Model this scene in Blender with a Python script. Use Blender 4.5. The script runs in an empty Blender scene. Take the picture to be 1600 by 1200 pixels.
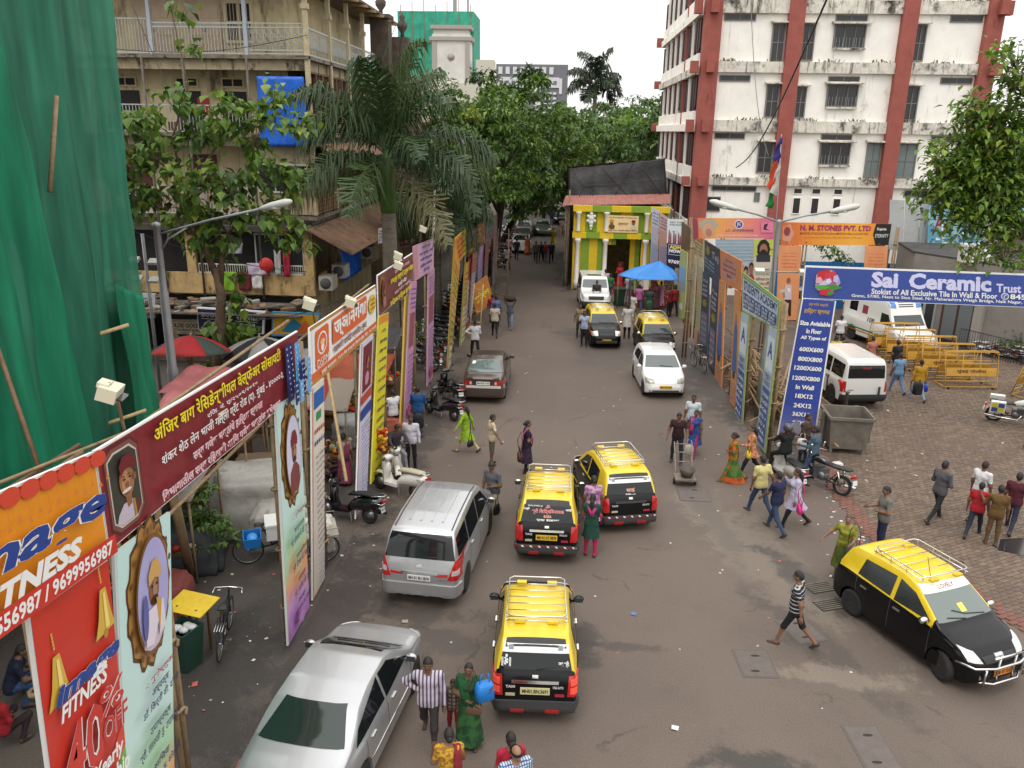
import bpy,math,random
import numpy as np
from mathutils import Matrix,Vector
from mathutils.bvhtree import BVHTree
R=math.radians
rnd=random.Random(7)
nr=np.random.RandomState(5)
S=bpy.context.scene
COL=S.collection
cd=bpy.data.cameras.new('camera')
cam=bpy.data.objects.new('camera',cd);COL.objects.link(cam);S.camera=cam
cd.sensor_width=36.0;cd.lens=28.8;cd.clip_end=2500;cd.clip_start=0.1
cam.matrix_world=Matrix(((0.99788,-0.03304,0.05607,0),(0.06333,0.29428,-0.95362,0),(0.01500,0.95515,0.29575,9.8),(0,0,0,1)))
W=bpy.data.worlds.new('World');S.world=W;W.use_nodes=True
_n=W.node_tree.nodes;_l=W.node_tree.links
_bg=_n['Background'];_bg.inputs['Strength'].default_value=0.12
_sky=_n.new('ShaderNodeTexSky');_sky.sky_type='NISHITA';_sky.sun_disc=False
_sky.sun_elevation=R(62);_sky.sun_rotation=R(200)
_mx=_n.new('ShaderNodeMix');_mx.data_type='RGBA';_mx.inputs[0].default_value=0.93
_geo=_n.new('ShaderNodeTexCoord');_sep=_n.new('ShaderNodeSeparateXYZ');_l.new(_geo.outputs['Generated'],_sep.inputs[0])
_mr=_n.new('ShaderNodeMapRange');_l.new(_sep.outputs['Z'],_mr.inputs[0])
_mr.inputs[1].default_value=0.0;_mr.inputs[2].default_value=1.0;_mr.inputs[3].default_value=9.2;_mr.inputs[4].default_value=21.0
_nz=_n.new('ShaderNodeTexNoise');_nz.inputs['Scale'].default_value=3.0;_nz.inputs['Detail'].default_value=5;_l.new(_geo.outputs['Generated'],_nz.inputs['Vector'])
_mm=_n.new('ShaderNodeMath');_mm.operation='MULTIPLY_ADD';_l.new(_nz.outputs[0],_mm.inputs[0]);_mm.inputs[1].default_value=1.5;_l.new(_mr.outputs[0],_mm.inputs[2])
_cl=_n.new('ShaderNodeMix');_cl.data_type='RGBA';_cl.blend_type='MULTIPLY';_cl.inputs[0].default_value=1.0
_cl.inputs[6].default_value=(1.0,0.985,0.965,1);_l.new(_mm.outputs[0],_cl.inputs[7])
_l.new(_sky.outputs[0],_mx.inputs[6]);_l.new(_cl.outputs[2],_mx.inputs[7]);_l.new(_mx.outputs[2],_bg.inputs['Color'])
sd=bpy.data.lights.new('sun','SUN');sd.energy=1.1;sd.angle=R(25);sd.color=(1.0,0.96,0.9)
sun=bpy.data.objects.new('sun',sd);COL.objects.link(sun);sun.rotation_euler=(R(28),0,R(-20))
vs=S.view_settings;vs.view_transform='Standard';vs.look='None';vs.exposure=-0.1;vs.gamma=1.0;vs.use_curve_mapping=False
S.render.engine='CYCLES'
S.cycles.use_denoising=True
S.cycles.max_bounces=6;S.cycles.diffuse_bounces=3;S.cycles.transparent_max_bounces=8
S.cycles.use_adaptive_sampling=True
def lin(c):
 return tuple(((x/12.92)if x<=.04045 else((x+.055)/1.055)**2.4)for x in c)
def hx(h):
 h=h.lstrip('#');return lin(tuple(int(h[i:i+2],16)/255 for i in(0,2,4)))
_MC={}
def M(col,rough=.6,metal=0.,var=.0,vs=3.,bump=0.,bs=40.,dirt=None,coat=0.,spec=.5,name=None,trans=0.,streak=None):
 """procedural material: base colour, noise variation, bump, dirt=(colour, amount, scale, stretchZ)"""
 if isinstance(col,str):col=hx(col)
 key=(tuple(col),rough,metal,var,vs,bump,bs,dirt,coat,spec,trans,streak)
 if key in _MC:return _MC[key]
 m=bpy.data.materials.new(name or 'mat');m.use_nodes=True;m.diffuse_color=(*col,1)
 t=m.node_tree;n=t.nodes;l=t.links;b=n['Principled BSDF']
 b.inputs['Base Color'].default_value=(*col,1);b.inputs['Roughness'].default_value=rough
 b.inputs['Metallic'].default_value=metal;b.inputs['Coat Weight'].default_value=coat;b.inputs['Specular IOR Level'].default_value=spec
 b.inputs['Coat Roughness'].default_value=.04
 if var or bump or dirt or streak:
  tc=n.new('ShaderNodeTexCoord')
 cur=None
 if var:
  nz=n.new('ShaderNodeTexNoise');nz.inputs['Scale'].default_value=vs;nz.inputs['Detail'].default_value=6;nz.inputs['Roughness'].default_value=.65
  l.new(tc.outputs['Object'],nz.inputs['Vector'])
  mr=n.new('ShaderNodeMapRange');mr.inputs[1].default_value=.3;mr.inputs[2].default_value=.7;mr.inputs[3].default_value=1-var;mr.inputs[4].default_value=1+var
  l.new(nz.outputs[0],mr.inputs[0])
  mx=n.new('ShaderNodeMix');mx.data_type='RGBA';mx.blend_type='MULTIPLY';mx.inputs[0].default_value=1;mx.inputs[6].default_value=(*col,1)
  l.new(mr.outputs[0],mx.inputs[7]);cur=mx.outputs[2]
 for dd in([dirt]if dirt else[])+([streak]if streak else[]):
  dc,da,dscale,dst=dd
  if isinstance(dc,str):dc=hx(dc)
  mp=n.new('ShaderNodeMapping');mp.inputs['Scale'].default_value=(1,1,dst);l.new(tc.outputs['Object'],mp.inputs[0])
  nz=n.new('ShaderNodeTexNoise');nz.inputs['Scale'].default_value=dscale;nz.inputs['Detail'].default_value=8;nz.inputs['Roughness'].default_value=.7
  l.new(mp.outputs[0],nz.inputs['Vector'])
  mr=n.new('ShaderNodeMapRange');mr.interpolation_type='SMOOTHSTEP';c0=.68-.3*da
  mr.inputs[1].default_value=c0;mr.inputs[2].default_value=c0+.16;mr.inputs[4].default_value=min(1.,.35+da);l.new(nz.outputs[0],mr.inputs[0])
  mx=n.new('ShaderNodeMix');mx.data_type='RGBA';mx.inputs[6].default_value=(*col,1);mx.inputs[7].default_value=(*dc,1)
  if cur:l.new(cur,mx.inputs[6])
  l.new(mr.outputs[0],mx.inputs[0]);cur=mx.outputs[2]
 if cur:l.new(cur,b.inputs['Base Color'])
 if bump:
  nz=n.new('ShaderNodeTexNoise');nz.inputs['Scale'].default_value=bs;nz.inputs['Detail'].default_value=4;l.new(tc.outputs['Object'],nz.inputs['Vector'])
  bp=n.new('ShaderNodeBump');bp.inputs['Strength'].default_value=bump;bp.inputs['Distance'].default_value=.05
  l.new(nz.outputs[0],bp.inputs['Height']);l.new(bp.outputs[0],b.inputs['Normal'])
 if trans:
  tb=n.new('ShaderNodeBsdfTranslucent');tb.inputs[0].default_value=(*col,1);ms=n.new('ShaderNodeMixShader');ms.inputs[0].default_value=trans
  l.new(b.outputs[0],ms.inputs[1]);l.new(tb.outputs[0],ms.inputs[2]);l.new(ms.outputs[0],n['Material Output'].inputs[0])
 _MC[key]=m
 return m
def stripes(c1,c2,scale,axis='X',w=.5,rough=.8):
 key=('st',c1,c2,scale,axis,w)
 if key in _MC:return _MC[key]
 m=bpy.data.materials.new('cloth');m.use_nodes=True;t=m.node_tree;n=t.nodes;l=t.links;b=n['Principled BSDF'];b.inputs['Roughness'].default_value=rough
 tc=n.new('ShaderNodeTexCoord');outs=[]
 for ax in axis:
  sp=n.new('ShaderNodeSeparateXYZ');l.new(tc.outputs['Object'],sp.inputs[0])
  a=n.new('ShaderNodeMath');a.operation='MULTIPLY';a.inputs[1].default_value=scale;l.new(sp.outputs[ax],a.inputs[0])
  f=n.new('ShaderNodeMath');f.operation='FRACT';l.new(a.outputs[0],f.inputs[0])
  g=n.new('ShaderNodeMath');g.operation='LESS_THAN';g.inputs[1].default_value=w;l.new(f.outputs[0],g.inputs[0]);outs.append(g.outputs[0])
 o=outs[0]
 if len(outs)>1:
  a=n.new('ShaderNodeMath');a.operation='MAXIMUM';l.new(outs[0],a.inputs[0]);l.new(outs[1],a.inputs[1]);o=a.outputs[0]
 mx=n.new('ShaderNodeMix');mx.data_type='RGBA';mx.inputs[6].default_value=(*hx(c1),1);mx.inputs[7].default_value=(*hx(c2),1)
 l.new(o,mx.inputs[0]);l.new(mx.outputs[2],b.inputs['Base Color'])
 _MC[key]=m
 return m
def blotch(c1,c2,scale,thr=.5,rough=.8):
 key=('bl',c1,c2,scale,thr)
 if key in _MC:return _MC[key]
 m=bpy.data.materials.new('print');m.use_nodes=True;t=m.node_tree;n=t.nodes;l=t.links;b=n['Principled BSDF'];b.inputs['Roughness'].default_value=rough
 tc=n.new('ShaderNodeTexCoord');v=n.new('ShaderNodeTexNoise');v.inputs['Scale'].default_value=scale;v.inputs['Detail'].default_value=3;l.new(tc.outputs['Object'],v.inputs['Vector'])
 mr=n.new('ShaderNodeMapRange');mr.inputs[1].default_value=thr-.05;mr.inputs[2].default_value=thr+.05;l.new(v.outputs[0],mr.inputs[0])
 mx=n.new('ShaderNodeMix');mx.data_type='RGBA';mx.inputs[6].default_value=(*hx(c1),1);mx.inputs[7].default_value=(*hx(c2),1)
 l.new(mr.outputs[0],mx.inputs[0]);l.new(mx.outputs[2],b.inputs['Base Color'])
 _MC[key]=m
 return m
def gradmat(stops,axis='Z',lo=0.,hi=1.,rough=.45):
 """printed colour gradient along an object axis (flat print)"""
 m=bpy.data.materials.new('print_gradient');m.use_nodes=True;t=m.node_tree;n=t.nodes;l=t.links;b=n['Principled BSDF'];b.inputs['Roughness'].default_value=rough
 tc=n.new('ShaderNodeTexCoord');sp=n.new('ShaderNodeSeparateXYZ');l.new(tc.outputs['Object'],sp.inputs[0])
 nz=n.new('ShaderNodeTexNoise');nz.inputs['Scale'].default_value=1.3;l.new(tc.outputs['Object'],nz.inputs['Vector'])
 mr=n.new('ShaderNodeMapRange');mr.inputs[1].default_value=lo;mr.inputs[2].default_value=hi;l.new(sp.outputs[axis],mr.inputs[0])
 ad=n.new('ShaderNodeMath');ad.operation='MULTIPLY_ADD';ad.inputs[1].default_value=.25;l.new(nz.outputs[0],ad.inputs[0]);l.new(mr.outputs[0],ad.inputs[2])
 su=n.new('ShaderNodeMath');su.operation='SUBTRACT';su.inputs[1].default_value=.125;l.new(ad.outputs[0],su.inputs[0])
 cr=n.new('ShaderNodeValToRGB');l.new(su.outputs[0],cr.inputs[0]);e=cr.color_ramp.elements
 while len(e)<len(stops):e.new(.5)
 for i,(p,c)in enumerate(stops):e[i].position=p;e[i].color=(*hx(c),1)
 l.new(cr.outputs[0],b.inputs['Base Color'])
 return m
class MB:
 def __init__(s):s.v=[];s.f=[];s.m=[];s.s=[]
 def add(s,vs,fs,mi=0,smooth=False,mx=None):
  o=len(s.v)
  if mx is not None:vs=[mx@Vector(p)for p in vs]
  s.v.extend(tuple(p)for p in vs)
  for f in fs:s.f.append(tuple(o+i for i in f));s.m.append(mi);s.s.append(smooth)
  return s
 def box(s,c,d,mi=0,rz=0.,mx=None,rx=0.,ry=0.):
  x,y,z=d[0]/2,d[1]/2,d[2]/2
  m=Matrix.Translation(c)@Matrix.Rotation(rz,4,'Z')@Matrix.Rotation(ry,4,'Y')@Matrix.Rotation(rx,4,'X')
  if mx is not None:m=mx@m
  vs=[(-x,-y,-z),(x,-y,-z),(x,y,-z),(-x,y,-z),(-x,-y,z),(x,-y,z),(x,y,z),(-x,y,z)]
  return s.add(vs,[(0,3,2,1),(4,5,6,7),(0,1,5,4),(1,2,6,5),(2,3,7,6),(3,0,4,7)],mi,False,m)
 def bb(s,x0,x1,y0,y1,z0,z1,mi=0):
  return s.box(((x0+x1)/2,(y0+y1)/2,(z0+z1)/2),(abs(x1-x0),abs(y1-y0),abs(z1-z0)),mi)
 def tube(s,pts,r,n=8,mi=0,cap=True,smooth=True,closed=False):
  pts=[Vector(p)for p in pts];k=len(pts);rs=r if isinstance(r,(list,tuple))else[r]*k
  rings=[];up=None
  for i,p in enumerate(pts):
   a=pts[(i-1)%k]if(i or closed)else p;b=pts[(i+1)%k]if(i<k-1 or closed)else p
   t=(b-a).normalized()
   if up is None:
    up=Vector((0,0,1))if abs(t.z)<.9 else Vector((1,0,0))
   x=t.cross(up)
   if x.length<1e-4:x=t.cross(Vector((1,.3,0)))
   x.normalize();y=x.cross(t);up=y
   rings.append([p+(x*math.cos(q)+y*math.sin(q))*rs[i]for q in(2*math.pi*j/n for j in range(n))])
  return s.loft(rings,mi,cap and not closed,smooth,closed)
 def loft(s,rings,mi=0,cap=True,smooth=True,loop=False):
  n=len(rings[0]);k=len(rings);vs=[p for r in rings for p in r];fs=[]
  for i in range(k if loop else k-1):
   a=i*n;b=((i+1)%k)*n
   for j in range(n):fs.append((a+j,a+(j+1)%n,b+(j+1)%n,b+j))
  if cap and not loop:fs.append(tuple(range(n-1,-1,-1)));fs.append(tuple((k-1)*n+j for j in range(n)))
  return s.add(vs,fs,mi,smooth)
 def grid(s,P,mi=0,smooth=True):
  a=len(P);b=len(P[0]);vs=[p for r in P for p in r]
  return s.add(vs,[(i*b+j,i*b+j+1,(i+1)*b+j+1,(i+1)*b+j)for i in range(a-1)for j in range(b-1)],mi,smooth)
 def ell(s,c,r,mi=0,nu=12,nv=8,mx=None,smooth=True):
  vs=[(0,0,-1)]
  for i in range(1,nv):
   th=math.pi*i/nv
   vs+=[(math.sin(th)*math.cos(q),math.sin(th)*math.sin(q),-math.cos(th))for q in(2*math.pi*j/nu for j in range(nu))]
  vs.append((0,0,1));N=len(vs)-1;fs=[]
  for j in range(nu):
   fs.append((0,1+(j+1)%nu,1+j));fs.append((N,N-nu+j,N-nu+(j+1)%nu))
   for i in range(nv-2):
    a=1+i*nu;fs.append((a+j,a+(j+1)%nu,a+nu+(j+1)%nu,a+nu+j))
  m=Matrix.Translation(c)@Matrix.Diagonal((*r,1))if mx is None else mx@Matrix.Translation(c)@Matrix.Diagonal((*r,1))
  return s.add(vs,fs,mi,smooth,m)
 def lathe(s,prof,n=16,mi=0,mx=None,smooth=True,axis='Z'):
  rings=[]
  for r_,z in prof:
   row=[]
   for j in range(n):
    q=2*math.pi*j/n;a,b=r_*math.cos(q),r_*math.sin(q)
    p=Vector((a,b,z))if axis=='Z' else Vector((z,a,b))
    row.append(mx@p if mx is not None else p)
   rings.append(row)
  return s.loft(rings,mi,True,smooth)
 def prism(s,poly,h0,h1,fn,mi=0):
  n=len(poly);vs=[fn(a,b,h0)for a,b in poly]+[fn(a,b,h1)for a,b in poly]
  return s.add(vs,[tuple(range(n))[::-1],tuple(range(n,2*n))]+[(i,(i+1)%n,n+(i+1)%n,n+i)for i in range(n)],mi)
 def torus(s,c,Rr,r,n=24,k=8,mi=0,axis='X',a0=0.,a1=2*math.pi):
  full=abs(a1-a0-2*math.pi)<1e-6;pts=[]
  for i in range(n if full else n+1):
   q=a0+(a1-a0)*i/n
   pts.append((c[0],c[1]+Rr*math.cos(q),c[2]+Rr*math.sin(q))if axis=='X' else(c[0]+Rr*math.cos(q),c[1]+Rr*math.sin(q),c[2]))
  return s.tube(pts,r,k,mi,True,True,full)
 def build(s,name,mats,parent=None,loc=None,rz=None):
  if not s.v:return None
  me=bpy.data.meshes.new(name);me.from_pydata(s.v,[],s.f)
  mats=mats if isinstance(mats,(list,tuple))else[mats]
  for m in mats:me.materials.append(m)
  if len(mats)>1:me.polygons.foreach_set('material_index',s.m)
  me.polygons.foreach_set('use_smooth',s.s);me.update()
  return link(name,me,parent,loc,rz)
LMB=MB
def link(name,me,parent=None,loc=None,rz=None):
 o=bpy.data.objects.new(name,me);COL.objects.link(o)
 if parent is not None:o.parent=parent
 if loc is not None:o.location=loc
 if rz is not None:o.rotation_euler=(0,0,rz)
 return o
def tag(o,label,cat=None,group=None,kind=None):
 if label:o['label']=label
 if cat:o['category']=cat
 if group:o['group']=group
 if kind:o['kind']=kind
 return o
def thing(name,label,cat,loc=(0,0,0),rz=0.,group=None):
 o=link(name,None,None,loc,rz);o.empty_display_size=.2
 return tag(o,label,cat,group)
def struct(o,label=None):return tag(o,label,None,None,'structure')
def copy_tree(o,parent=None):
 c=o.copy();COL.objects.link(c)
 if parent is not None:c.parent=parent
 for ch in o.children:copy_tree(ch,c)
 return c
def npmesh(name,V,F,mats,mi=None,parent=None,smooth=False):
 """big meshes of equal n-gons from numpy arrays"""
 me=bpy.data.meshes.new(name);nv=len(V);nf,k=F.shape
 me.vertices.add(nv);me.vertices.foreach_set('co',np.asarray(V,'f').ravel())
 me.loops.add(nf*k);me.loops.foreach_set('vertex_index',F.astype('i').ravel())
 me.polygons.add(nf);me.polygons.foreach_set('loop_start',np.arange(0,nf*k,k,dtype='i'));me.polygons.foreach_set('loop_total',np.full(nf,k,'i'))
 for m in mats:me.materials.append(m)
 if mi is not None:me.polygons.foreach_set('material_index',np.asarray(mi,'i'))
 me.polygons.foreach_set('use_smooth',np.full(nf,smooth));me.update(calc_edges=True)
 return link(name,me,parent)
_TC={}
def tmesh(body,bold=0.,shear=0.,res=2):
 key=(body,bold,shear)
 if key not in _TC:
  c=bpy.data.curves.new('lettering','FONT');s=list(body)
  for i in range(1,len(s)):
   if s[i]=='\u093f':
    j=i
    while j>0:
     s[j],s[j-1]=s[j-1],s[j];j-=1
     if j>0 and s[j-1]=='\u094d':s[j],s[j-1]=s[j-1],s[j];j-=1;continue
     break
  c.body=''.join(s);c.offset=bold;c.shear=shear;c.resolution_u=res
  o=bpy.data.objects.new('lettering',c);m=bpy.data.meshes.new_from_object(o)
  V=np.zeros(len(m.vertices)*3,'f');m.vertices.foreach_get('co',V);V=V.reshape(-1,3)
  F=[tuple(p.vertices)for p in m.polygons]
  bpy.data.objects.remove(o);bpy.data.curves.remove(c);bpy.data.meshes.remove(m)
  lo=V.min(0);hi=V.max(0);V=(V-lo)/np.maximum(hi-lo,1e-6)
  _TC[key]=(V,F,(hi-lo)[:2])
 return _TC[key]
class Board:
 """a printed board: quad corners TL,TR,BR,BL in (u,v) of its plane; axis L (faces +X), R (faces -X), F (faces -Y)"""
 def __init__(s,parent,org,axis,at,quad,mat,name='panel',th=.04,label=None):
  s.q=[Vector(p)for p in quad];s.org=Vector(org);s.axis=axis;s.at=at;s.parent=parent
  s.art=LMB();s.let=LMB();s.am=[];s.lm=[];s.k=1
  mb=LMB();mb.prism([tuple(p)for p in s.q],-th,0,s.pt)
  s.o=mb.build(name,mat,parent)
  if label:s.o['label']=label
 def pt(s,u,v,n):
  p={'L':(s.at+n,u,v),'R':(s.at-n,u,v),'F':(u,s.at-n,v)}[s.axis]
  return Vector(p)-s.org
 def st(s,a,b,n):
  t=s.q[0].lerp(s.q[1],a);d=s.q[3].lerp(s.q[2],a);p=t.lerp(d,b)
  return s.pt(p.x,p.y,n)
 def _mi(s,lst,mat):
  if isinstance(mat,str):mat=M(mat,.45,var=.06,vs=1.5,bump=.2,bs=2.5)
  if mat not in lst:lst.append(mat)
  return lst.index(mat)
 def poly(s,pts,mat):
  n=.003*s.k;s.k+=1
  s.art.add([s.st(a,b,n)for a,b in pts],[tuple(range(len(pts)))],s._mi(s.am,mat));return s
 def rect(s,a0,b0,a1,b1,mat):return s.poly([(a0,b0),(a1,b0),(a1,b1),(a0,b1)],mat)
 def ell(s,a,b,ra,rb,mat,n=28,wob=0.,wn=9):
  return s.poly([(a+ra*(1+wob*math.cos(wn*q))*math.cos(q),b+rb*(1+wob*math.cos(wn*q))*math.sin(q))for q in(2*math.pi*i/n for i in range(n))],mat)
 def text(s,body,a0,b0,a1,b1,mat,bold=0.,shear=0.,outline=None,keep=False):
  if outline:s.text(body,a0,b0,a1,b1,outline,bold+.02,shear,None,keep)
  V,F,wh=tmesh(body,bold,shear);n=.003*s.k;s.k+=1
  W_=(s.q[1]-s.q[0]).length*(a1-a0);H_=(s.q[3]-s.q[0]).length*(b1-b0)
  if keep:
   sc=min(W_/wh[0],H_/wh[1]);fa=(a1-a0)*(wh[0]*sc/W_);fb=(b1-b0)*(wh[1]*sc/H_)
   am,bm=(a0+a1)/2,(b0+b1)/2;a0,a1,b0,b1=am-fa/2,am+fa/2,bm-fb/2,bm+fb/2
  s.let.add([s.st(a0+(a1-a0)*float(p[0]),b1-(b1-b0)*float(p[1]),n)for p in V],F,s._mi(s.lm,mat));return s
 def lines(s,rows,a0,b0,a1,b1,mat,bold=0.01,shear=0.,fill=.72):
  """rows of text between b0 and b1; a row is text or (text, left, right)"""
  h=(b1-b0)/len(rows)
  for i,r_ in enumerate(rows):
   if not r_:continue
   if isinstance(r_,str):r_=(r_,0.,1.)
   s.text(r_[0],a0+(a1-a0)*r_[1],b0+h*(i+(1-fill)/2),a0+(a1-a0)*r_[2],b0+h*(i+(1+fill)/2),mat,bold,shear)
  return s
 def done(s):
  if s.art.v:s.art.build('artwork',s.am,s.o)
  if s.let.v:s.let.build('lettering',s.lm,s.o)
  return s.o
def road_mat(base,base2,blobs,rough=.85):
 m=bpy.data.materials.new('asphalt');m.use_nodes=True;t=m.node_tree;n=t.nodes;l=t.links;b=n['Principled BSDF']
 tc=n.new('ShaderNodeTexCoord')
 def noise(sc,det=6,ro=.6):
  x=n.new('ShaderNodeTexNoise');x.inputs['Scale'].default_value=sc;x.inputs['Detail'].default_value=det;x.inputs['Roughness'].default_value=ro
  l.new(tc.outputs['Object'],x.inputs['Vector']);return x.outputs[0]
 def mr(o,a,c,d=0.,e=1.):
  x=n.new('ShaderNodeMapRange');x.interpolation_type='SMOOTHSTEP';x.inputs[1].default_value=a;x.inputs[2].default_value=c;x.inputs[3].default_value=d;x.inputs[4].default_value=e;l.new(o,x.inputs[0]);return x.outputs[0]
 def mix(f,a,c):
  x=n.new('ShaderNodeMix');x.data_type='RGBA';l.new(f,x.inputs[0])
  for k,q in((6,a),(7,c)):
   if isinstance(q,tuple):x.inputs[k].default_value=(*q,1)
   else:l.new(q,x.inputs[k])
  return x.outputs[2]
 def mth(op,a,c):
  x=n.new('ShaderNodeMath');x.operation=op
  for k,q in((0,a),(1,c)):
   if isinstance(q,(int,float)):x.inputs[k].default_value=q
   else:l.new(q,x.inputs[k])
  return x.outputs[0]
 big,mid,fine,wob,wob2=noise(.22),noise(1.1,8,.7),noise(45,4,.8),noise(1.2,6,.65),noise(7,6,.75)
 cur=mix(mr(big,.35,.65),base,base2)
 cur=mix(mr(mid,.55,.75,0,.55),cur,tuple(x*.62 for x in base))
 cur=mix(mr(mid,.25,.4,.35,0),cur,tuple(x*1.35 for x in base))
 ro=None;rv=rough
 for(x,y,rx,ry,ang,col,stg,rg)in blobs:
  mp=n.new('ShaderNodeMapping');mp.vector_type='TEXTURE';mp.inputs['Location'].default_value=(x,y,0);mp.inputs['Rotation'].default_value=(0,0,R(ang));mp.inputs['Scale'].default_value=(rx,ry,1)
  l.new(tc.outputs['Object'],mp.inputs[0]);vl=n.new('ShaderNodeVectorMath');vl.operation='LENGTH';l.new(mp.outputs[0],vl.inputs[0])
  d=mth('ADD',vl.outputs['Value'],mth('ADD',mth('MULTIPLY',mth('SUBTRACT',wob,.5),3.2),mth('MULTIPLY',mth('SUBTRACT',wob2,.5),1.5)));f=mr(d,.55,1.2,stg,0.)
  cur=mix(f,cur,col)
  if rg is not None:
   x_=n.new('ShaderNodeMix');l.new(f,x_.inputs[0]);x_.inputs[2].default_value=rough
   if ro is not None:l.new(ro,x_.inputs[2])
   x_.inputs[3].default_value=rg;ro=x_.outputs[0]
 vo=n.new('ShaderNodeTexVoronoi');vo.feature='DISTANCE_TO_EDGE';vo.inputs['Scale'].default_value=.28
 ds=n.new('ShaderNodeVectorMath');ds.operation='ADD';nv=n.new('ShaderNodeTexNoise');nv.inputs['Scale'].default_value=1.5;nv.inputs['Detail'].default_value=6;l.new(tc.outputs['Object'],nv.inputs['Vector'])
 sc=n.new('ShaderNodeVectorMath');sc.operation='SCALE';sc.inputs[3].default_value=.9;l.new(nv.outputs['Color'],sc.inputs[0]);l.new(tc.outputs['Object'],ds.inputs[0]);l.new(sc.outputs[0],ds.inputs[1]);l.new(ds.outputs[0],vo.inputs['Vector'])
 cr=mr(vo.outputs['Distance'],.0,.012,.55,0.);cr=mth('MULTIPLY',cr,mr(noise(.5),.5,.6))
 cur=mix(cr,cur,tuple(x*.35 for x in base))
 g=mr(fine,.28,.72,.66,1.34);mm=n.new('ShaderNodeMix');mm.data_type='RGBA';mm.blend_type='MULTIPLY';mm.inputs[0].default_value=1;l.new(cur,mm.inputs[6]);l.new(g,mm.inputs[7])
 sp=mr(noise(11,2),.69,.72,0,.55);cur=mix(sp,mm.outputs[2],tuple(x*.5 for x in base))
 l.new(cur,b.inputs['Base Color']);b.inputs['Roughness'].default_value=rough
 if ro is not None:l.new(ro,b.inputs['Roughness'])
 bp=n.new('ShaderNodeBump');bp.inputs['Strength'].default_value=.35;bp.inputs['Distance'].default_value=.02;l.new(fine,bp.inputs['Height']);l.new(bp.outputs[0],b.inputs['Normal'])
 return m
def sheet(name,poly,z,mat):
 mb=MB();mb.add([(x,y,z)for x,y in poly],[tuple(range(len(poly)))]);return struct(mb.build(name,mat))
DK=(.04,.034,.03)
sheet('ground',[(-900,-200),(900,-200),(900,1500),(-900,1500)],-.012,M((.09,.075,.06),.9,var=.3,vs=.2))
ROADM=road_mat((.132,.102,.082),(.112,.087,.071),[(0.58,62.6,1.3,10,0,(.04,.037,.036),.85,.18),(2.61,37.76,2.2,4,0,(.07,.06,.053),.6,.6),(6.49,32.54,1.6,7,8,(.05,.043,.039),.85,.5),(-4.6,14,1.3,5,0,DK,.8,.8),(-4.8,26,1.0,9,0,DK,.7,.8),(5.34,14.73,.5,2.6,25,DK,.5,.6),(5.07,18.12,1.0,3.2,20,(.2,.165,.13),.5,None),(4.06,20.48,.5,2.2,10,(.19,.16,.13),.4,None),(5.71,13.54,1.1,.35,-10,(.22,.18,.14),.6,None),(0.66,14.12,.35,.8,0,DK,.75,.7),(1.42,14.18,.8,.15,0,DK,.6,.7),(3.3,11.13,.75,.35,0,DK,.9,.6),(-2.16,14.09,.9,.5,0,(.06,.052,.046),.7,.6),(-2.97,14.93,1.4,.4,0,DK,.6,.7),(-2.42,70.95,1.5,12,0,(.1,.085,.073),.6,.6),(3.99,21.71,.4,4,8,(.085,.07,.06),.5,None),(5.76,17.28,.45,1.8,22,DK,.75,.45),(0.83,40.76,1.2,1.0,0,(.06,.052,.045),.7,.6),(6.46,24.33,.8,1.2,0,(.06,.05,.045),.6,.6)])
sheet('road',[(-4.9,-20),(14,-20),(14,20),(6.9,24),(6.7,56),(1.3,56),(1.3,260),(-5.6,260),(-5.2,60)],0,ROADM)
PAVM=road_mat((.095,.078,.064),(.07,.058,.05),[(-6,12,1.2,3,0,(.03,.026,.024),.8,.6),(-6.2,18,1,2,0,(.12,.1,.085),.6,None),(-7,24,2,5,0,(.035,.03,.028),.7,.6)])
sheet('pavement',[(-40,-20),(-4.9,-20),(-5.2,60),(-5.6,260),(-40,260)],-.006,PAVM)
PB=[(8.24,25.6),(7.92,22),(8.08,17.96),(9.16,17.44),(9.8,15.34),(24,12),(24,60),(6.72,56),(6.72,27)]
sheet('plaza',PB,.004,M((.1,.075,.058),.9,var=.3,vs=1.2,bump=.2,bs=20))
def inpoly(x,y,P_):
 c=False;j=len(P_)-1
 for i in range(len(P_)):
  (xi,yi),(xj,yj)=P_[i],P_[j]
  if(yi>y)!=(yj>y)and x<(xj-xi)*(y-yi)/(yj-yi)+xi:c=not c
  j=i
 return c
def edged(x,y):
 d=9
 for i in range(4):
  a=Vector(PB[i]);b=Vector(PB[i+1]);p=Vector((x,y));t=max(0,min(1,(p-a).dot(b-a)/(b-a).length_squared));d=min(d,(p-a.lerp(b,t)).length)
 return d
PM=[M((.14,.098,.072),.85,var=.3,vs=9),M((.115,.083,.062),.85,var=.3,vs=8),M((.155,.112,.078),.85,var=.3,vs=7),M((.122,.082,.062),.85,var=.3,vs=9),M((.17,.075,.055),.85,var=.3,vs=9)]
pv=[];ca,sa=math.cos(R(28)),math.sin(R(28))
for j in range(-160,330):
 for i in range(-60,260):
  a=i*.236+(j%2)*.118;b=j*.122;x=8+a*ca-b*sa;y=12+a*sa+b*ca
  if y<38 and x<21 and inpoly(x,y,PB):pv.append((x,y))
pv.sort(key=lambda q:q[0]**2+q[1]**2)
plaza=bpy.data.objects['plaza']
pz=np.array([[-.114,-.057,0],[.114,-.057,0],[.114,.057,0],[-.114,.057,0]]);tp=pz*[.97,.94,1]+[0,0,1]
proto=[]
for m in PM:
 mb=MB();mb.add([tuple(p*[1,1,.0])for p in pz]+[(p[0],p[1],.022)for p in tp],[(4,5,6,7),(0,1,5,4),(1,2,6,5),(2,3,7,6),(3,0,4,7)])
 me=bpy.data.meshes.new('paver');me.from_pydata(mb.v,[],mb.f);me.materials.append(m);proto.append(me)
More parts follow.
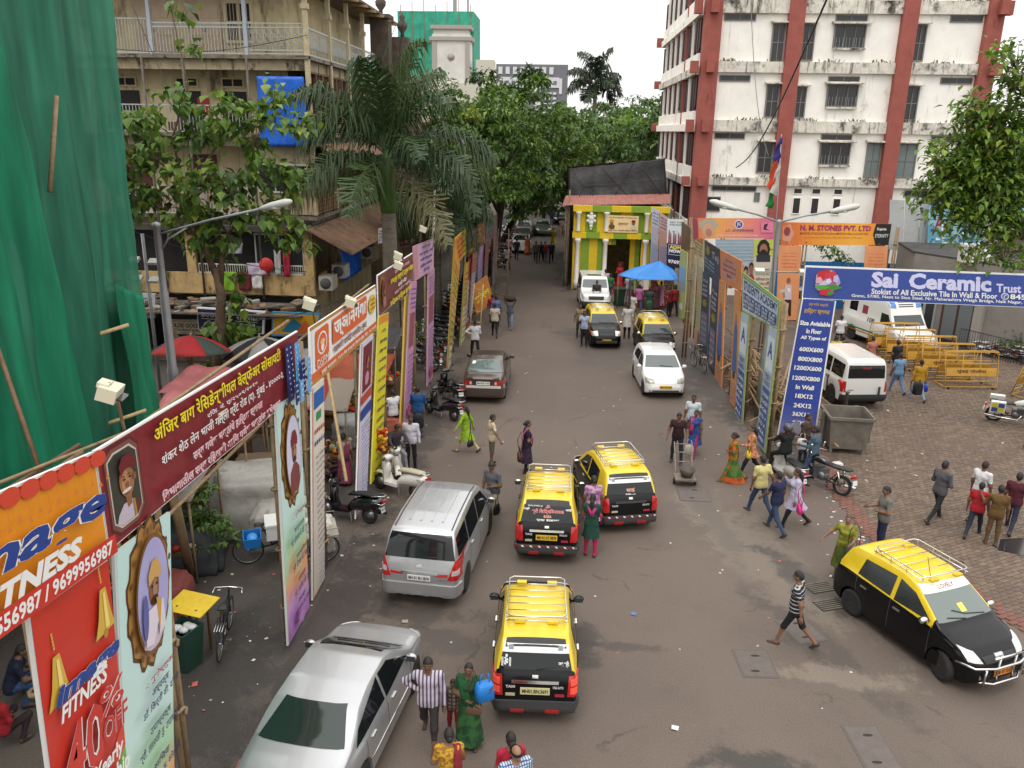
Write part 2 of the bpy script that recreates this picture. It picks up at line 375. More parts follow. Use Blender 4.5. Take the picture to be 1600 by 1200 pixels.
def pmat(x,y):
 if edged(x,y)<.42+.1*math.sin(3*x):return 4
 w=math.sin(x*.9+y*.35)+math.sin(y*.7-x*.3)+nr.rand()*1.4-.7
 return 3 if w>1.0 and nr.rand()<.8 else nr.randint(0,3)
for x,y in pv[:300]:
 o=link('paver',proto[pmat(x,y)],plaza,(x,y,.004+rnd.random()*.007),R(28)+rnd.uniform(-.02,.02));o.rotation_euler[0]=rnd.uniform(-.02,.02)
V=[];mi=[]
for x,y in pv[300:]:
 if rnd.random()<.004:continue
 z=.004+rnd.random()*.008;A=[(x+p[0]*ca-p[1]*sa,y+p[0]*sa+p[1]*ca,.004)for p in pz]+[(x+p[0]*ca-p[1]*sa,y+p[0]*sa+p[1]*ca,z+.018)for p in tp]
 V+=A;mi+=[pmat(x,y)]*5
F=np.array([[4,5,6,7],[0,1,5,4],[1,2,6,5],[2,3,7,6],[3,0,4,7]])
F=(F[None]+(np.arange(len(V)//8)*8)[:,None,None]).reshape(-1,4)
tag(npmesh('far_pavers',np.array(V),F,PM,mi,plaza),None,None,None,'stuff')
CREAM=M((.6,.5,.3),.85,var=.15,vs=1.5,dirt=('#3f3424',.48,1.1,.3),streak=('#4a3c28',.42,4,.1),bump=.1,bs=30)
CREAM2=M((.4,.33,.21),.85,var=.2,vs=2,dirt=('#1f1910',.6,1.5,.4),streak=('#2a2115',.4,5,.15))
PINKW=M((.55,.42,.3),.8,var=.12,vs=3,dirt=('#4a3a2c',.3,2,.3))
CONC=M((.2,.17,.13),.9,var=.3,vs=3,dirt=('#15120e',.6,2.5,1),bump=.3,bs=20)
DARK=M((.02,.018,.016),.8)
GLASSD=M((.03,.033,.035),.12)
WOOD=M((.14,.075,.035),.7,var=.3,vs=4,dirt=('#1c1008',.4,3,.3))
WOODL=M((.3,.2,.11),.75,var=.25,vs=5,dirt=('#2a1a0c',.4,3,.2))
RUST=M((.2,.11,.06),.8,var=.35,vs=2,dirt=('#3a2f26',.5,2,.3))
RAILW=M((.42,.45,.44),.6,var=.15,vs=5)
PLAS_=M((.02,.02,.02),.7)
GREYM=M((.3,.31,.31),.45,.6,var=.15,vs=4)
YELW=M((.5,.34,.15),.85,var=.25,vs=1.5,dirt=('#1f160e',.55,1.3,.5),streak=('#3a2a18',.45,4,.15))
TARPB=M((.01,.12,.6),.45,var=.25,vs=2,bump=.5,bs=6)
def rail(name,parent,x0,y0,x1,y1,z0,z1,mat,step=.11,r=.011,mids=()):
 mb=MB();L_=math.hypot(x1-x0,y1-y0);k=max(2,int(L_/step));an=math.atan2(y1-y0,x1-x0)
 for i in range(k+1):
  t=i/k;mb.box((x0+(x1-x0)*t,y0+(y1-y0)*t,(z0+z1)/2),(r*2,r*2,z1-z0),0,an)
 for z in(z0,z1)+tuple(mids):mb.box(((x0+x1)/2,(y0+y1)/2,z),(L_,.05,.05),0,an)
 return mb.build(name,mat,parent)
def window(parent,axis,at,a0,a1,z0,z1,frame,pane,cols=2,rows=2,dep=.06,fw=.06,bars=False,name='window'):
 """axis F: on plane y=at facing -Y, a = x; axis W: plane x=at facing +X or -X (dep sign), a = y"""
 mb=MB();pb=MB();s=1
 def bx(m,a,b,c,d,d0,d1,mi=0):
  if axis=='F':m.bb(a,b,at-d1,at-d0,c,d,mi)
  else:m.bb(at+d0,at+d1,a,b,c,d,mi)
 d=dep
 for(a,b,c,e)in((a0,a0+fw,z0,z1),(a1-fw,a1,z0,z1),(a0+fw,a1-fw,z0,z0+fw),(a0+fw,a1-fw,z1-fw,z1)):bx(mb,a,b,c,e,0,d)
 for i in range(1,cols):
  x=a0+(a1-a0)*i/cols;bx(mb,x-fw/3,x+fw/3,z0+fw,z1-fw,0,d*.8)
 for i in range(1,rows):
  z=z0+(z1-z0)*i/rows;bx(mb,a0+fw,a1-fw,z-fw/3,z+fw/3,0,d*.7)
 if bars:
  k=max(2,int((a1-a0)/.13))
  for i in range(1,k):
   x=a0+(a1-a0)*i/k;bx(mb,x-.01,x+.01,z0+fw,z1-fw,0,d*.6)
 w=mb.build(name,frame,parent);bx(pb,a0+fw/2,a1-fw/2,z0+fw/2,z1-fw/2,0 if d>0 else 0,d*.3);pb.build('pane',pane,w);return w
def door(parent,x0,x1,z0,z1,y,mat,panels=3):
 mb=MB();mb.bb(x0,x1,y-.06,y-.003,z0,z1)
 hw=(x1-x0)/2
 for k in range(2):
  for i in range(panels):
   a=x0+k*hw+.08;zz=z0+.1+i*(z1-z0-.1)/panels
   mb.bb(a,a+hw-.16,y-.085,y-.06,zz,zz+(z1-z0)/panels-.14)
 d=mb.build('door',mat,parent);h=MB();h.bb(x0+hw-.05,x0+hw+.05,y-.12,y-.086,(z0+z1)/2-.1,(z0+z1)/2+.1);h.build('handle',GREYM,d);return d
def wavy_sheet(name,mat,parent,p00,p10,p01,n=30,amp=.03,thick=True,waves=12):
 """corrugated sheet spanned by corner + two edges"""
 a,b,c=Vector(p00),Vector(p10),Vector(p01);u=b-a;v=c-a;nn=u.cross(v).normalized()
 rows=[[a+u*(i/n)+v*(j/2)+nn*amp*math.sin(2*math.pi*waves*i/n)for i in range(n+1)]for j in range(3)]
 mb=LMB();mb.grid(rows);mb.grid([[p-nn*.015 for p in r_]for r_ in rows]);return mb.build(name,mat,parent)
def cloth(name,mat,parent,P4,nu=16,nv=16,amp=.05,fx=5,sag=0.,ph=0.):
 a,b,c,d=(Vector(p)for p in P4);nn=(b-a).cross(d-a).normalized()
 rows=[]
 for j in range(nv+1):
  t=j/nv;row=[]
  for i in range(nu+1):
   s=i/nu;p=a.lerp(b,s).lerp(d.lerp(c,s),t)
   p=p+nn*amp*(math.sin(fx*6.28*s+1.7*math.sin(3*t+ph))*(.4+.6*t)+.5*math.sin(9*t+5*s+ph));p.z-=sag*math.sin(math.pi*s)*math.sin(math.pi*t)
   row.append(p)
  rows.append(row)
 mb=LMB();mb.grid(rows);o=mb.build(name,mat,parent)
 md=o.modifiers.new('thick','SOLIDIFY');md.thickness=.012;return o
CH=thing('chawl_building','old four storey cream building with railed balconies, blue tarp and hanging laundry','building',(-10.6,35,0))
def ch(mb,name,mat,parent=None):
 mb.v=[(x+10.6,y-35,z)for x,y,z in mb.v];return mb.build(name,mat,parent or CH)
class OffMB(MB):
 def build(s,name,mats,parent=None,loc=None,rz=None):
  if parent is not None:
   r=parent
   while r.parent:r=r.parent
   s.v=[(x-r.location.x,y-r.location.y,z-r.location.z)for x,y,z in s.v]
  return LMB.build(s,name,mats,parent,loc,rz)
MB=OffMB
YF=35.
mb=MB();mb.bb(-27,-11.8,36.2,50,0,15.5);mb.build('wall',CREAM,CH)
for zd,zb,mat in((12.56,12.0,CREAM2),(9.5,9.0,CONC),(6.13,5.75,CONC)):
 m2=MB();m2.bb(-27,-10.5,34.9,50,zd-.14,zd);m2.build('balcony_slab',CONC,CH)
 m2=MB();m2.bb(-27,-10.75,35.1,35.4,zb,zd-.143);m2.bb(-11.0,-10.75,35.403,49.6,zb,zd-.143);m2.build('beam',CREAM2 if zd>12 else CONC,CH)
rail('railing',CH,-16.9,35,-13.15,35,12.62,13.75,RAILW,.13,mids=(13.6,));rail('railing',CH,-27,35,-17.1,35,12.62,13.9,RAILW,.13)
for x in(-17.0,-13.05):m2=MB();m2.bb(x-.07,x+.07,34.95,35.09,12.563,15.6);m2.build('post',M((.4,.44,.48),.6),CH)
door(CH,-18.2,-16.5,12.6,14.75,36.2,PINKW);door(CH,-15.9,-14.5,12.6,14.75,36.2,PINKW)
window(CH,'F',36.2,-14.35,-13.1,13.1,14.75,M((.6,.5,.33),.7),DARK,2,2,.08,.12,True)
for x0,x1 in((-18.2,-16.5),(-15.9,-14.5),(-14.4,-13.0)):window(CH,'F',36.2,x0,x1,14.85,15.35,M((.6,.5,.33),.7),DARK,4,1,.08,.06,name='transom')
m2=MB()
for i in range(8):
 x=-12.9+i*.29
 m2.tube([(x,35,12.62),(x,35,13.75)],.012,5)
 for z in(12.85,13.15,13.45):m2.tube([(x+.145+.1*math.cos(q),35,z+.12*math.sin(q))for q in(6.28*k/10 for k in range(10))],.014,4,closed=True)
 for z in(13.0,13.3):m2.tube([(x+.03,35,z-.1),(x+.145,35,z+.06),(x+.26,35,z-.1)],.012,4)
for z in(12.62,12.75,13.6,13.76):m2.bb(-12.95,-10.7,34.975,35.025,z-.02,z+.02)
m2.build('ornamental_railing',RAILW,CH)
for y0 in(35.3,38.5,41.7,44.9):
 m2=MB()
 for i in range(12):
  y=y0+.2+i*.235;m2.tube([(-10.6,y,12.62),(-10.6,y,13.7)],.011,4)
  m2.tube([(-10.6,y+.118+.09*math.cos(q),13.1+.25*math.sin(q))for q in(6.28*k/8 for k in range(8))],.012,4,closed=True)
 for z in(12.62,13.62):m2.bb(-10.625,-10.575,y0+.1,y0+3.1,z-.03,z+.03)
 m2.build('ornamental_railing',RAILW,CH)
POSTC=M((.5,.42,.27),.8,var=.2,vs=4,dirt=('#3a2c1a',.4,3,.3))
for y in(35.05,38.4,41.6,44.8,48):m2=MB();m2.bb(-10.68,-10.5,y-.09,y+.09,6.2,15.4);m2.bb(-10.74,-10.44,y-.14,y+.14,14.3,14.5);m2.build('post',POSTC,CH)
m2=MB();m2.prism([(-27.5,15.62),(-9.9,15.5),(-9.9,15.6),(-14.5,17.3),(-27.5,17.5)],34.2,50.6,lambda a,b,h:(a,h,b));m2.build('roof',M((.16,.12,.09),.9,var=.3,vs=2,bump=.3,bs=8),CH)
for k in range(9):m2=MB();m2.box((-10.3,35+k*1.8,15.42),(1.3,.09,.12),ry=R(6));m2.build('rafter',WOODL,CH)
rail('railing',CH,-27,35,-13.3,35,9.55,10.6,RAILW,.14)
for x0 in(-18.9,-16.2,-14.2):m2=MB();m2.bb(x0-.55,x0+.55,36.13,36.197,9.5,11.2);m2.build('doorway',DARK,CH)
for x0 in(-18.9,-16.2,-14.2,-12.6):window(CH,'F',36.2,x0-.5,x0+.5,11.35,11.75,M((.55,.44,.28),.7),DARK,2,1,.08,.06,name='transom')
cloth("tarp",TARPB,CH,[(-2.05,-.2,11.75),(-.1,-.2,11.75),(.05,-.25,9.05),(-2.1,-.25,9.0)],20,20,.035,3)
m2=MB();m2.bb(-15.3,-14.8,34.99,35.03,10.2,10.9);m2.build('red_cloth',M('#7a1d18',.8),CH)
rail('railing',CH,-27,35,-13.2,35,6.18,7.25,RAILW,.13)
for k in range(20):m2=MB();m2.bb(-17.9+k*.235,-17.9+k*.235+.21,35.05,35.08,6.18,7.05);m2.build('slat',[PINKW,PINKW,WOODL][k%3],CH)
for x0,x1 in((-19.5,-18.2),(-16.4,-15.2)):m2=MB();m2.bb(x0,x1,36.13,36.197,6.2,8.6);m2.build('shutter',M((.1,.035,.03),.8,var=.2),CH)
m2=MB();m2.bb(-13.2,-10.7,35.1,35.25,6.2,9.0);m2.build('enclosed_bay',CREAM2,CH)
window(CH,'F',35.1,-13.0,-10.8,7.1,8.3,M((.5,.5,.46),.6),GLASSD,3,1,.07,.07)
m2=MB();m2.bb(-27,-10.5,34.4,36.19,5.5,5.74);m2.build('balcony_slab',M((.06,.05,.045),.9,var=.4,vs=2,bump=.3),CH)
m2=MB();m2.bb(-27,-10.7,34.7,34.9,2.75,3.65);m2.bb(-11.1,-10.7,34.69,34.91,3.653,5.497);m2.bb(-16.3,-15.9,34.69,34.91,3.653,5.497);m2.build('parapet',YELW,CH)
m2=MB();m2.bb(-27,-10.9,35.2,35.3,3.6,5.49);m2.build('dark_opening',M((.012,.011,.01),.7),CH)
window(CH,'F',34.9,-13.3,-11.15,3.7,5.4,M((.42,.42,.4),.6),GLASSD,2,1,.05,.06)
rail('railing',CH,-15.8,34.72,-11.2,34.72,3.68,4.05,M((.6,.58,.5),.6),.1)
for k in range(16):m2=MB();m2.bb(-10.695,-10.6,35.4+k*.9,36.2+k*.9,2.6,3.6);m2.build('panel',[YELW,WOODL,CREAM2][k%3],CH)
for zf,k in((9.5,0),(6.2,1)):
 for i in range(4):
  y0=35.3+i*3.2
  m2=MB();m2.bb(-10.72,-10.62,y0,y0+2.9,zf,zf+.95);m2.build('wooden_panel',WOODL,CH)
  m2=MB()
  for j in range(10):m2.bb(-10.615,-10.595,y0+.1+j*.28,y0+.14+j*.28,zf+.05,zf+.9)
  for j in range(5):m2.bb(-10.615,-10.595,y0+.05,y0+2.85,zf+.1+j*.19,zf+.13+j*.19)
  m2.build('lattice',WOOD,CH)
  for j in range(3):
   m2=MB();y=y0+j*.97;fr=m2;fr.bb(-10.75,-10.6,y,y+.07,zf+.95,zf+2.5);fr.bb(-10.75,-10.6,y+.88,y+.95,zf+.95,zf+2.5);fr.bb(-10.75,-10.6,y+.07,y+.88,zf+2.42,zf+2.5)
   for q in range(6 if(j+i+k)%3 else 0):fr.bb(-10.7,-10.65,y+.12+q*.13,y+.14+q*.13,zf+.95,zf+2.42)
   w_=fr.build('window',WOOD,CH);pb=MB();pb.bb(-10.78,-10.765,y+.07,y+.88,zf+.95,zf+2.42);pb.build('pane',GLASSD if(i+j)%2 else DARK,w_)
wavy_sheet('tin_awning',RUST,CH,(0.1,.4,9.1),(.1,13,9.1),(1.1,.4,8.5),120,.025,waves=40)
wavy_sheet('tin_awning',RUST,CH,(0.,-1.5,5.75),(.0,13,5.75),(1.9,-1.5,4.75),140,.025,waves=48)
cloth('blue_cloth',TARPB,CH,[(.5,2.0,5.0),(.5,5.5,5.0),(.55,5.5,3.0),(.55,2.0,3.0)],16,10,.08,4)
for i,(x,y,z)in enumerate(((.35,-.2,3.0),(.55,1.2,3.3),(.6,6.5,3.4))):
 m2=LMB();m2.bb(x-.3,x+.3,y,y+.85,z,z+.6);a=m2.build('air_conditioner',M((.5,.48,.42),.5,dirt=('#4a4236',.4,4,1)),CH);m2=LMB();m2.lathe([(.24,.0),(.24,.02),(.05,.03)],16,mx=Matrix.Translation((x,y-.002,z+.3))@Matrix.Rotation(R(90),4,'X'));m2.build('fan_grille',M((.1,.1,.1),.6),a)
m2=MB();m2.bb(-27,-10.5,34.0,34.69,2.3,2.42);m2.box((-18,33.2,2.25),(15,2.6,.06),rx=R(-9));m2.build('shop_canopy',M((.12,.105,.09),.9,var=.5,vs=2.5,dirt=('#77705f',.35,5,1),bump=.8,bs=7),CH)
for k in range(60):
 x=rnd.uniform(-19,-11);y=rnd.uniform(32.2,34.2);m2=MB();m2.box((x,y,2.2+(y-31.9)*.16+.1),(rnd.uniform(.2,.7),rnd.uniform(.15,.5),rnd.uniform(.02,.12)),rz=rnd.uniform(0,3),rx=rnd.uniform(-.3,.3));m2.build('roof_sheet',[RUST,CONC,WOODL,M((.35,.33,.3),.8)][k%4],CH)
m2=MB();m2.bb(-27,-11,33.4,34.0,0,.4);m2.bb(-11.4,-10.7,34.1,34.68,0,2.28);m2.bb(-15.2,-14.6,34.1,34.68,0,2.28);m2.bb(-18.6,-18.2,34.1,34.68,0,2.28);m2.build('shop_front',M((.16,.11,.075),.85,var=.4,vs=2),CH)
m2=MB();m2.bb(-27,-10.9,35.0,35.1,0,2.6);m2.build('shop_interior',M((.02,.017,.015),.9),CH)
for nm,lab,col,x,z,w,h in(('green_shirt','lime green shirt drying below the dark balcony','#6f9a1c',-14.9,3.75,.75,.85),('maroon_cloth','maroon cloth drying beside the lime green shirt','#5e1422',-14.05,3.75,.6,.8),('white_vest','white vest drying on the yellow parapet beside the tree','#c9c5c0',-13.45,3.75,.55,.7),('red_towel','crimson towel hung in the dark window over the yellow parapet','#9a1730',-12.0,4.75,.32,1.15),('pale_towel','pale grey towel hung beside the crimson towel','#a9aaa8',-12.38,4.75,.3,1.1),('check_cloth','checked grey cloth on the line in the black balcony opening','#8a8a90',-14.6,5.0,.9,.45),('lilac_sheet','pale lilac sheet folded over the railing left of the tree trunk','#b5a5b5',-13.6,4.15,.9,.5)):
 o=cloth(nm,M(col,.85,var=.15,vs=6),None,[(x,34.6,z),(x+w,34.6,z),(x+w*.92,34.55,z-h),(x+w*.05,34.55,z-h)],8,8,.03,2,ph=x);tag(o,lab,'laundry','laundry on the old building')
f=thing('table_fan','red round table fan on the sill of the black window','fan',(-12.75,34.6,3.66))
m2=LMB();m2.lathe([(.02,-.05),(.3,-.04),(.33,0),(.3,.04),(.02,.06)],20,mx=Matrix.Translation((0,0,.42))@Matrix.Rotation(R(90),4,'X'));m2.build('grille',M('#c22a26',.5),f)
m2=LMB();m2.tube([(0,.05,0),(0,.05,.4)],.03);m2.lathe([(.15,0),(.1,.05)],12);m2.build('stand',M('#7a1f1c',.5),f)
for x in(-12.95,-15.6,-17.3):m2=MB();m2.tube([(x,34.6,2.6),(x,34.6,12.4)],.05,7);m2.build('drain_pipe',M((.12,.1,.08),.7,var=.3,vs=4),CH)
for k in range(14):m2=MB();x=rnd.uniform(-19,-11.5);z=rnd.choice((9.5,6.13));m2.box((x,35.5,z+.25),(rnd.uniform(.3,.8),.4,rnd.uniform(.3,.6)),rz=rnd.uniform(-.3,.3));m2.build('stored_box',[WOOD,CREAM2,RUST,M((.05,.1,.16),.7)][k%4],CH)
for k in range(7):m2=MB();y=36+k*1.7;m2.tube([(-10.55,y,6),(-10.5,y+.3,12.4)],.02,5);m2.build('cable',PLAS_,CH)
BX=7.75
RB=thing('office_block','stained white block with red columns and dark screened balconies','building',(BX,52,0))
WHT=M((.9,.87,.8),.85,var=.06,vs=1.2,dirt=('#8f866f',.36,.6,.5),streak=('#7d735e',.34,2.4,.09),bump=.08,bs=15)
WHTD=M((.66,.62,.54),.9,var=.2,vs=3,dirt=('#26221a',.62,.8,.9),streak=('#3a3628',.55,3.2,.1),bump=.2,bs=12)
REDC=M((.31,.085,.065),.85,var=.15,vs=2,dirt=('#57231b',.35,1.6,.3))
SCRN=M((.055,.026,.024),.75,var=.25,vs=6)
m2=MB();m2.bb(BX+.2,24.2,52.2,73,0,21);m2.build('wall',WHT,RB)
m2=MB();m2.bb(7.9,24.3,52.1,73.1,21.003,21.6);m2.build('roof',WHTD,RB)
for x0,x1 in((BX,8.72),(12.5,13.38),(18.85,19.7),(23.5,24.4)):m2=MB();m2.bb(x0,x1,51.75,52.6,0,21.2);m2.build('column',REDC,RB)
BZ=((16.45,17.15),(13.25,13.85),(9.93,10.58),(6.82,7.28))
for z0,z1 in BZ:
 for x0,x1 in((8.723,12.497),(13.383,18.847),(19.703,23.497)):m2=MB();m2.bb(x0,x1,51.95,52.197,z0,z1);m2.build('floor_band',WHTD,RB)
 for x,y in((BX-.35,52.1),(BX+.5,51.55),(24.6,51.9),(24.2,51.55)):m2=MB();m2.bb(x-.25,x+.2,y-.2,y+.2,z0-.05,z1);m2.build('beam_end',REDC,RB)
 m2=MB();m2.bb(BX-.6,BX-.003,72.6,73,z0,z1);m2.build('beam_end',REDC,RB)
FRW=M((.2,.19,.17),.7);PN=M((.035,.035,.036),.15);PNG=M((.16,.2,.2),.1)
def bay_window(x0,x1,z0,z1,shade=True,box=True):
 w_=window(RB,'F',52.2,x0,x1,z0,z1,FRW,PN,3,1,.12,.07)
 if shade:m2=MB();m2.box(((x0+x1)/2,51.98,z1+.1),(x1-x0+.35,.55,.06),rx=R(12));m2.build('sunshade',WHTD,w_)
 if box:m2=MB();m2.bb(x0+.15,x1-.2,52.05,52.197,z0-.9,z0-.12);m2.build('sill_panel',WHT,w_);m2=MB();m2.bb(x0,x1,51.85,52.05,z0-.1,z0-.003);m2.build('sill',WHTD,w_);m2=MB();[m2.bb(x0+.1+k*.19,x0+.12+k*.19,51.9,51.93,z0,z0+.55)for k in range(int((x1-x0)/.19))];m2.build('grille',GREYM,w_)
for z0,z1 in((14.62,15.88),(11.4,12.65),(8.1,9.38)):bay_window(15.2,17.0,z0,z1)
def tall(x0,x1,z0,z1,pn=PN):
 w_=window(RB,'F',52.2,x0,x1,z0,z1,FRW,pn,2,2,.1,.07);m2=MB();m2.box(((x0+x1)/2,52.0,z1+.1),(x1-x0+.25,.45,.06),rx=R(12));m2.build('sunshade',WHTD,w_)
for a in((11.7,12.45,13.9,15.9),(13.42,14.15,13.92,15.9),(11.7,12.45,10.75,12.6),(13.42,14.05,10.75,12.5),(11.55,12.45,7.55,9.35),(19.75,20.4,13.95,15.9),(19.75,20.5,10.7,12.6)):tall(*a)
tall(17.95,18.8,7.4,9.4,PNG);tall(19.75,20.9,7.4,9.4,PNG)
for x0,x1 in((8.9,10.7),(15.2,17.0),(21.6,23.4)):
 for z in(16.05,12.75,9.5):window(RB,'F',52.2,x0,x1,z,z+.36,FRW,PN,2,1,.06,.05,name='ventilator')
for x0 in(13.95,15.05,16.35):window(RB,'F',52.2,x0,x0+.5,5.15,6.15,WHT,PN,1,1,.06,.05);window(RB,'F',52.2,x0-.02,x0+.52,6.35,6.7,WHT,PN,1,1,.06,.04,name='ventilator')
window(RB,'F',52.2,9.0,11.7,6.45,6.75,FRW,PN,3,1,.06,.05,name='ventilator');window(RB,'F',52.2,8.75,9.6,5.2,6.1,FRW,PN,1,1,.06,.05)
window(RB,'F',52.2,11.6,11.95,5.85,6.4,FRW,PNG,1,1,.06,.05);window(RB,'F',52.2,20.5,23.4,6.3,6.7,FRW,PN,3,1,.06,.05,name='ventilator')
for k,zb in enumerate((3.6,6.85,10.1,13.35,16.6)):
 m2=MB();m2.bb(BX-.25,BX+.198,52.62,72.55,zb-.2,zb+.25);m2.build('floor_band',WHTD if k%2 else WHT,RB)
 for i in range(7):
  y0=52.75+i*2.83
  m2=MB();m2.bb(BX-.1,BX+.15,y0+.1,y0+2.7,zb+.25,zb+1.0)
  m2.build('parapet',WHT,RB)
  m2=MB();[m2.bb(BX-.05+.04*(q%2),BX+.0+.04*(q%2),y0+.12+q*.43,y0+.53+q*.43,zb+1.3-.12*((q*7+i)%3),zb+2.9)for q in range(6)]
  m2.build('balcony_screen',SCRN,RB)
  m2=MB();m2.bb(BX+.1,BX+.19,y0+.1,y0+2.7,zb+1.0,zb+3.0);m2.build('dark_opening',DARK,RB)
for i in range(1,7):m2=MB();y0=52.65+i*2.83;m2.bb(BX-.16,BX+.1,y0-.07,y0+.07,0,20.5);m2.build('red_mullion',REDC if i==2 else WHT,RB)
GRASSM=[M((.05,.075,.02),.8),M((.08,.1,.03),.8),M((.09,.08,.04),.8)]
V=[];mi=[]
for z0,z1 in BZ:
 for x0,x1 in((8.75,12.4),(13.5,18.7),(19.8,23.4)):
  for k in range(60):
   x=rnd.uniform(x0,x1)
   if math.sin(x*2.1+z0)+rnd.random()<.35:continue
   h=rnd.uniform(.04,.22);y=rnd.uniform(51.97,52.17);d=rnd.uniform(-.1,.1)
   V+=[(x-.015,y,z1),(x+.015,y,z1),(x+d+.02,y-.04,z1+h),(x+d-.03,y-.02,z1+h*.8)];mi.append(rnd.randrange(3))
o=npmesh('ledge_weeds',np.array(V)-[BX,52,0],np.arange(len(V)).reshape(-1,4),GRASSM,mi,RB);o['kind']='stuff'
def netmat(col,a,frac=.8):
 m=bpy.data.materials.new('netting');m.use_nodes=True;t=m.node_tree;n=t.nodes;l=t.links;b=n['Principled BSDF'];b.inputs['Roughness'].default_value=.7
 tc=n.new('ShaderNodeTexCoord');mp=n.new('ShaderNodeMapping');mp.inputs['Scale'].default_value=(1,1,.12);l.new(tc.outputs['Object'],mp.inputs[0])
 nz=n.new('ShaderNodeTexNoise');nz.inputs['Scale'].default_value=2.2;nz.inputs['Detail'].default_value=7;l.new(mp.outputs[0],nz.inputs['Vector'])
 cr=n.new('ShaderNodeValToRGB');l.new(nz.outputs[0],cr.inputs[0]);e=cr.color_ramp.elements;e[0].position=.32;e[0].color=(*[x*.55 for x in col],1);e[1].position=.7;e[1].color=(*[min(1,x*1.2+.012)for x in col],1)
 l.new(cr.outputs[0],b.inputs['Base Color'])
 wv=n.new('ShaderNodeTexNoise');wv.inputs['Scale'].default_value=90;l.new(tc.outputs['Object'],wv.inputs['Vector']);bp=n.new('ShaderNodeBump');bp.inputs['Strength'].default_value=.25;bp.inputs['Distance'].default_value=.02;l.new(wv.outputs[0],bp.inputs['Height']);l.new(bp.outputs[0],b.inputs['Normal'])
 tl=n.new('ShaderNodeBsdfTranslucent');l.new(cr.outputs[0],tl.inputs[0]);ms=n.new('ShaderNodeMixShader');ms.inputs[0].default_value=.3;l.new(b.outputs[0],ms.inputs[1]);l.new(tl.outputs[0],ms.inputs[2])
 tr=n.new('ShaderNodeBsdfTransparent');m2_=n.new('ShaderNodeMixShader');m2_.inputs[0].default_value=1-a;l.new(ms.outputs[0],m2_.inputs[1]);l.new(tr.outputs[0],m2_.inputs[2]);l.new(m2_.outputs[0],n['Material Output'].inputs[0])
 return m
NET1=netmat((.026,.235,.14),.95);NET2=netmat((.003,.27,.135),.97)
SC=thing('netted_scaffold','tall scaffold wrapped in draped green safety netting','scaffold',(-10.7,14,0))
from mathutils.noise import noise as mnoise
def drape(name,mat,y0,y1,z0,z1,x,amp,fr,lean0=0.,lean1=0.,ph=0.,x2=None):
 rows=[];nv,nu=130,130;x2=x if x2 is None else x2
 for j in range(nv+1):
  t=j/nv;z=z1+(z0-z1)*t;row=[]
  for i in range(nu+1):
   s=i/nu;y=y0+lean0*t+(y1+lean1*t-y0-lean0*t)*s
   d=amp*(math.sin(fr*s*6.28+ph+1.3*math.sin(2.2*t+ph))+.5*math.sin(fr*2.3*s*6.28+3*t+ph)+.35*math.sin(23*s+11*t+ph))*(.5+.6*t)+.12*math.sin(5*t+7*s+ph)*amp*6+.1*mnoise(Vector((s*9,t*5+s*2,ph)))+.04*mnoise(Vector((s*26,t*16-s*8,ph)))
   row.append((x+(x2-x)*t+d,y,z+.08*math.sin(9*s+ph)))
  rows.append(row)
 mb=MB();mb.grid(rows);return mb.build(name,mat,SC)
drape('netting',NET1,9.5,20.1,1.75,21,-10.75,.13,4,0,.1)
drape('netting',NET2,8.0,14.6,2.2,21,-10.3,.09,4,0,1.9,1.4)
cloth('netting',NET2,SC,[(.1,4.7,6.2),(.05,5.95,5.6),(.15,6.0,2.2),(.3,4.7,1.9)],20,26,.06,3)
def ff(nm,pts,r,mat):m2=MB();m2.tube(pts,r,7);return m2.build(nm,mat,SC)
BAMB=M((.25,.17,.09),.7,var=.3,vs=6,dirt=('#2b1d10',.4,5,.3));BAMBL=M((.5,.36,.17),.6,var=.2,vs=6)
ff('bamboo_pole',[(-10.45,17.15,10.33),(-10.45,16.46,8.46)],.05,BAMB)
for y in(10.5,13,15.5,18,20):ff('bamboo_pole',[(-11.1,y,0),(-11.1,y,20.5)],.06,BAMB)
for z in(3,6,9,12,15,18):ff('bamboo_pole',[(-11.15,8,z),(-11.15,20.3,z)],.05,BAMB)
for a in((17.9,5.2),(18.2,3.0),(17.6,2.2)):ff('bamboo_pole',[(-11.2,a[0]-.6,a[1]-.2),(-10.0,a[0]+.1,a[1]+.15)],.045,BAMBL)
m2=MB();m2.bb(-22,-11.6,2,20,0,21);m2.build('wall',M((.05,.05,.045),.9),SC)
cloth('fallen_netting',NET2,SC,[(.2,0,3.0),(.3,4.2,2.6),(2.3,4.0,1.9),(2.6,0,2.6)],50,40,.13,12,.2)
cloth('fallen_netting',NET2,SC,[(1.4,-3,4.1),(1.6,1.5,3.1),(3.0,1.2,2.8),(3.2,-3,3.7)],50,30,.13,10,.2,2.)
HALL=thing('festival_hall','long shed with black tarpaulin side and red tin eave','hall',(3.4,56,0))
BARKD_=M((.05,.04,.03),.9)
TARPK=M((.022,.021,.023),.55,var=.3,vs=1.5,bump=.6,bs=5)
cloth('black_tarp',TARPK,HALL,[(-3.2,-.1,7.5),(3.0,-.6,8.2),(3.3,-1.0,5.75),(-3.1,-.9,5.35)],40,24,.06,5)
TINR=M((.36,.15,.12),.7,var=.25,vs=3,dirt=('#7a5a4a',.3,3,1))
wavy_sheet('tin_eave',TINR,HALL,(-3.3,-.9,5.75),(3.5,-1.0,6.0),(-3.5,-2.4,5.25),120,.03,waves=40)
wavy_sheet('tin_roof',TINR,HALL,(-3.3,-.15,7.55),(3.1,-.65,8.25),(-3.3,14,5.2),100,.03,waves=36)
m2=MB();m2.bb(.3,6.6,57,70,0,5.1);m2.build('wall',M((.06,.055,.05),.9),HALL)
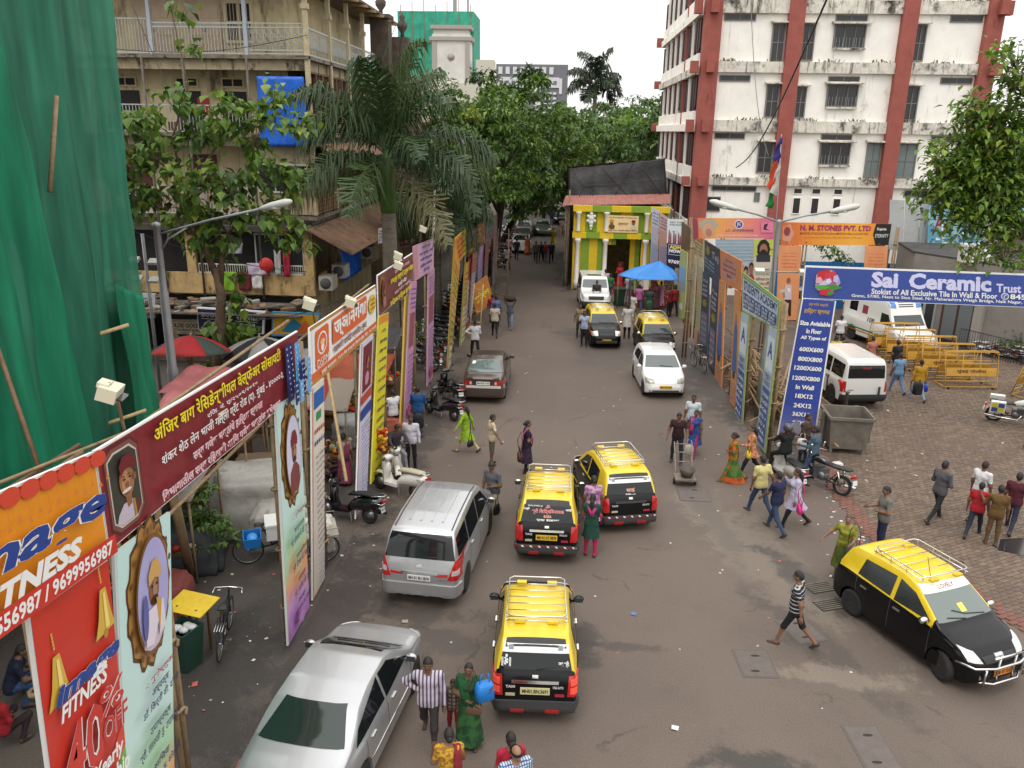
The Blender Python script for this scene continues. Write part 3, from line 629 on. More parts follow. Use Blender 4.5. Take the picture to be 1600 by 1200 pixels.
for(a,b,c,d)in((.3,7.4,2.2,5.5),(2.0,7.7,.8,5.4),(2.4,7.6,4.4,5.6),(4.4,7.9,3.1,5.5),(4.8,7.9,6.4,5.8),(.3,6.2,6.4,6.9)):m2=MB();m2.tube([(a,55.5,b),(c,54.85,d)],.022,6);m2.build('bamboo_pole',BARKD_,HALL)
for k in range(5):m2=MB();m2.tube([(.35,54+k*3.2,0),(.35,54+k*3.2,6.2)],.06,6);m2.build('post',BAMB,HALL)
GT=thing('festival_gate','yellow and green draped festival gate with white columns and red carpet','gate',(3.4,53,0))
YD=M((.72,.5,.02),.8,var=.08,vs=4);GD=M((.22,.34,.03),.8,var=.1,vs=4);PW=M((.75,.72,.66),.5);RC=M((.3,.012,.015),.9)
def stripe_cloth(x0,x1,z0,z1,y,n,ph,par,name='drape'):
 w=(x1-x0)/n
 for k in range(n):
  rows=[[(x0+w*(k+i/10),y+.035*math.sin(i*3.1),z0+(z1-z0)*j)for i in range(11)]for j in(0,1)]
  mb=MB();mb.grid(rows);mb.build(name,YD if(k+ph)%2==0 else GD,par)
stripe_cloth(.65,2.75,0,3.3,53,4,0,GT);stripe_cloth(5.0,6.6,0,3.3,53,3,0,GT);stripe_cloth(.65,6.6,3.7,5.0,53,8,0,GT)
def hstripe(z0,z1,n,ph):
 w=6.05/n
 for k in range(n):mb=MB();mb.bb(.6+w*k,.6+w*(k+1),52.7,53.1,z0,z1);mb.build('beam',YD if(k+ph)%2==0 else GD,GT)
hstripe(4.98,5.35,5,0);hstripe(3.32,3.68,7,0)
for x in(.95,2.72,5.25):
 mb=MB();mb.lathe([(.2,0),(.2,.5),(.14,.55),(.13,2.9),(.2,3.05),(.2,3.2)],14,mx=Matrix.Translation((x,52.75,0.1)));mb.build('column',PW,GT)
 mb=MB();mb.lathe([(.14,3.75),(.12,3.8),(.12,4.75),(.2,4.9),(.2,4.97)],14,mx=Matrix.Translation((x,52.75,0)));mb.build('column',PW,GT)
for x in(2.72,5.3):mb=MB();mb.bb(x-.28,x+.28,52.3,52.6,0,.85);mb.build('plinth',PW,GT)
mb=MB();mb.bb(2.75,5.0,53,57.9,0,.06);mb.bb(2.2,5.6,51.4,52.99,0,.03);mb.build('carpet',RC,GT)
stripe_cloth(2.76,3.4,2.9,3.3,53.05,2,0,GT);stripe_cloth(4.35,4.98,0,3.3,53.6,2,0,GT);mb=MB();mb.bb(2.75,5,56.9,56.98,0,3.3);mb.build('backdrop',M((.09,.07,.02),.9,var=.5),GT)
b=Board(GT,(3.4,53,0),'F',52.66,[(2.75,4.8),(4.71,4.76),(4.73,3.73),(2.8,3.72)],M((.8,.62,.3),.6),'sign_panel')
b.text('भव्य सेवा सार्वजनिक गणेशोत्सव मंडळ',.05,.06,.95,.2,'#8c1512',.02);b.text('सर्व गणेश भक्तांचे हार्दिक स्वागत',.03,.82,.97,.95,'#8c1512',.02);b.text('स्वागत',.35,.42,.68,.62,'#a33010',.01,.3)
for s_ in(.14,.84):b.ell(s_,.66,.1,.16,'#c9c0b0' if s_>.5 else '#6b4a2a');b.ell(s_,.42,.055,.14,'#8a5a3a');b.ell(s_,.32,.07,.09,'#8c1512' if s_>.5 else '#c09030')
b.done()
mb=MB();
for(x,z,r)in((0,0,.16),(0,.28,.2),(0,.55,.13),(-.2,.4,.09),(.2,.4,.09),(-.22,.1,.09),(.22,.1,.09),(0,-.22,.12),(0,-.4,.07)):mb.ell((1.75+x,52.78,4.3+z),(r,.08,r*1.15),nu=10,nv=6)
mb.build('plaster_ornament',PW,GT)
TINW=M((.42,.43,.43),.55,.1,var=.12,vs=1.2,dirt=('#7a746a',.3,1.5,.3))
sh=thing('tin_hoarding','tall grey flat tin sheet wall above the plaza shops','hoarding',(20,47.5,0))
for u0,u1 in((1391,1414),(1415,1437),(1438,1458)):
 q={1391:[(17.99,6.45),(18.78,6.43),(19.14,3.66),(18.32,3.71)],1415:[(18.82,6.44),(19.58,6.42),(19.96,3.57),(19.17,3.66)],1438:[(19.61,6.42),(20.31,6.36),(20.49,3.51),(19.99,3.57)]}[u0]
 mb=MB();mb.prism(q,47.5+.02*(u0%3),47.54+.02*(u0%3),lambda a,b,h:(a,h,b));mb.build('tin_sheet',TINW,sh)
for x in(18.3,19.8,21):mb=MB();mb.bb(x,x+.12,47.6,47.72,0,5);mb.build('post',GREYM,sh)
gr=thing('painted_hoarding','light blue painted tin sheet with a red letter A','hoarding',(22,47,0))
b=Board(gr,(22,47,0),'F',47,[(19.88,6.46),(22.88,6.39),(23.33,3.12),(20.23,3.47)],blotch('#5f9ab0','#8fb8c4',1.2,.5),'tin_sheet')
b.text('A',.1,.22,.32,.52,'#8c3040',.01);b.text('ए',.5,.2,.9,.6,'#7f9fb5',.02)
for k in range(26):a,c=rnd.uniform(.05,.7),rnd.uniform(.4,.9);b.ell(a,c,rnd.uniform(.01,.05),rnd.uniform(.01,.04),['#33658c','#d8e4e8','#27507a'][k%3],9,.3,3)
b.done();mb=MB();mb.bb(21,21.12,47.05,47.17,0,6);mb.build('post',GREYM,gr)
bf=thing('blue_fence','bright blue corrugated fence behind the orange arch','fence',(15.5,48.8,0))
wavy_sheet('tin_sheet',M((.01,.13,.36),.5,var=.15,vs=2),bf,(-3.2,0,0),(4.0,0,0),(-3.2,0,2.75),90,.03,waves=28)
mb=MB();[mb.bb(12.4+k*2.2,12.5+k*2.2,48.9,49,0,2.6)for k in range(4)];mb.build('post',GREYM,bf)
GW=thing('grey_shop_building','low grey walled shop with glass door at the right of the plaza','building',(19,42.5,0))
gwm=M((.22,.2,.18),.9,var=.12,vs=1.5,dirt=('#3a342c',.3,1.2,.4))
mb=MB();mb.prism([(18.0,43.2),(22.6,35.5),(40,40),(40,47),(18.6,47)],0,4.1,lambda a,b,h:(a,b,h));mb.build('wall',gwm,GW);mb=MB();mb.prism([(17.95,43.3),(22.6,35.45),(40,40),(40,47),(18.6,47.1)],4.103,4.2,lambda a,b,h:(a,b,h));mb.build('roof',M((.05,.047,.045),.9,var=.4,vs=1.2,dirt=('#6b6259',.3,1.5,1),bump=.5,bs=4),GW)
def gwp(t,n,z):x,y=18.0+4.6*t,43.2-7.7*t;return(x-.8585*n,y-.5128*n,z)
def gwbox(t0,t1,z0,z1,n,name,mat,par=GW):mb=MB();mb.prism([(t0,z0),(t1,z0),(t1,z1),(t0,z1)],.004,n,lambda a,b,h:gwp(a,h,b));return mb.build(name,mat,par)
d_=gwbox(.23,.42,0,2.8,.12,'shop_door',M((.07,.025,.02),.6))
for t in(.245,.335):mb=MB();mb.prism([(t,.2),(t+.075,.2),(t+.075,2.6),(t,2.6)],.121,.15,lambda a,b,h:gwp(a,h,b));mb.build('pane',M((.14,.16,.16),.1),d_)
gwbox(.02,.19,0,3.0,.1,'shop_front',M((.3,.32,.33),.4));gwbox(.05,.11,.4,2.4,.13,'window',GLASSD);gwbox(.13,.18,.4,2.4,.13,'window',GLASSD)
gwbox(.42,.47,0,3.2,.2,'pilaster',M((.3,.28,.25),.8))
BR=thing('blue_roof_shed','shed with light blue corrugated roof behind the satellite dishes','shed',(24.6,44,0))
wavy_sheet('tin_roof',M((.1,.36,.6),.5,var=.1,vs=1),BR,(-1.4,-1.6,5.0),(6,-4.2,5.2),(-.6,2.2,6.6),110,.035,waves=34)
mb=MB();mb.bb(23.4,30,43,46,0,4.95);mb.build('wall',M((.16,.13,.09),.9),BR)
for i,(u,v)in enumerate(((1528,400),(1552,410))):
 x,z=[(19.91,4.4),(20.78,4.11)][i]
 d_=thing('satellite_dish',['pale round satellite dish, left of the two on the shop roof','pale round satellite dish, right of the two on the shop roof'][i],'satellite dish',(x,41,4.1),R(60),'satellite dishes on the shop roof')
 mb=LMB();mb.lathe([(.02,0),(.3,.04),(.5,.1),(.66,.2),(.65,.21),(.48,.12),(.02,.02)],22,mx=Matrix.Translation((0,0,z-4.1))@Matrix.Rotation(R(70),4,'X')@Matrix.Rotation(R(180),4,'X'));mb.build('reflector',M((.5,.5,.47),.5),d_)
 mb=LMB();mb.tube([(0,.05,0),(0,.05,z-4.1)],.04,6);mb.tube([(0,0,z-4.5),(0,-.6,z-3.9)],.015,5);mb.build('mount',GREYM,d_)
x,z=19.47,3.94
tk=thing('roof_box_unit','white cooling unit with slatted front on the shop roof','air conditioner',(x,40.5,4.1));mb=LMB();mb.box((0,0,.45),(1.0,.5,.85));mb.build('casing',M((.6,.6,.57),.5),tk);mb=LMB();[mb.box((-.4+k*.16,-.255,.45),(.05,.01,.75))for k in range(6)];mb.build('louvres',M((.15,.15,.15),.6),tk)
FB=thing('netted_tower','far block wrapped in turquoise safety netting','building',(-24,152,0))
mb=MB();mb.bb(-29.5,-16.4,151,162,0,29);mb.build('netting',M((.03,.3,.2),.8,var=.35,vs=.7,bump=.5,bs=1),FB)
mb=MB();mb.bb(-29.8,-16.2,150.8,151.2,24,24.2);[mb.bb(-29+k*2,-28.9+k*2,150.9,151,20,30+(k%3)*.6)for k in range(7)];mb.build('scaffold_pole',BAMB,FB)
mb=MB();mb.bb(-20,-19.4,151.5,152,29,34);mb.bb(-17.6,-17.3,151.5,151.8,29,32);mb.build('mast',GREYM,FB)
CT=thing('white_clock_tower','white square tower with round vent and ledge beside netted block','building',(-19.8,149,0))
FW=M((.62,.6,.55),.85,var=.1,vs=.6);FG=M((.36,.33,.3),.85)
mb=MB();mb.bb(-23,-16.6,147,151,0,25);mb.build('wall',FW,CT);mb=MB();mb.bb(-23.4,-16.2,146.7,150.7,24,24.6);mb.bb(-23.2,-16.4,146.8,150.7,25.8,26.4);mb.bb(-23,-22.2,146.85,147,16,24);mb.bb(-17.4,-16.6,146.85,147,16,24);mb.build('ledge',FG,CT)
mb=MB();mb.bb(-22.8,-16.9,147.3,150.7,25.0,25.8);mb.build('parapet',FW,CT);mb=MB();mb.lathe([(.6,0),(.6,.1)],16,mx=Matrix.Translation((-19.8,146.97,21.5))@Matrix.Rotation(R(90),4,'X'));mb.build('round_vent',FG,CT);mb=MB();mb.bb(-28,-10,146,160,0,17.3);mb.bb(-15.5,-12.5,146.2,150,17.3,21);mb.build('lower_block',M((.55,.52,.44),.85),CT)
HR=thing('high_rise','distant grey and white high rise with banded floors','building',(-12,300,0))
HG=M((.16,.16,.18),.8);HWt=M((.6,.61,.62),.8)
mb=MB();mb.bb(-24.8,-.1,300,320,0,31.5);mb.build('wall',HG,HR)
def hb(n_,m_,*a):mb=MB();[mb.bb(*q)for q in a];mb.build(n_,m_,HR)
hb('white_band',HWt,(-24,-3,299.6,300,24,27.3),(-11.5,-9.3,299.6,300,5,24),(-24,-21,299.7,300,0,24),(-3,-2,299.7,300,22,27))
for k in range(14):hb('balcony',HWt,(-21.8,-14.2,299.4,300,5+k*1.35,5.6+k*1.35))
for k in range(9):
 for i in range(3):mb=MB();mb.bb(-8.3+i*1.6,-7.1+i*1.6,299.7,300,9+k*1.6,9.7+k*1.6);mb.build('window',HWt,HR)
for k in range(10):mb=MB();mb.bb(-23.5+k*2.05,-22.3+k*2.05,299.5,299.62,25,26.2);mb.build('window',HG,HR)
hb('roof_screen',HWt,*[(-24+k*2.5,-22.6+k*2.5,299.6,299.9,28.3,30.6)for k in range(8)])
mb=MB();mb.bb(-10.9,-9.9,299.4,299.6,24.3,27);mb.build('red_panel',M('#a04038',.8),HR)
SB=thing('cream_block','small far cream block above the trees','building',(14,200,0));mb=MB();mb.bb(9.5,21,200,210,0,13.2);mb.bb(9.5,13,201,208,13.2,14.4);mb.build('wall',M((.7,.6,.48),.85),SB);window(SB,'F',200,14.5,16.8,11.5,12.6,FG,DARK,3,1,.1,.1)
for i,(y0,y1,z,xx,lab,cm)in enumerate(((51,60,12.5,-10.2,'dark weathered house next along the street after the cream building',(.28,.2,.12)),(60.5,74,10,-9.8,'grey brown street house with signboards behind the palms',(.2,.18,.15)),(75,100,12,-10.5,'pale far house hidden by street trees',(.4,.36,.3)))):
 h_=thing('street_house',lab,'building',(xx,y0,0),0,'houses along the left of the street')
 mb=MB();mb.bb(xx-9,xx,y0,y1,0,z);mb.build('wall',M(cm,.9,var=.25,vs=1.5,dirt=('#1c150e',.5,1.2,.4)),h_)
 mb=MB();mb.bb(xx-9.4,xx+.6,y0-.1,y1,z,z+.25);mb.build('roof',CONC,h_)
 for f_ in range(3):
  for k in range(int((y1-y0)/2.6)):window(h_,'W',xx,y0+.6+k*2.6,y0+2.0+k*2.6,3.8+f_*2.9,5.4+f_*2.9,WOODL,DARK,2,1,.08,.08)
 for k in range(2):mb=MB();mb.bb(xx+.003,xx+.8,y0+.2,y1-.2,2.9+3*k,3.0+3*k);mb.build('balcony_slab',CONC,h_)
cp=thing('roof_turret','dark stone turret with urn finials above the roofs','turret',(-8.5,47.5,0));mb=MB();x0,zt=-9.91,15.68
mb.bb(x0-.9,x0+.1,47.5,48.5,8,zt);mb.bb(x0-1.0,x0+.2,47.4,48.6,zt-.2,zt);mb.bb(x0-.4,x0+.9,48.8,49.6,8,zt-1.0);mb.build('shaft',M((.1,.08,.06),.95,var=.4,vs=3),cp)
for dx,dz in((-.4,0),(.55,-1.0)):mb=MB();mb.lathe([(.12,0),(.1,.25),(.28,.5),(.3,.7),(.12,.9),(.18,1.05),(.03,1.3)],10,mx=Matrix.Translation((x0+dx,48.1+(dx>0)*1.1,zt+dz)));mb.build('urn_finial',M((.09,.075,.06),.95),cp)
LEAFS=[M((.07,.14,.022),.42,trans=.3),M((.1,.19,.028),.42,trans=.3),M((.16,.27,.035),.42,trans=.35),M((.27,.35,.05),.42,trans=.35),M((.038,.08,.018),.45,trans=.25)]
BARK=M((.14,.095,.06),.9,var=.3,vs=4,bump=.5,bs=15);BARKD=M((.035,.028,.02),.95,var=.3,vs=4,bump=.5,bs=12)
def frames(D,U0=(0,0,1)):
 D=D/np.maximum(np.linalg.norm(D,axis=1,keepdims=True),1e-6);X=np.cross(D,np.broadcast_to(U0,D.shape));X=X/np.maximum(np.linalg.norm(X,axis=1,keepdims=True),1e-6);return D,X,np.cross(X,D)
def leafcards(name,P_,D,size,mats,mi,parent,wid=.6,fold=.15):
 """pointed folded leaves: two quads each"""
 D,X,N=frames(D);s=size[:,None];w=s*wid/2
 a=P_;m1=P_+D*s*.42-N*s*.03;t=P_+D*s-N*s*.12
 l1=P_+D*s*.38+X*w+N*s*fold;r1=P_+D*s*.38-X*w+N*s*fold
 V=np.stack([a,l1,t,m1,a,m1,t,r1],1).reshape(-1,3);F=np.arange(len(V)).reshape(-1,4)
 if parent is not None:V=V-np.array(parent.location)
 return npmesh(name,V,F,mats,np.repeat(mi,2),parent)
def clumps(cs,rs,per,size,spread=1.,up=.35):
 P_,D,S_=[],[],[]
 for c,r in zip(cs,rs):
  d=nr.normal(size=(per,3));d/=np.linalg.norm(d,axis=1,keepdims=True);d[:,2]=np.abs(d[:,2])*.8+d[:,2]*.2
  q=r*(.55+.5*nr.rand(per,1));P_.append(np.array(c)+d*q*[1,1,.7]);D.append(d*.55+nr.normal(size=(per,3))*.55+[0,0,-.7+up*.3]);S_.append(size*(.6+.8*nr.rand(per)))
 return np.concatenate(P_),np.concatenate(D),np.concatenate(S_)
def big_tree(name,label,loc,h,crown_c,crown_r,ncl,per,size,mats_w,group=None,trunk=.28,cat='tree',seed=1,lowest=-.5):
 global nr
 nr=np.random.RandomState(seed);t=thing(name,label,cat,loc,0,group);L_=np.array(loc)
 cs,rs=[],[]
 for k in range(ncl):
  d=nr.normal(size=3);d/=np.linalg.norm(d);d[2]=max(d[2],lowest);q=.45+.6*nr.rand()**.6
  cs.append(L_+np.array(crown_c)+d*q*np.array(crown_r));rs.append((.2+.16*nr.rand())*min(crown_r))
 P_,D,S_=clumps(cs,rs,per,size)
 mi=np.concatenate([np.clip(nr.choice(5,per,p=mats_w),0,4)if nr.rand()<.7 else np.full(per,nr.choice(5,p=mats_w))for _ in range(ncl)])
 leafcards('crown',P_,D,S_,LEAFS,mi,t)
 mb=MB();top=L_+np.array(crown_c)
 mb.tube([L_,L_*.7+top*.3+[.15,.1,0],L_*.3+top*.7,top],[trunk,trunk*.8,trunk*.6,trunk*.3],9);mb.build('trunk',BARKD,t)
 mb=MB()
 for k in range(min(9,ncl)):
  b0=L_*(.55-.04*k)+top*(.45+.04*k);mb.tube([b0,(b0+cs[k])/2+[0,0,.3],cs[k]],[trunk*.45,trunk*.3,trunk*.08],6)
 mb.build('branch',BARKD,t);return t
WD=[.4,.3,.12,.03,.15]
ST=[((-5.9,47,0),(1.2,2,8.4),(3.0,5.0,3.6)),((-5.2,57,0),(1.6,0,8.8),(3.7,5.0,4.6)),((-5.4,70,0),(2.8,0,7.6),(4.4,6,5.0)),((-5.6,84,0),(3.2,0,6.8),(4.6,7,5.0)),((-6,102,0),(3.0,0,7.0),(5.2,8,5.4))]
SL=['leafy rain tree leaning over the road just behind the tall palm','full dark rain tree second along the left kerb, over the parked cars','green street tree shading the middle of the left kerb','street tree arching over the far left lane','farthest street tree on the left before the road vanishes']
for i,(l_,c,r)in enumerate(ST):big_tree('street_tree',SL[i],l_,10,c,r,56,150 if i<3 else 110,.32+.04*i,WD,'street trees on the left',.3,seed=20+i,lowest=-.95 if i>1 else-.6)
FT=[((3.2,84,0),(-.4,0,6.6),(4.4,6,4.2)),((7.5,92,0),(0,0,7.8),(5,6,4.2)),((3.0,108,0),(0,0,8.4),(5.5,6,4.2)),((11,112,0),(0,0,8.6),(6,7,5)),((-.5,128,0),(0,0,5.6),(6,6,5.4)),((6,140,0),(0,0,9.2),(7,8,5.5)),((15,140,0),(0,0,10.5),(7,8,5.5)),((-10,140,0),(0,0,9),(7,8,6)),((-20,125,0),(0,0,10),(7,8,6)),((10,82,0),(0,0,8.0),(3.4,5,4.4))]
FL_=['bright green tree rising behind the black tarp hall','dense tree beside the office block side balconies','rounded tree in the middle of the far park','dark tall tree against the office block corner','tree closing the end of the road','broad far tree below the distant palm','tallest far tree right of the distant palm','far tree below the distant high rise','tree in front of the white tower','olive tree squeezed between hall and office block']
for i,(l_,c,r)in enumerate(FT):big_tree('park_tree',FL_[i],l_,10,c,r,44,80,.5,[[.42,.14,.04,.0,.4],[.32,.34,.18,.03,.13],[.4,.26,.06,.0,.28]][i%3],'trees of the far park',.35,seed=50+i)
nr=np.random.RandomState(9);cs=[(x,165+nr.rand()*40,5+6*nr.rand())for x in np.linspace(-60,60,70)];P_,D,S_=clumps(cs,[3.2]*70,110,1.0)
o=leafcards('far_wood',P_,D,S_,LEAFS,nr.choice(5,len(P_),p=WD),None);tag(o,'green mass of far park trees behind the hall',None,None,'stuff')
FROND=[M((.04,.075,.022),.42,trans=.25),M((.062,.105,.032),.42,trans=.25),M((.15,.14,.06),.5,trans=.2),M((.025,.04,.018),.5,trans=.1)]
def frond(parent,base,az,el,length,droop,nl,ll,mi,seed,lw=.03):
 r_=random.Random(seed);pts=[];p=Vector(base);d=Vector((math.cos(az)*math.cos(el),math.sin(az)*math.cos(el),math.sin(el)));n=14
 for i in range(n+1):
  pts.append(p.copy());p=p+d*(length/n);d.z-=droop/n*(.5+i/n*1.4);d.normalize()
 mb=MB();mb.tube(pts,[.045*(1-.85*i/n)for i in range(n+1)],5)
 for k in range(nl):
  t=(.12+.87*k/nl)*n;i=min(int(t),n-1);q=pts[i].lerp(pts[i+1],t-i);tg=(pts[i+1]-pts[i]).normalized();sd_=tg.cross(Vector((0,0,1)))
  if sd_.length<.05:sd_=Vector((math.sin(az),-math.cos(az),0))
  sd_.normalize();upv=sd_.cross(tg)
  for s in(-1,1):
   L_=ll*math.sin(math.pi*min(.97,.12+.8*k/nl))*r_.uniform(.8,1.15)+.1
   dd=(tg*r_.uniform(.2,.8)+sd_*s*r_.uniform(.45,1)+upv*r_.uniform(-.5,.5)).normalized();a=q;b=a+dd*L_*.5;c=b+(dd*.5+Vector((0,0,-.85-r_.random()*.3))).normalized()*L_*.6
   w=tg*lw
   mb.add([a-w,a+w,b+w*1.4,b-w*1.4,c],[(0,1,2,3),(3,2,4)])
 return mb.build('frond',FROND[mi],parent)
def palm(label,loc,h,shaft,nf,fl,ll,tr,seed,group,nl=84,up=80,lw=.028,dark=False):
 t=thing('palm_tree',label,'palm tree',loc,0,group);L_=Vector(loc);mb=MB()
 mb.tube([L_+Vector((0,0,z))for z in(0,h*.3,h*.6,h)],[tr*1.15,tr,tr*.92,tr*.85],14);mb.build('trunk',M((.2,.17,.13),.9,var=.2,vs=3,streak=('#4a4038',.5,1.5,6),bump=.4,bs=10),t)
 mb=MB();mb.tube([L_+Vector((0,0,h+z))for z in(0,.05,shaft*.6,shaft)],[tr*.85,tr*1.0,tr*.8,tr*.4],14);mb.build('crownshaft',M((.06,.13,.02),.4,var=.15,vs=3),t)
 rr=random.Random(seed)
 for i in range(nf):
  k=i/nf;az=i*2.399+rr.uniform(-.2,.2);el=R(up-95*k+rr.uniform(-6,6))
  frond(t,L_+Vector((0,0,h+shaft*(.95-.25*k))),az,el,fl*rr.uniform(.85,1.1),.9+.9*(1-abs(k-.3)),nl,ll,3 if dark else 2 if k>.88 else(0 if i%3 else 1),seed*50+i,lw)
 return t
palm('large royal palm with green shaft rising through the left row of banners',(-6.95,32.8,0),6.6,2.6,19,4.5,1.35,.33,3,'palms beside the left banners')
palm('second palm with dark trunk and drooping fronds behind the royal palm',(-6.3,41.0,0),6.3,1.5,15,3.9,1.5,.22,8,'palms beside the left banners',up=40)
palm('distant lone palm standing against the white sky',(4.1,130,0),14.6,2.6,17,5.0,1.8,.34,5,None,nl=34,lw=.1,dark=True,up=75)
def near_tree(name,label,loc,limbs,tips,nleaf,size,seed,wts,wid=.72,dz=-.85,kd=5):
 t=thing(name,label,'tree',loc);L_=Vector(loc);rr=random.Random(seed);first=True
 for nm,pts,r0,r1 in limbs:
  mb=MB();n=len(pts);mb.tube([L_+Vector(p)for p in pts],[r0+(r1-r0)*i/(n-1)for i in range(n)],9);mb.build(nm,BARK,t)
 P_,D,S_,mi=[],[],[],[];tw=MB()
 for(c,r,k)in tips:
  c=L_+Vector(c);tone=rr.random()
  for q in range(max(2,k//kd)):
   dv=Vector((rr.gauss(0,1),rr.gauss(0,1),rr.gauss(.2,.7))).normalized();e=c+dv*r*rr.uniform(.5,1.0);st=c-Vector((0,0,r*.5))
   tw.tube([st,st.lerp(e,.5)+Vector((0,0,.08)),e],[.018,.012,.005],4)
   for j in range(9):
    p=e+Vector((rr.gauss(0,.16),rr.gauss(0,.16),rr.gauss(0,.12)));dl=(dv*.4+Vector((rr.gauss(0,.55),rr.gauss(0,.55),rr.gauss(dz,.45))))
    P_.append(p);D.append(dl);S_.append(size*rr.uniform(.6,1.2));x=rr.random()+(tone-.5)*.3
    mi.append(4 if x<wts[0]else 0 if x<wts[1]else 1 if x<wts[2]else 2 if x<wts[3]else 3)
 tw.build('twigs',BARK,t)['kind']='stuff'
 P_=np.array(P_);D=np.array(D);S_=np.array(S_);mi=np.array(mi)
 cdist=np.linalg.norm(P_-[0,0,9.8],axis=1)/S_;order=np.argsort(cdist);big=order[:300];rest=order[300:]
 D1,X1,N1=frames(D);protos={}
 for i in big:
  m_=int(mi[i])
  if m_ not in protos:
   me=bpy.data.meshes.new('leaf');w=wid/2
   me.from_pydata([(0,0,0),(w*.9,.25,.1),(w,.5,.12),(w*.45,.8,.0),(0,1.05,-.14),(-w*.45,.8,0),(-w,.5,.12),(-w*.9,.25,.1),(0,.5,0)],[],[(0,1,8),(1,2,8),(2,3,8),(3,4,8),(4,5,8),(5,6,8),(6,7,8),(7,0,8)]);me.materials.append(LEAFS[m_]);protos[m_]=me
  o=link('leaf',protos[m_],t);mw=Matrix((X1[i],D1[i],N1[i])).transposed().to_4x4();mw=Matrix.Translation(Vector(P_[i])-L_)@mw@Matrix.Scale(float(S_[i]),4);o.matrix_local=mw
 o=leafcards('foliage',P_[rest],D[rest],S_[rest],LEAFS,mi[rest],t,wid,.12);o['kind']='stuff'
 return t
T0=(-12.15,27,0)
FTIPS=[((-14.2+12.15,.3,9.4),.8,60),((-2.5,-.3,8.6),.8,60),((-1.6,.2,10.3),.7,45),((-.4,.1,10.9),.6,30),((.4,.5,9.9),.8,60),((-.9,-.4,9.2),.8,60),((1.4,0,10.5),.8,55),((2.3,-.2,9.8),.8,55),((2.9,.2,10.9),.6,35),((3.4,.1,10.2),.5,26),((3.9,.2,10.0),.4,18),((2.6,.2,8.7),.8,55),((3.4,.1,8.2),.5,30),((1.5,-.5,8.2),.9,70),((.3,-.3,8.3),.9,70),((-1.0,-.2,7.7),.8,60),((-2.0,.1,7.6),.5,35),((.0,-.5,7.0),.8,60),((1.2,-.2,7.0),.8,55),((.4,0,6.2),.6,40),((2.3,.4,7.4),.6,34),((3.0,.2,6.9),.6,36),((3.3,.3,6.2),.5,26),((.6,.3,3.3),.55,40),((1.1,.2,3.2),.5,26),((1.3,.1,4.3),.35,18),((-.1,.2,1.9),.35,16),((1.2,.1,5.0),.3,12),((-2.3,.1,10.0),.5,24),((.6,.2,12.2),.25,9),((.2,.2,13.4),.25,9)]
FTIPS=[((c[0]-.1,c[1],c[2]-.25),r,k)for c,r,k in FTIPS]
near_tree('peepal_tree','leafy tree with forked brown trunk behind the maroon banner',T0,[('trunk',[(0,0,0),(.25,0,2.2),(.55,0,4.2),(.45,0,5.2)],.2,.14),('limb',[(.45,0,4.9),(.0,0,6.2),(-.3,0,7.4),(-.4,0,8.2)],.12,.06),('limb',[(.55,0,4.6),(.7,0,5.6),(1.1,0,6.3)],.11,.07),('limb',[(-.3,0,7.2),(.4,0,8.6),(1.0,.1,9.4),(2.6,0,9.9)],.06,.02),('limb',[(-.4,0,8.0),(-.6,0,9.4),(.1,0,11.0),(-.3,0,13.8)],.05,.012),('limb',[(-.4,0,8.0),(-1.3,0,8.8),(-2.4,0,9.2)],.045,.012),('limb',[(-.2,0,7.8),(1.1,.1,8.2),(3.0,.1,8.4)],.045,.012),('cut_limb',[(-.1,0,.6),(-.9,-.1,2.2),(-1.6,-.1,3.8)],.12,.07),('cut_limb',[(-.2,.2,.4),(.1,.3,2.4),(.2,.3,3.3)],.11,.08)],FTIPS,0,.36,4,(.05,.28,.6,.87),.8)
T1=(16.5,27.5,0)
RT=[(12.48,10.45),(12.47,10.43),(12.14,9.13),(13.39,8.15),(12.83,6.3),(11.52,8.84),(13.87,6.46),(12.51,7.91),(11.44,8.16),(12.78,9.03),(11.94,8.13),(12.24,8.56),(12.76,9.16),(13.17,10.09),(12.83,7.4),(12.97,8.26),(13.6,8.82),(13.44,7.7),(12.91,9.9),(13.28,12.18),(13.62,11.38),(11.85,9.31),(13.58,7.56),(13.55,9.56),(14.4,8.47),(12.1,7.68),(12.97,7.21),(12.02,8.2),(12.31,8.8),(12.8,8.83),(12.78,6.7),(13.93,10.82),(12.98,9.64),(14.3,7.15),(13.07,11.55)]
rt=[((x-16.5,-.5-.05*(i%9),z),.78,[40,50,50,80,12,36,40,60,20,70,62,70,78,70,50,70,70,62,40,40,44,22,52,62,62,34,40,55,60,60,9,44,52,44,14][i])for i,(x,z)in enumerate(RT)]
near_tree('almond_tree','broad leafed tree reaching in from the right edge over the plaza',T1,[('trunk',[(0,0,0),(.1,0,4),(-.2,0,7.5),(-.6,-.5,9.5)],.26,.1),('limb',[(-.1,0,6.5),(-1.6,-.3,7.4),(-3.2,-.2,7.6)],.1,.03),('limb',[(-.2,0,7.4),(-1.8,-.5,8.6),(-3.6,-.3,8.9)],.09,.02),('limb',[(-.4,-.2,8.4),(-.8,-.6,10.5),(-.6,-.5,12)],.08,.02),('limb',[(0,0,5.8),(-1.8,-.4,6.4),(-3.2,-.2,6.2)],.07,.02)],rt,0,.27,6,(.04,.18,.46,.78),.56,-.25,2)
WHI=M((.8,.8,.78),.5);BLK=M((.02,.02,.02),.5);GOLD=M((.62,.4,.06),.4);FRMB=M((.2,.11,.05),.6,var=.4,vs=14)
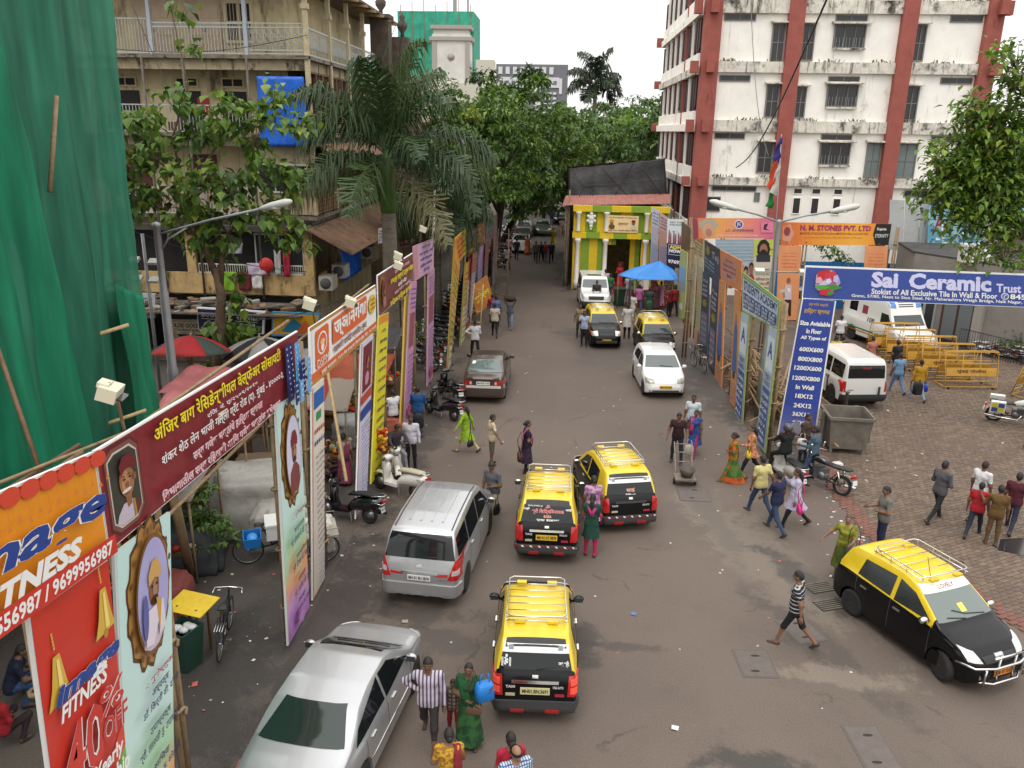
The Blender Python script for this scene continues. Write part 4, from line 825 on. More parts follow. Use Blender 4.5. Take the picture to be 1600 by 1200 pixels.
def hoarding(label,x,y,group,posts,axis='L',h=5.6,rails=(),cat='hoarding',behind=.12):
 t=thing('festival_hoarding',label,cat,(x,y,0),0,group);s=-1 if axis=='L' else 1
 for(a,hh)in posts:
  mb=MB()
  p=(x+s*behind,a,0)if axis!='F' else(a,y+behind,0)
  for d in(-.07,.07):
   q=Vector(p)+Vector((0,d,0)if axis!='F' else(d,0,0));mb.tube([q,q+Vector((rnd.uniform(-.04,.04),rnd.uniform(-.06,.06),hh))],.045,6)
  for k in range(4):z=.6+k*hh/4.3;mb.tube([Vector(p)+Vector((.1*math.cos(q),.14*math.sin(q),z+.02*q))for q in(6.28*i/7 for i in range(8))],.03,4,0)
  mb.build('bamboo_post',BAMB,t)
 for(a0,a1,z)in rails:
  mb=MB();mb.tube([(x+s*(behind+.08),a0,z),(x+s*(behind+.08),a1,z+.05)]if axis!='F' else[(a0,y+behind+.08,z),(a1,y+behind+.08,z)],.028,6);mb.build('bamboo_rail',BAMB,t)
 return t
def portrait(b,s,t,rs,rt,coat,cap,bg='#c9c6de',face='#8a5a3c',beard='#3a2418',frame=True,wob=.06):
 if frame:
  b.ell(s,t,rs,rt,'#5a3a1c',44,wob,13);b.ell(s,t,rs*.93,rt*.94,'#a87a3e',44,wob,13)
  for k in range(18):q=6.28*k/18;b.ell(s+rs*.87*math.cos(q),t+rt*.88*math.sin(q),rs*.07,rt*.05,'#6b4622',8)
  b.ell(s,t,rs*.78,rt*.8,'#7a5326',36)
  b.ell(s,t,rs*.72,rt*.74,bg,36)
 b.poly([(s-rs*.5,t+rt*.62),(s-rs*.45,t+rt*.3),(s-rs*.12,t+rt*.16),(s+rs*.16,t+rt*.16),(s+rs*.48,t+rt*.3),(s+rs*.5,t+rt*.58),(s+rs*.2,t+rt*.72),(s-rs*.2,t+rt*.72)],coat)
 b.ell(s,t-rt*.08,rs*.24,rt*.24,face);b.ell(s+rs*.05,t-rt*.06,rs*.1,rt*.14,M((.36,.2,.12),.5))
 b.ell(s,t+rt*.08,rs*.17,rt*.06,beard,14);b.ell(s-rs*.1,t-rt*.12,rs*.04,rt*.02,'#1c120c',10);b.ell(s+rs*.1,t-rt*.12,rs*.04,rt*.02,'#1c120c',10)
 b.poly([(s-rs*.28,t-rt*.16),(s-rs*.3,t-rt*.3),(s-rs*.12,t-rt*.46),(s+rs*.14,t-rt*.46),(s+rs*.3,t-rt*.3),(s+rs*.27,t-rt*.16),(s,t-rt*.22)],cap)
def vines(n,words,rr_=random.Random(3)):
 return[' '.join(rr_.choice(words)for _ in range(rr_.randint(2,3)))for _ in range(n)]
DV=['श्री','गणेश','मंडळ','सेवा','संघ','मुंबई','अध्यक्ष','सचिव','पाटील','जाधव','खजिनदार','हार्दिक','स्वागत','भक्त','समस्त','रहिवासी']
LG='bamboo hoardings along the left kerb'
XL=-5.15
t=hoarding('orange gym banner on bamboo, nearest on the left, offering 40% off',XL,6,LG,((4.7,5.6),(6.9,5.0),(8.0,5.8)),rails=((4.4,8.3,5.5),(4.4,8.3,6.2)))
ORG=M((.75,.28,.015),.4,var=.06,vs=1);RED=M((.55,.035,.02),.4,var=.08,vs=1.5);RED2=M((.6,.06,.03),.4)
b=Board(t,t.location,'L',XL,[(4.6,6.8),(8.2,6.3),(8.22,5.02),(4.4,5.42)],WHI,'header_panel')
b.rect(.004,.018,.996,.995,ORG);b.rect(.004,.02,.996,.06,RED2)
for k in range(13):b.ell(.04+.08*k,.06,.042,.075,RED2,20)
for k in range(25):b.poly([(.04+.04*k,.11),(.042+.04*k,.11),(.042+.04*k,.2+.04*(k%2)),(.052+.04*k,.25+.04*(k%2)),(.03+.04*k,.25+.04*(k%2)),(.04+.04*k,.2+.04*(k%2))],M((.6,.2,.03),.5))
BLUE=M((.015,.05,.26),.4)
b.text('image',.27,.27,.975,.62,BLUE,.03,.28,WHI)
b.text('FITNESS',.38,.6,.83,.78,WHI,.05,.28);b.poly([(.02,.78),(.99,.78),(.99,.96),(.02,.97)],RED);b.text('8080556987 / 9699956987',.33,.81,.97,.94,WHI,.03,.1)
b.done()
b=Board(t,t.location,'L',XL+.03,[(6.7,5.15),(8.13,4.99),(7.72,.2),(6.4,.3)],M((.6,.6,.58),.4),'side_panel')
b.rect(.02,0,1,1,RED);b.poly([(.02,1),(.02,.66),(.5,.62),(1,.5),(1,1)],M((.16,.42,.03),.4));b.poly([(.02,.58),(.55,.55),(1,.43),(1,.5),(.5,.6),(.02,.65)],RED2)
for s_,t0 in((.2,.07),(.82,.0)):
 for k in range(5):b.ell(s_,t0+.008*k,.012,.004,GOLD,8)
 b.poly([(s_-.03,t0+.05),(s_+.05,t0+.05),(s_+.1,t0+.12),(s_+.14,t0+.155),(s_-.14,t0+.165),(s_-.08,t0+.12)],GOLD);b.ell(s_,t0+.163,.03,.012,M((.4,.25,.03),.4));b.poly([(s_+.0,t0+.06),(s_+.03,t0+.06),(s_+.06,t0+.15),(s_,t0+.15)],M((.85,.65,.2),.35))
b.text('image',.1,.19,.98,.245,BLUE,.05,.28,WHI);b.text('FITNESS',.14,.235,.78,.275,WHI,.03,.28)
b.text('40',.1,.3,.66,.46,RED,.02,.12,WHI);b.text('%',.6,.29,.98,.36,RED,.01,.12,WHI);b.text('OFF',.62,.365,1.0,.425,RED,.01,.12,WHI)
b.text('on Yearly',.22,.45,.88,.5,WHI,.03,.12);b.text('Membership',.06,.5,.95,.56,WHI,.03,.12);b.text('Call Now',.2,.68,.8,.73,WHI,.02);b.done()
t=hoarding('maroon banner with a turbaned portrait and yellow script between two pale blue legs',XL,12,LG,((8.5,5.4),(9.5,4.9),(14.0,5.5),(15.0,5.8)),rails=((8.2,15.5,5.3),(8.2,15.5,6.1),(8.5,15,4.6)))
MAR=M((.2,.014,.022),.4,var=.22,vs=4);MARD=M((.1,.012,.016),.4);YEL=M((.85,.68,.02),.45);PNK=M((.75,.5,.55),.45)
b=Board(t,t.location,'L',XL,[(8.23,6.3),(15.42,5.97),(15.38,4.75),(8.24,5.05)],WHI,'header_panel')
b.rect(.001,.02,.999,.99,MAR)
b.poly([(.012,.1),(.035,.04),(.1,.04),(.125,.14),(.125,.84),(.1,.95),(.035,.95),(.012,.86)],MARD);b.poly([(.016,.13),(.038,.07),(.098,.07),(.12,.17),(.12,.81),(.098,.92),(.038,.92),(.016,.83)],'#7a4a44')
b.poly([(.022,.17),(.042,.11),(.094,.11),(.114,.2),(.114,.78),(.094,.88),(.042,.88),(.022,.8)],'#c9c0b4');b.poly([(.025,.18),(.044,.13),(.092,.13),(.111,.21),(.111,.77),(.092,.86),(.044,.86),(.025,.79)],'#35362e')
b.poly([(.028,.82),(.036,.74),(.055,.66),(.082,.66),(.1,.72),(.106,.79),(.09,.855),(.045,.855)],'#bdb2c0');b.poly([(.06,.55),(.082,.55),(.08,.7),(.066,.72)],'#8a5c3e');b.poly([(.086,.66),(.1,.7),(.108,.78),(.092,.855),(.086,.8)],'#5a2a20');b.poly([(.083,.66),(.088,.67),(.09,.85),(.083,.85)],'#a8823e')
b.ell(.07,.44,.023,.17,'#9a6a48');b.ell(.065,.45,.013,.12,'#b5835c');b.ell(.065,.535,.015,.018,'#d8d2cc',14);b.ell(.065,.565,.008,.01,'#7a3a30',10);b.ell(.092,.44,.005,.04,'#84543a',10);b.rect(.054,.375,.062,.385,'#2a1c14');b.rect(.07,.375,.079,.385,'#2a1c14');b.ell(.058,.41,.004,.012,'#1c120c',10);b.ell(.075,.41,.004,.012,'#1c120c',10);b.ell(.066,.47,.004,.035,'#84543a',10)
b.poly([(.046,.37),(.044,.26),(.056,.18),(.08,.18),(.095,.26),(.093,.37),(.08,.31),(.06,.31)],'#6b1420')
b.text('अंजिर बाग रेसिडेन्शीयल वेल्फेअर सोसायटी',.165,.06,.83,.3,YEL,.02,0,'#55200a');b.text('रजि. नं. ए/२५०९/२०१०',.38,.3,.66,.38,WHI,.01)
b.text('शंकर शेठ लेन भाजी गल्ली ग्रँट रोड (प). मुंबई - ४००००३.',.18,.4,.84,.57,WHI,.012)
b.text('सर्व गणेश भक्तांचे हार्दिक स्वागत',.3,.6,.68,.77,PNK,.035);b.text('विभागातील सर्व रहिवाशी आणि गणेश भक्तांस शुभेच्छा!',.165,.79,.8,.95,PNK,.035)
for(a0,t0,a1,t1,c)in((.86,.08,.91,.99,'#22286b'),(.91,.1,.955,.99,'#5f9fd6'),(.93,.4,.965,.99,'#1c2060'),(.965,.42,.998,.99,'#6aa8dc'),(.84,.62,.87,.99,'#22286b'),(.87,.64,.9,.99,'#6aa8dc')):
 b.rect(a0,t0,a1,t1,c)
 for k in range(9):
  if t0+.05+k*.09<.95:b.rect(a0+.008,t0+.05+k*.09,a0+.014,t0+.08+k*.09,'#c9dcee');b.rect(a1-.014,t0+.05+k*.09,a1-.008,t0+.08+k*.09,'#c9dcee')
b.done()
PBG=gradmat([(0,'#b070b8'),(.12,'#c89ad0'),(.26,'#e0a070'),(.36,'#a8cfa8'),(.5,'#c4dfd8'),(1,'#bcdcd8')],'Z',0,5)
def pale_leg(q,coat,full,rows,bold=.02):
 b=Board(t,t.location,'L',XL+.03,q,M((.6,.62,.6),.4),'side_panel');b.rect(.03,.0,1,1,PBG)
 if full:
  portrait(b,.55,.17,.4,.2,'#c8b8c8','#c8a060','#a8a4d0');b.poly([(.38,.2),(.7,.2),(.74,.28),(.62,.29),(.6,.25),(.5,.3),(.36,.29)],'#d8cfd8');b.poly([(.56,.18),(.66,.2),(.62,.28)],'#c89a40');b.ell(.36,.21,.05,.06,'#5f5f9a')
 else:portrait(b,.5,.23,.42,.22,'#7a3a34','#7a2024','#c9c6de')
 for(tx,s0,t0,s1,t1,c)in rows:b.text(tx,s0,t0,s1,t1,c,bold,.1)
 b.ell(.4,.93,.16,.03,M((.45,.2,.5),.4),24,.2,5);b.ell(.4,.93,.12,.02,PBG,24,.2,5);b.done()
NAV=M((.02,.025,.09),.5)
pale_leg([(8.27,4.99),(9.65,4.86),(8.7,.1),(7.45,.1)],'',True,[('-: शुभेच्छुक :-',.3,.375,.95,.4,'#a02050'),('अध्यक्ष',.42,.415,.76,.44,NAV),('डॉ. किर्ती वी. दोशी',.24,.445,.96,.475,NAV),('उपाध्यक्ष',.36,.51,.78,.535,NAV),('श्री. लालजी तु. उपाध्याय',.14,.54,.98,.575,NAV),('सचिव',.4,.61,.72,.635,NAV),('श्री. जतीन अ. सोलंकी',.14,.645,.96,.675,NAV),('खजिनदार',.36,.71,.78,.735,NAV),('श्री. रमेश पा. शाह',.16,.745,.94,.775,NAV)])
pale_leg([(13.83,4.93),(15.18,4.78),(14.95,.05),(13.57,.05)],'',False,[('-: शुभेच्छुक :-',.25,.47,.9,.495,'#a02050'),('कार्यवाह',.3,.53,.75,.555,NAV),('श्री. सोमनाथ मे. पटो. शुक्ला',.12,.56,.95,.6,NAV),('सहसचिव',.32,.64,.78,.665,NAV),('श्री. दिपक मो. ठक्कर',.14,.67,.9,.71,NAV),('सदस्य',.35,.75,.68,.775,NAV),('श्री. अरविंद जी. गुप्ता',.14,.785,.9,.82,NAV),('सदस्य',.3,.84,.62,.862,NAV),('श्री. मानव सा. केरकर',.12,.87,.86,.9,NAV)])
t=hoarding('orange and white banner with a round lamp emblem and large white script',XL,19,LG,((15.9,5.6),(16.7,5.0),(20.3,5.2),(21.6,5.6)),rails=((15.9,22.3,4.9),(15.9,22.3,5.6)))
VER=M((.68,.13,.03),.4)
b=Board(t,t.location,'L',XL,[(16.19,5.84),(22.29,5.64),(22.18,4.39),(16.04,4.61)],WHI,'header_panel')
b.rect(0,0,1,.06,'#b5803a');b.rect(.02,.06,.985,.8,WHI);b.rect(.0,.8,1,1.0,VER);b.rect(0,.93,1,1,'#b5803a')
b.poly([(.05,.18),(.06,.12),(.2,.1),(.22,.15),(.22,.72),(.2,.78),(.06,.78),(.05,.73)],VER);b.ell(.135,.38,.06,.2,WHI);b.ell(.135,.38,.05,.17,VER);b.ell(.135,.44,.018,.09,WHI);b.ell(.135,.36,.03,.05,'#e8c090',12);b.text('DSPM',.065,.62,.205,.76,WHI,.0)
b.poly([(.26,.1),(.78,.07),(.8,.12),(.8,.5),(.78,.54),(.27,.56),(.26,.5)],VER);b.text('ज्ञानगंगा',.28,.1,.785,.52,WHI,.035);b.text('सहकारी पतपेढी मर्यादित. मुंबई',.27,.58,.79,.76,'#7a2a12',.02)
b.ell(.9,.34,.07,.2,'#d8b93a');b.lines(['विश्वास','सर्वांचा','प्रगतीचा'],.86,.2,.94,.48,'#a04018',.02);b.text('मुख्य कार्यालय : ११/१२ बेस अपार्टमेंट गिरगांव मुंबई. फोन : २३८७६५४३',.1,.82,.96,.92,WHI,.02);b.done()
b=Board(t,t.location,'L',XL+.03,[(16.0,4.6),(16.9,4.56),(16.1,.05),(15.2,.05)],WHI,'side_panel');b.rect(0,0,1,1,'#c98a68');b.rect(.08,.0,.97,.99,'#d8cfc0')
b.rect(.12,.03,.95,.11,'#1f5fa8');b.rect(.3,.13,.7,.17,'#2a8a5a')
for k in range(5):b.ell(.2+.15*k,.215,.05,.012,'#c02a30',8);b.ell(.2+.15*k,.27,.05,.012,'#22508c',8)
b.lines(vines(16,DV),.15,.32,.9,.78,NAV,.02,0,.5);b.lines(vines(8,DV),.15,.79,.9,.96,'#2a4a9a',.01,0,.5);b.done()
b=Board(t,t.location,'L',XL+.03,[(20.3,4.45),(21.7,4.4),(20.2,.1),(19.0,.1)],WHI,'side_panel');b.rect(0,0,1,1,'#c98a78');b.rect(.06,0,.97,.99,'#ccc8dc');b.rect(.16,.03,.9,.3,'#701c24');portrait(b,.53,.17,.3,.14,'#c08aa0','#a06a40',frame=False,face='#9a6a5a');b.rect(.06,.31,.97,.36,'#b5402c');b.rect(.06,.39,.97,.45,'#24408c');b.lines(vines(20,DV),.15,.48,.9,.97,'#2f3f80',.02,0,.5);b.done()
t=hoarding('small maroon banner with bright yellow leg before the palm trunk',XL,25,LG,((22.2,5.2),(23.4,5),(26.6,5.3),(27.8,5.4)),rails=((22.3,28,5.2),))
b=Board(t,t.location,'L',XL,[(22.57,5.86),(28.07,5.71),(27.57,4.58),(22.55,4.68)],WHI,'header_panel');b.rect(0,.02,1,.99,M((.17,.045,.035),.4,var=.1,vs=3));portrait(b,.1,.5,.08,.45,'#a06a60','#8c3a30','#6a3a30',frame=True)
b.text('पूर्वी मित्र मंडळ',.35,.08,.8,.2,PNK,.02);b.text('नवरात्र मार्ग ते उत्सव मंडळ',.24,.22,.93,.45,YEL,.03);b.text('दादी सेठ',.45,.47,.72,.6,WHI,.02);b.text('सर्व गणेश भक्तांचे',.35,.63,.85,.75,PNK,.02);b.text('हार्दिक हार्दिक स्वागत',.22,.78,.9,.96,YEL,.02);b.done()
b=Board(t,t.location,'L',XL+.03,[(22.4,4.7),(23.75,4.55),(22.1,.15),(20.75,.3)],M((.75,.7,.1),.4),'side_panel');b.rect(.05,0,1,1,M((.72,.62,.02),.4));b.rect(.05,0,1,.05,'#d88a30');b.lines([('॥ श्री ॥',.2,.8)]+vines(14,DV),.2,.07,.9,.97,NAV,.03,.1,.45);b.done()
b=Board(t,t.location,'L',XL+.03,[(26.4,4.5),(26.95,4.48),(25.4,.1),(24.85,.1)],GOLD,'side_panel');b.rect(.3,.0,.9,.98,'#8a6a2a');b.done()
t=hoarding('mauve pink banner with blue lettering on tall pink legs',XL,30,LG,((27.3,5.4),(28.6,5.2),(31.2,5.4),(32.5,5.4)),rails=((28,32.8,5.3),))
MAU=M((.5,.3,.4),.45,var=.08,vs=2)
b=Board(t,t.location,'L',XL,[(28.22,5.91),(32.79,5.63),(32.68,4.42),(28.33,4.67)],MAU,'header_panel');b.rect(0,0,.14,1,'#c88a90');b.rect(.15,.03,.97,.97,'#c8a0bc');b.lines([('श्री गणेश कला',.2,.8),('नव युवक संघ',.05,.95),('गणेशोत्सव',.1,.9),('हार्दिक स्वागत',.1,.9),('सन २०१६',.3,.7)],.2,.06,.95,.94,'#3a3f8c',.02);b.done()
for q,c in(([(27.4,4.84),(28.6,4.64),(26.7,.1),(25.5,.1)],'#c08ab0'),([(31.1,4.5),(32.7,4.45),(31.8,.1),(30.4,.15)],'#b88aa8')):
 b=Board(t,t.location,'L',XL+.03,q,MAU,'side_panel');b.rect(.08,.0,.95,.99,c);b.rect(.15,.22,.9,.46,'#8c4a58');b.lines(vines(5,DV),.15,.04,.9,.2,'#4a3080',.02,0,.5);b.lines(vines(10,DV),.15,.5,.9,.85,'#3a3f9c',.02,0,.5);b.ell(.5,.9,.3,.04,'#b04a70',20,.2,5);b.done()
X2=-4.75
def far_board(lab,X,hq,hc,legs,hl,axis='L',grp=LG,y=None):
 ys=[p[0]for p in hq]if hq else[p[0]for p in legs[0][0]];y=sum(ys)/len(ys)
 t=hoarding(lab,X,y,grp,((min(ys)+.1,4.8),(max(ys)-.1,4.8)),axis)
 if hq:
  b=Board(t,t.location,axis,X,hq,M(hx(hc[0]),.45),'header_panel');b.rect(.03,.04,.97,.97,hc[1])
  for(a0,t0,a1,t1,c)in hc[2]:b.rect(a0,t0,a1,t1,c)
  b.lines(hl[0],.1,.08,.9,.92,hl[1],.02);b.done()
 for q,cols,tc in legs:
  b=Board(t,t.location,axis,X+(.03 if axis=='L' else-.03),q,M(hx(cols[0]),.45),'side_panel');n=len(cols)-1
  for k in range(n):b.rect(.08,k/n,.95,(k+1)/n,cols[k+1])
  if tc:b.lines(vines(14,DV),.14,.1,.9,.95,tc,.02,0,.5)
  b.done()
 return t
far_board('golden orange banner with lime edge and long gold leg, behind the grey saloon',X2,[(36.14,5.2),(40.79,5.19),(40.5,3.97),(37.07,3.96)],('#c9a040','#c8762a',[(.6,.03,.97,.97,'#b0a82a')]),[([(35.79,5.11),(37.77,3.82),(34.27,-0.04),(33.17,-0.01)],('#b08a30','#c8903a','#b8a040','#c9a868','#a89a50','#c8c0a0'),'#5a3a1c')],(vines(4,DV),'#8c4a12'))
far_board('maroon banner with white and yellow rows, next after the golden orange one',-4.7,[(40.44,5.04),(45.3,4.8),(44.33,3.43),(40.7,3.68)],('#5a2a28','#6b2f2c',[(.1,.1,.9,.45,'#b8a8b0'),(.1,.5,.9,.66,'#a02a30'),(.1,.7,.9,.9,'#a89a30')]),[([(39.35,3.61),(40.98,3.48),(39.02,-0.43),(37,-0.16)],('#8a7a3a','#c8903a','#a89a50','#c8b890','#b8c890'),'#5a3a1c'),([(40.98,3.58),(42.44,3.46),(40.1,-0.51),(38.75,-0.36)],('#8a2a28','#a03a30','#c9b8b8','#b8a8c8','#b04a2c'),NAV)],(vines(6,DV),'#6b2024'))
far_board('rust orange banner over pale violet strips, third of the far left row',-4.6,[(44.34,4.94),(49.52,4.76),(48.38,3.5),(44.37,3.74)],('#8a4a2a','#9a5a3c',[(.1,.1,.9,.3,'#b87a50')]),[([(44.71,3.62),(48.38,3.42),(46.6,0.33),(43.77,0.62)],('#6a5a78','#b090b8','#a888b0','#8a98a8','#90a0b0'),NAV),([(41.84,3.75),(44.04,3.61),(41.86,0.67),(40.09,0.85)],('#7a4a40','#a8685a','#9aa0b0','#90a8b8'),NAV)],(vines(5,DV),'#c8a080'))
far_board('dusty grey and pink banners, farthest of the left row beside the tall ladder',-4.45,[(47.91,4.78),(53.21,4.6),(52.38,3.23),(47.99,3.55)],('#7a6a68','#8a7a78',[(.1,.3,.9,.6,'#8a8e90')]),[([(53.21,4.55),(55.78,4.43),(54.7,0.03),(52.18,0.27)],('#8a6a68','#a88080','#8a7a88'),None),([(47.59,3.53),(49.66,3.38),(48.16,0.8),(46.18,0.98)],('#7a5048','#8a5a50','#786868'),None)],(vines(4,DV),'#4a4a58'))
RG='bamboo hoardings along the right kerb';XR=6.6
t=hoarding("white and blue coaching class banner with green leaf border, nearest of the right row",XR,27,RG,((25.2,5),(24.6,5),(28.3,4.9),(30,4.9)),'R',rails=((24.5,30.4,4.6),(24.5,30.2,2.2)))
b=Board(t,t.location,'R',XR,[(30.34,4.97),(24.87,5),(24.72,4.12),(29.8,3.61)],M((.2,.3,.06),.6),'header_panel');b.rect(.02,.05,.98,.95,'#b8c4d0')
b.text("STUDENT'S ACADEMY",.06,.15,.97,.42,'#27407c',.03);b.rect(.04,.07,.96,.12,'#6a9a3a')
for k in range(5):b.rect(.05+.19*k,.48,.21+.19*k,.86,'#27508c');b.lines(['XI  XII','SCIENCE','BATCH'],.06+.19*k,.51,.2+.19*k,.84,WHI,.01)
b.done()
for q in([(29.8,3.61),(28.45,3.76),(27.79,-0.35),(29.19,-0.34)],[(25.69,4.1),(24.57,4.14),(24.5,0.2),(25.76,0.15)]):
 b=Board(t,t.location,'R',XR-.03,q,M((.25,.32,.1),.6),'side_panel');b.rect(.06,.0,.94,.99,'#a8b8c8');b.rect(.12,.08,.88,.35,'#c8d4dc');b.rect(.12,.5,.88,.98,'#2a5090');b.text('A',.25,.12,.75,.25,'#2a5090',.02);b.lines(['COACHING','CLASSES','FOR','STD. V','TO X','ALL','BOARDS'],.18,.53,.85,.95,WHI,.02,0,.55);b.lines(['TEST','SERIES'],.2,.37,.85,.48,'#27407c',.02);b.done()
t=hoarding('orange banner with blue robed figures on its two legs',XR,32.5,RG,((30.4,5),(31,5),(33.5,5),(34.6,5)),'R',rails=((30.4,35,4.5),))
OR2=M((.55,.2,.07),.5,var=.12,vs=2)
b=Board(t,t.location,'R',XR,[(35.02,5.15),(30.63,5.33),(30.35,4.26),(34.25,3.93)],OR2,'header_panel');b.rect(.03,.04,.97,.96,OR2);b.rect(.1,.12,.8,.85,'#b5806a');b.lines([('श्री गणेश',.2,.8),'सार्वजनिक','उत्सव मंडळ',('स्वागत',.3,.7)],.14,.16,.78,.8,'#8a4a80',.02);b.done()
for q in([(34.43,3.98),(33.19,4.09),(31.96,-0.06),(33.5,-0.26)],[(31.26,4.16),(30.22,4.24),(29.04,0.09),(30.23,-0)]):
 b=Board(t,t.location,'R',XR-.03,q,OR2,'side_panel');b.rect(.05,.02,.95,.98,'#c08a5a');b.ell(.5,.48,.3,.26,'#4a6a9a',26);b.ell(.5,.25,.14,.05,'#9a6a50');b.poly([(.3,.3),(.7,.3),(.85,.7),(.15,.7)],'#44609a');b.rect(.35,.7,.65,.76,'#2a2a30');b.lines(vines(5,DV),.15,.8,.9,.97,'#8a4a80',.02,0,.5);b.done()
t=hoarding('dark navy banner with faded company lettering and a broad lower opening',XR,37,RG,((35,5),(36.2,5),(38.4,5),(39.2,5)),'R',rails=((35,39,4.5),))
NV2=M((.035,.045,.075),.5,var=.15,vs=2)
b=Board(t,t.location,'R',XR,[(38.97,5.05),(35.02,5.15),(34.44,3.71),(38.43,3.67)],NV2,'header_panel');b.text('Tej',.5,.2,.92,.45,'#b8bcc8',.0);b.ell(.25,.25,.14,.14,'#8a7a3a',14,.2,8);b.lines(['India','first choice','interiors'],.08,.48,.7,.8,'#8fa0c0',.02);b.done()
for q in([(38.6,3.64),(36.9,3.81),(35.62,0.36),(37.87,0.1)],[(36.17,3.7),(34.44,3.71),(33.72,-0.13),(35.13,-0.26)]):
 b=Board(t,t.location,'R',XR-.03,q,NV2,'side_panel');b.rect(.05,.0,.95,.98,NV2);b.rect(.1,.5,.9,.9,'#6a6a80');b.ell(.5,.38,.3,.05,'#8a7a2a',12,.2,6);b.lines(['Tej','decor','marble','tiles'],.15,.08,.85,.3,'#a8b0c8',.02);b.lines(vines(5,DV),.15,.52,.85,.88,'#b8b4c8',.02,0,.5);b.done()
CRM=M((.5,.46,.28),.5,var=.1,vs=2)
t=hoarding('cream banner with brown script rows behind the navy banner',XR,41,RG,((39.4,5),(40.4,5),(42,5),(43,5)),'R')
b=Board(t,t.location,'R',XR,[(43.33,5.13),(39.02,5.13),(38.68,4.14),(42.4,3.84)],CRM,'header_panel');b.rect(.1,.08,.9,.3,'#c88a5a');b.lines(vines(6,DV),.12,.1,.9,.92,'#8a4a2a',.02);b.done()
for q in([(42.4,3.84),(40.55,3.98),(40.26,-0.06),(42.44,-0.3)],[(40.16,4.01),(38.66,4.11),(37.83,0.02),(39.17,-0.11)]):
 b=Board(t,t.location,'R',XR-.03,q,CRM,'side_panel');b.lines(vines(22,DV),.1,.08,.9,.75,'#3a3228',.02,0,.5);b.rect(.12,.78,.9,.97,'#b8907a');b.done()
t=hoarding('curved brown photo banner above a pale green leg beside the blue canopy',XR,45,RG,((44,5.1),(46.5,5.1)),'R')
b=Board(t,t.location,'R',XR,[(47,5.07),(43.54,5.1),(42.93,4),(46.49,3.71)],M((.12,.08,.05),.5),'header_panel');b.ell(.5,.5,.35,.3,'#6a4a38',20);b.done()
b=Board(t,t.location,'R',XR-.03,[(46.43,3.62),(43.75,3.78),(43.07,0.39),(45.89,-0.2)],M((.42,.48,.2),.5),'side_panel');b.rect(.1,.02,.9,.9,'#b4c080');b.rect(.1,.25,.9,.6,'#90a8c0');b.ell(.5,.82,.25,.05,WHI,16);b.done()
t=hoarding('white and navy poster reading ADM NOW with raised dancing figures',7,50,RG,((6.6,5),(7.6,5)),'F')
b=Board(t,t.location,'F',50,[(6.18,4.9),(7.13,4.89),(7.27,1.95),(6.3,2.08)],M((.62,.66,.66),.5),'panel');b.lines(['ARC YOU','FOR NOW'],.15,.04,.95,.14,'#2a5a70',.02)
for k in range(9):x=.12+.1*k;hh=.25+.12*((k*37)%5)/5;b.poly([(x-.04,.5),(x-.02,hh),(x+.01,hh-.04),(x+.04,hh+.02),(x+.05,.5)],['#7a1c30','#8a3040','#c8b8b8'][k%3])
b.rect(0,.5,1,1,'#161a3c');b.rect(.1,.52,.95,.74,'#c8ccd8');b.rect(.12,.53,.93,.73,'#1a1f50');b.text('ADM',.16,.54,.88,.61,'#d8c850',.05);b.text('NOW',.16,.62,.88,.69,WHI,.05);b.text('97692',.1,.84,.95,.92,WHI,.04);b.done()
t=hoarding('faded grey and pink poster strips standing beside the festival gate',6,51.5,RG,((5.9,4.6),(6.6,4.6)),'F')
for q,c in(([(5.39,5.43),(5.83,5.25),(5.95,1.67),(5.5,1.9)],('#b0b4c0','#a8a0b0','#8a90a8')),([(5.87,5.17),(6.4,4.83),(6.45,1.85),(6.03,1.68)],('#c09a90','#b08a80','#8a8098'))):
 b=Board(t,t.location,'F',51.5,q,M(hx(c[0]),.5),'panel');b.rect(.05,.3,.95,.6,c[1]);b.rect(.05,.6,.95,1,c[2]);b.lines(vines(4,DV),.1,.05,.9,.28,'#3a4a8c',.02);b.done()
t=hoarding('white paper banner strip on the left wall of the festival hall',.25,57,RG,((54,5),(60,5)),'R',behind=-.1)
b=Board(t,t.location,'R',.25,[(60,5.2),(54.2,5.2),(54.2,.2),(60,.2)],M((.5,.5,.54),.6,var=.15,vs=2),'panel');b.rect(.1,.3,.9,.7,'#8a8a9c');b.done()
AG='arches over the plaza entrance'
t=hoarding('pink and orange arch board with round monogram reading J.C. ENTERPRISE',7.2,36.5,AG,((5.7,6.2),(7.0,5.6),(9.1,6.2)),'F')
b=Board(t,t.location,'F',36.5,[(5.58,6.28),(9.05,6.35),(9.14,5.48),(5.71,5.4)],gradmat([(0,'#c86a4a'),(.3,'#e0a050'),(.6,'#e08a70'),(1,'#d06090')],'X',-1.6,2),'header_panel')
b.ell(.19,.32,.12,.28,'#a8a090',20,.1,7);b.ell(.19,.6,.08,.35,'#c89a80',20);b.ell(.19,.7,.04,.2,'#b07a60');b.rect(0,0,.06,1,'#8a3a50')
b.ell(.57,.3,.055,.22,WHI);b.ell(.57,.3,.045,.18,'#5a3a8a');b.text('JC',.545,.2,.595,.4,WHI,.03);b.text('J.C. ENTERPRISE',.4,.54,.75,.68,'#4a3a90',.01,.1,None);b.text('ALL KIND OF CIVIL AND WATER PROOFING WORK',.28,.8,.8,.9,'#f0c0c8',.02);b.rect(.84,.2,.99,.7,'#d87a9a');b.poly([(.88,.3),(.93,.25),(.9,.5),(.95,.6),(.87,.55)],'#3a2030');b.done()
b=Board(t,t.location,'F',36.52,[(6.65,5.39),(8.3,5.43),(8.46,3.29),(6.89,3.25)],M((.4,.45,.5),.5),'photo_panel');b.rect(.0,0,1,.45,'#90a4b0')
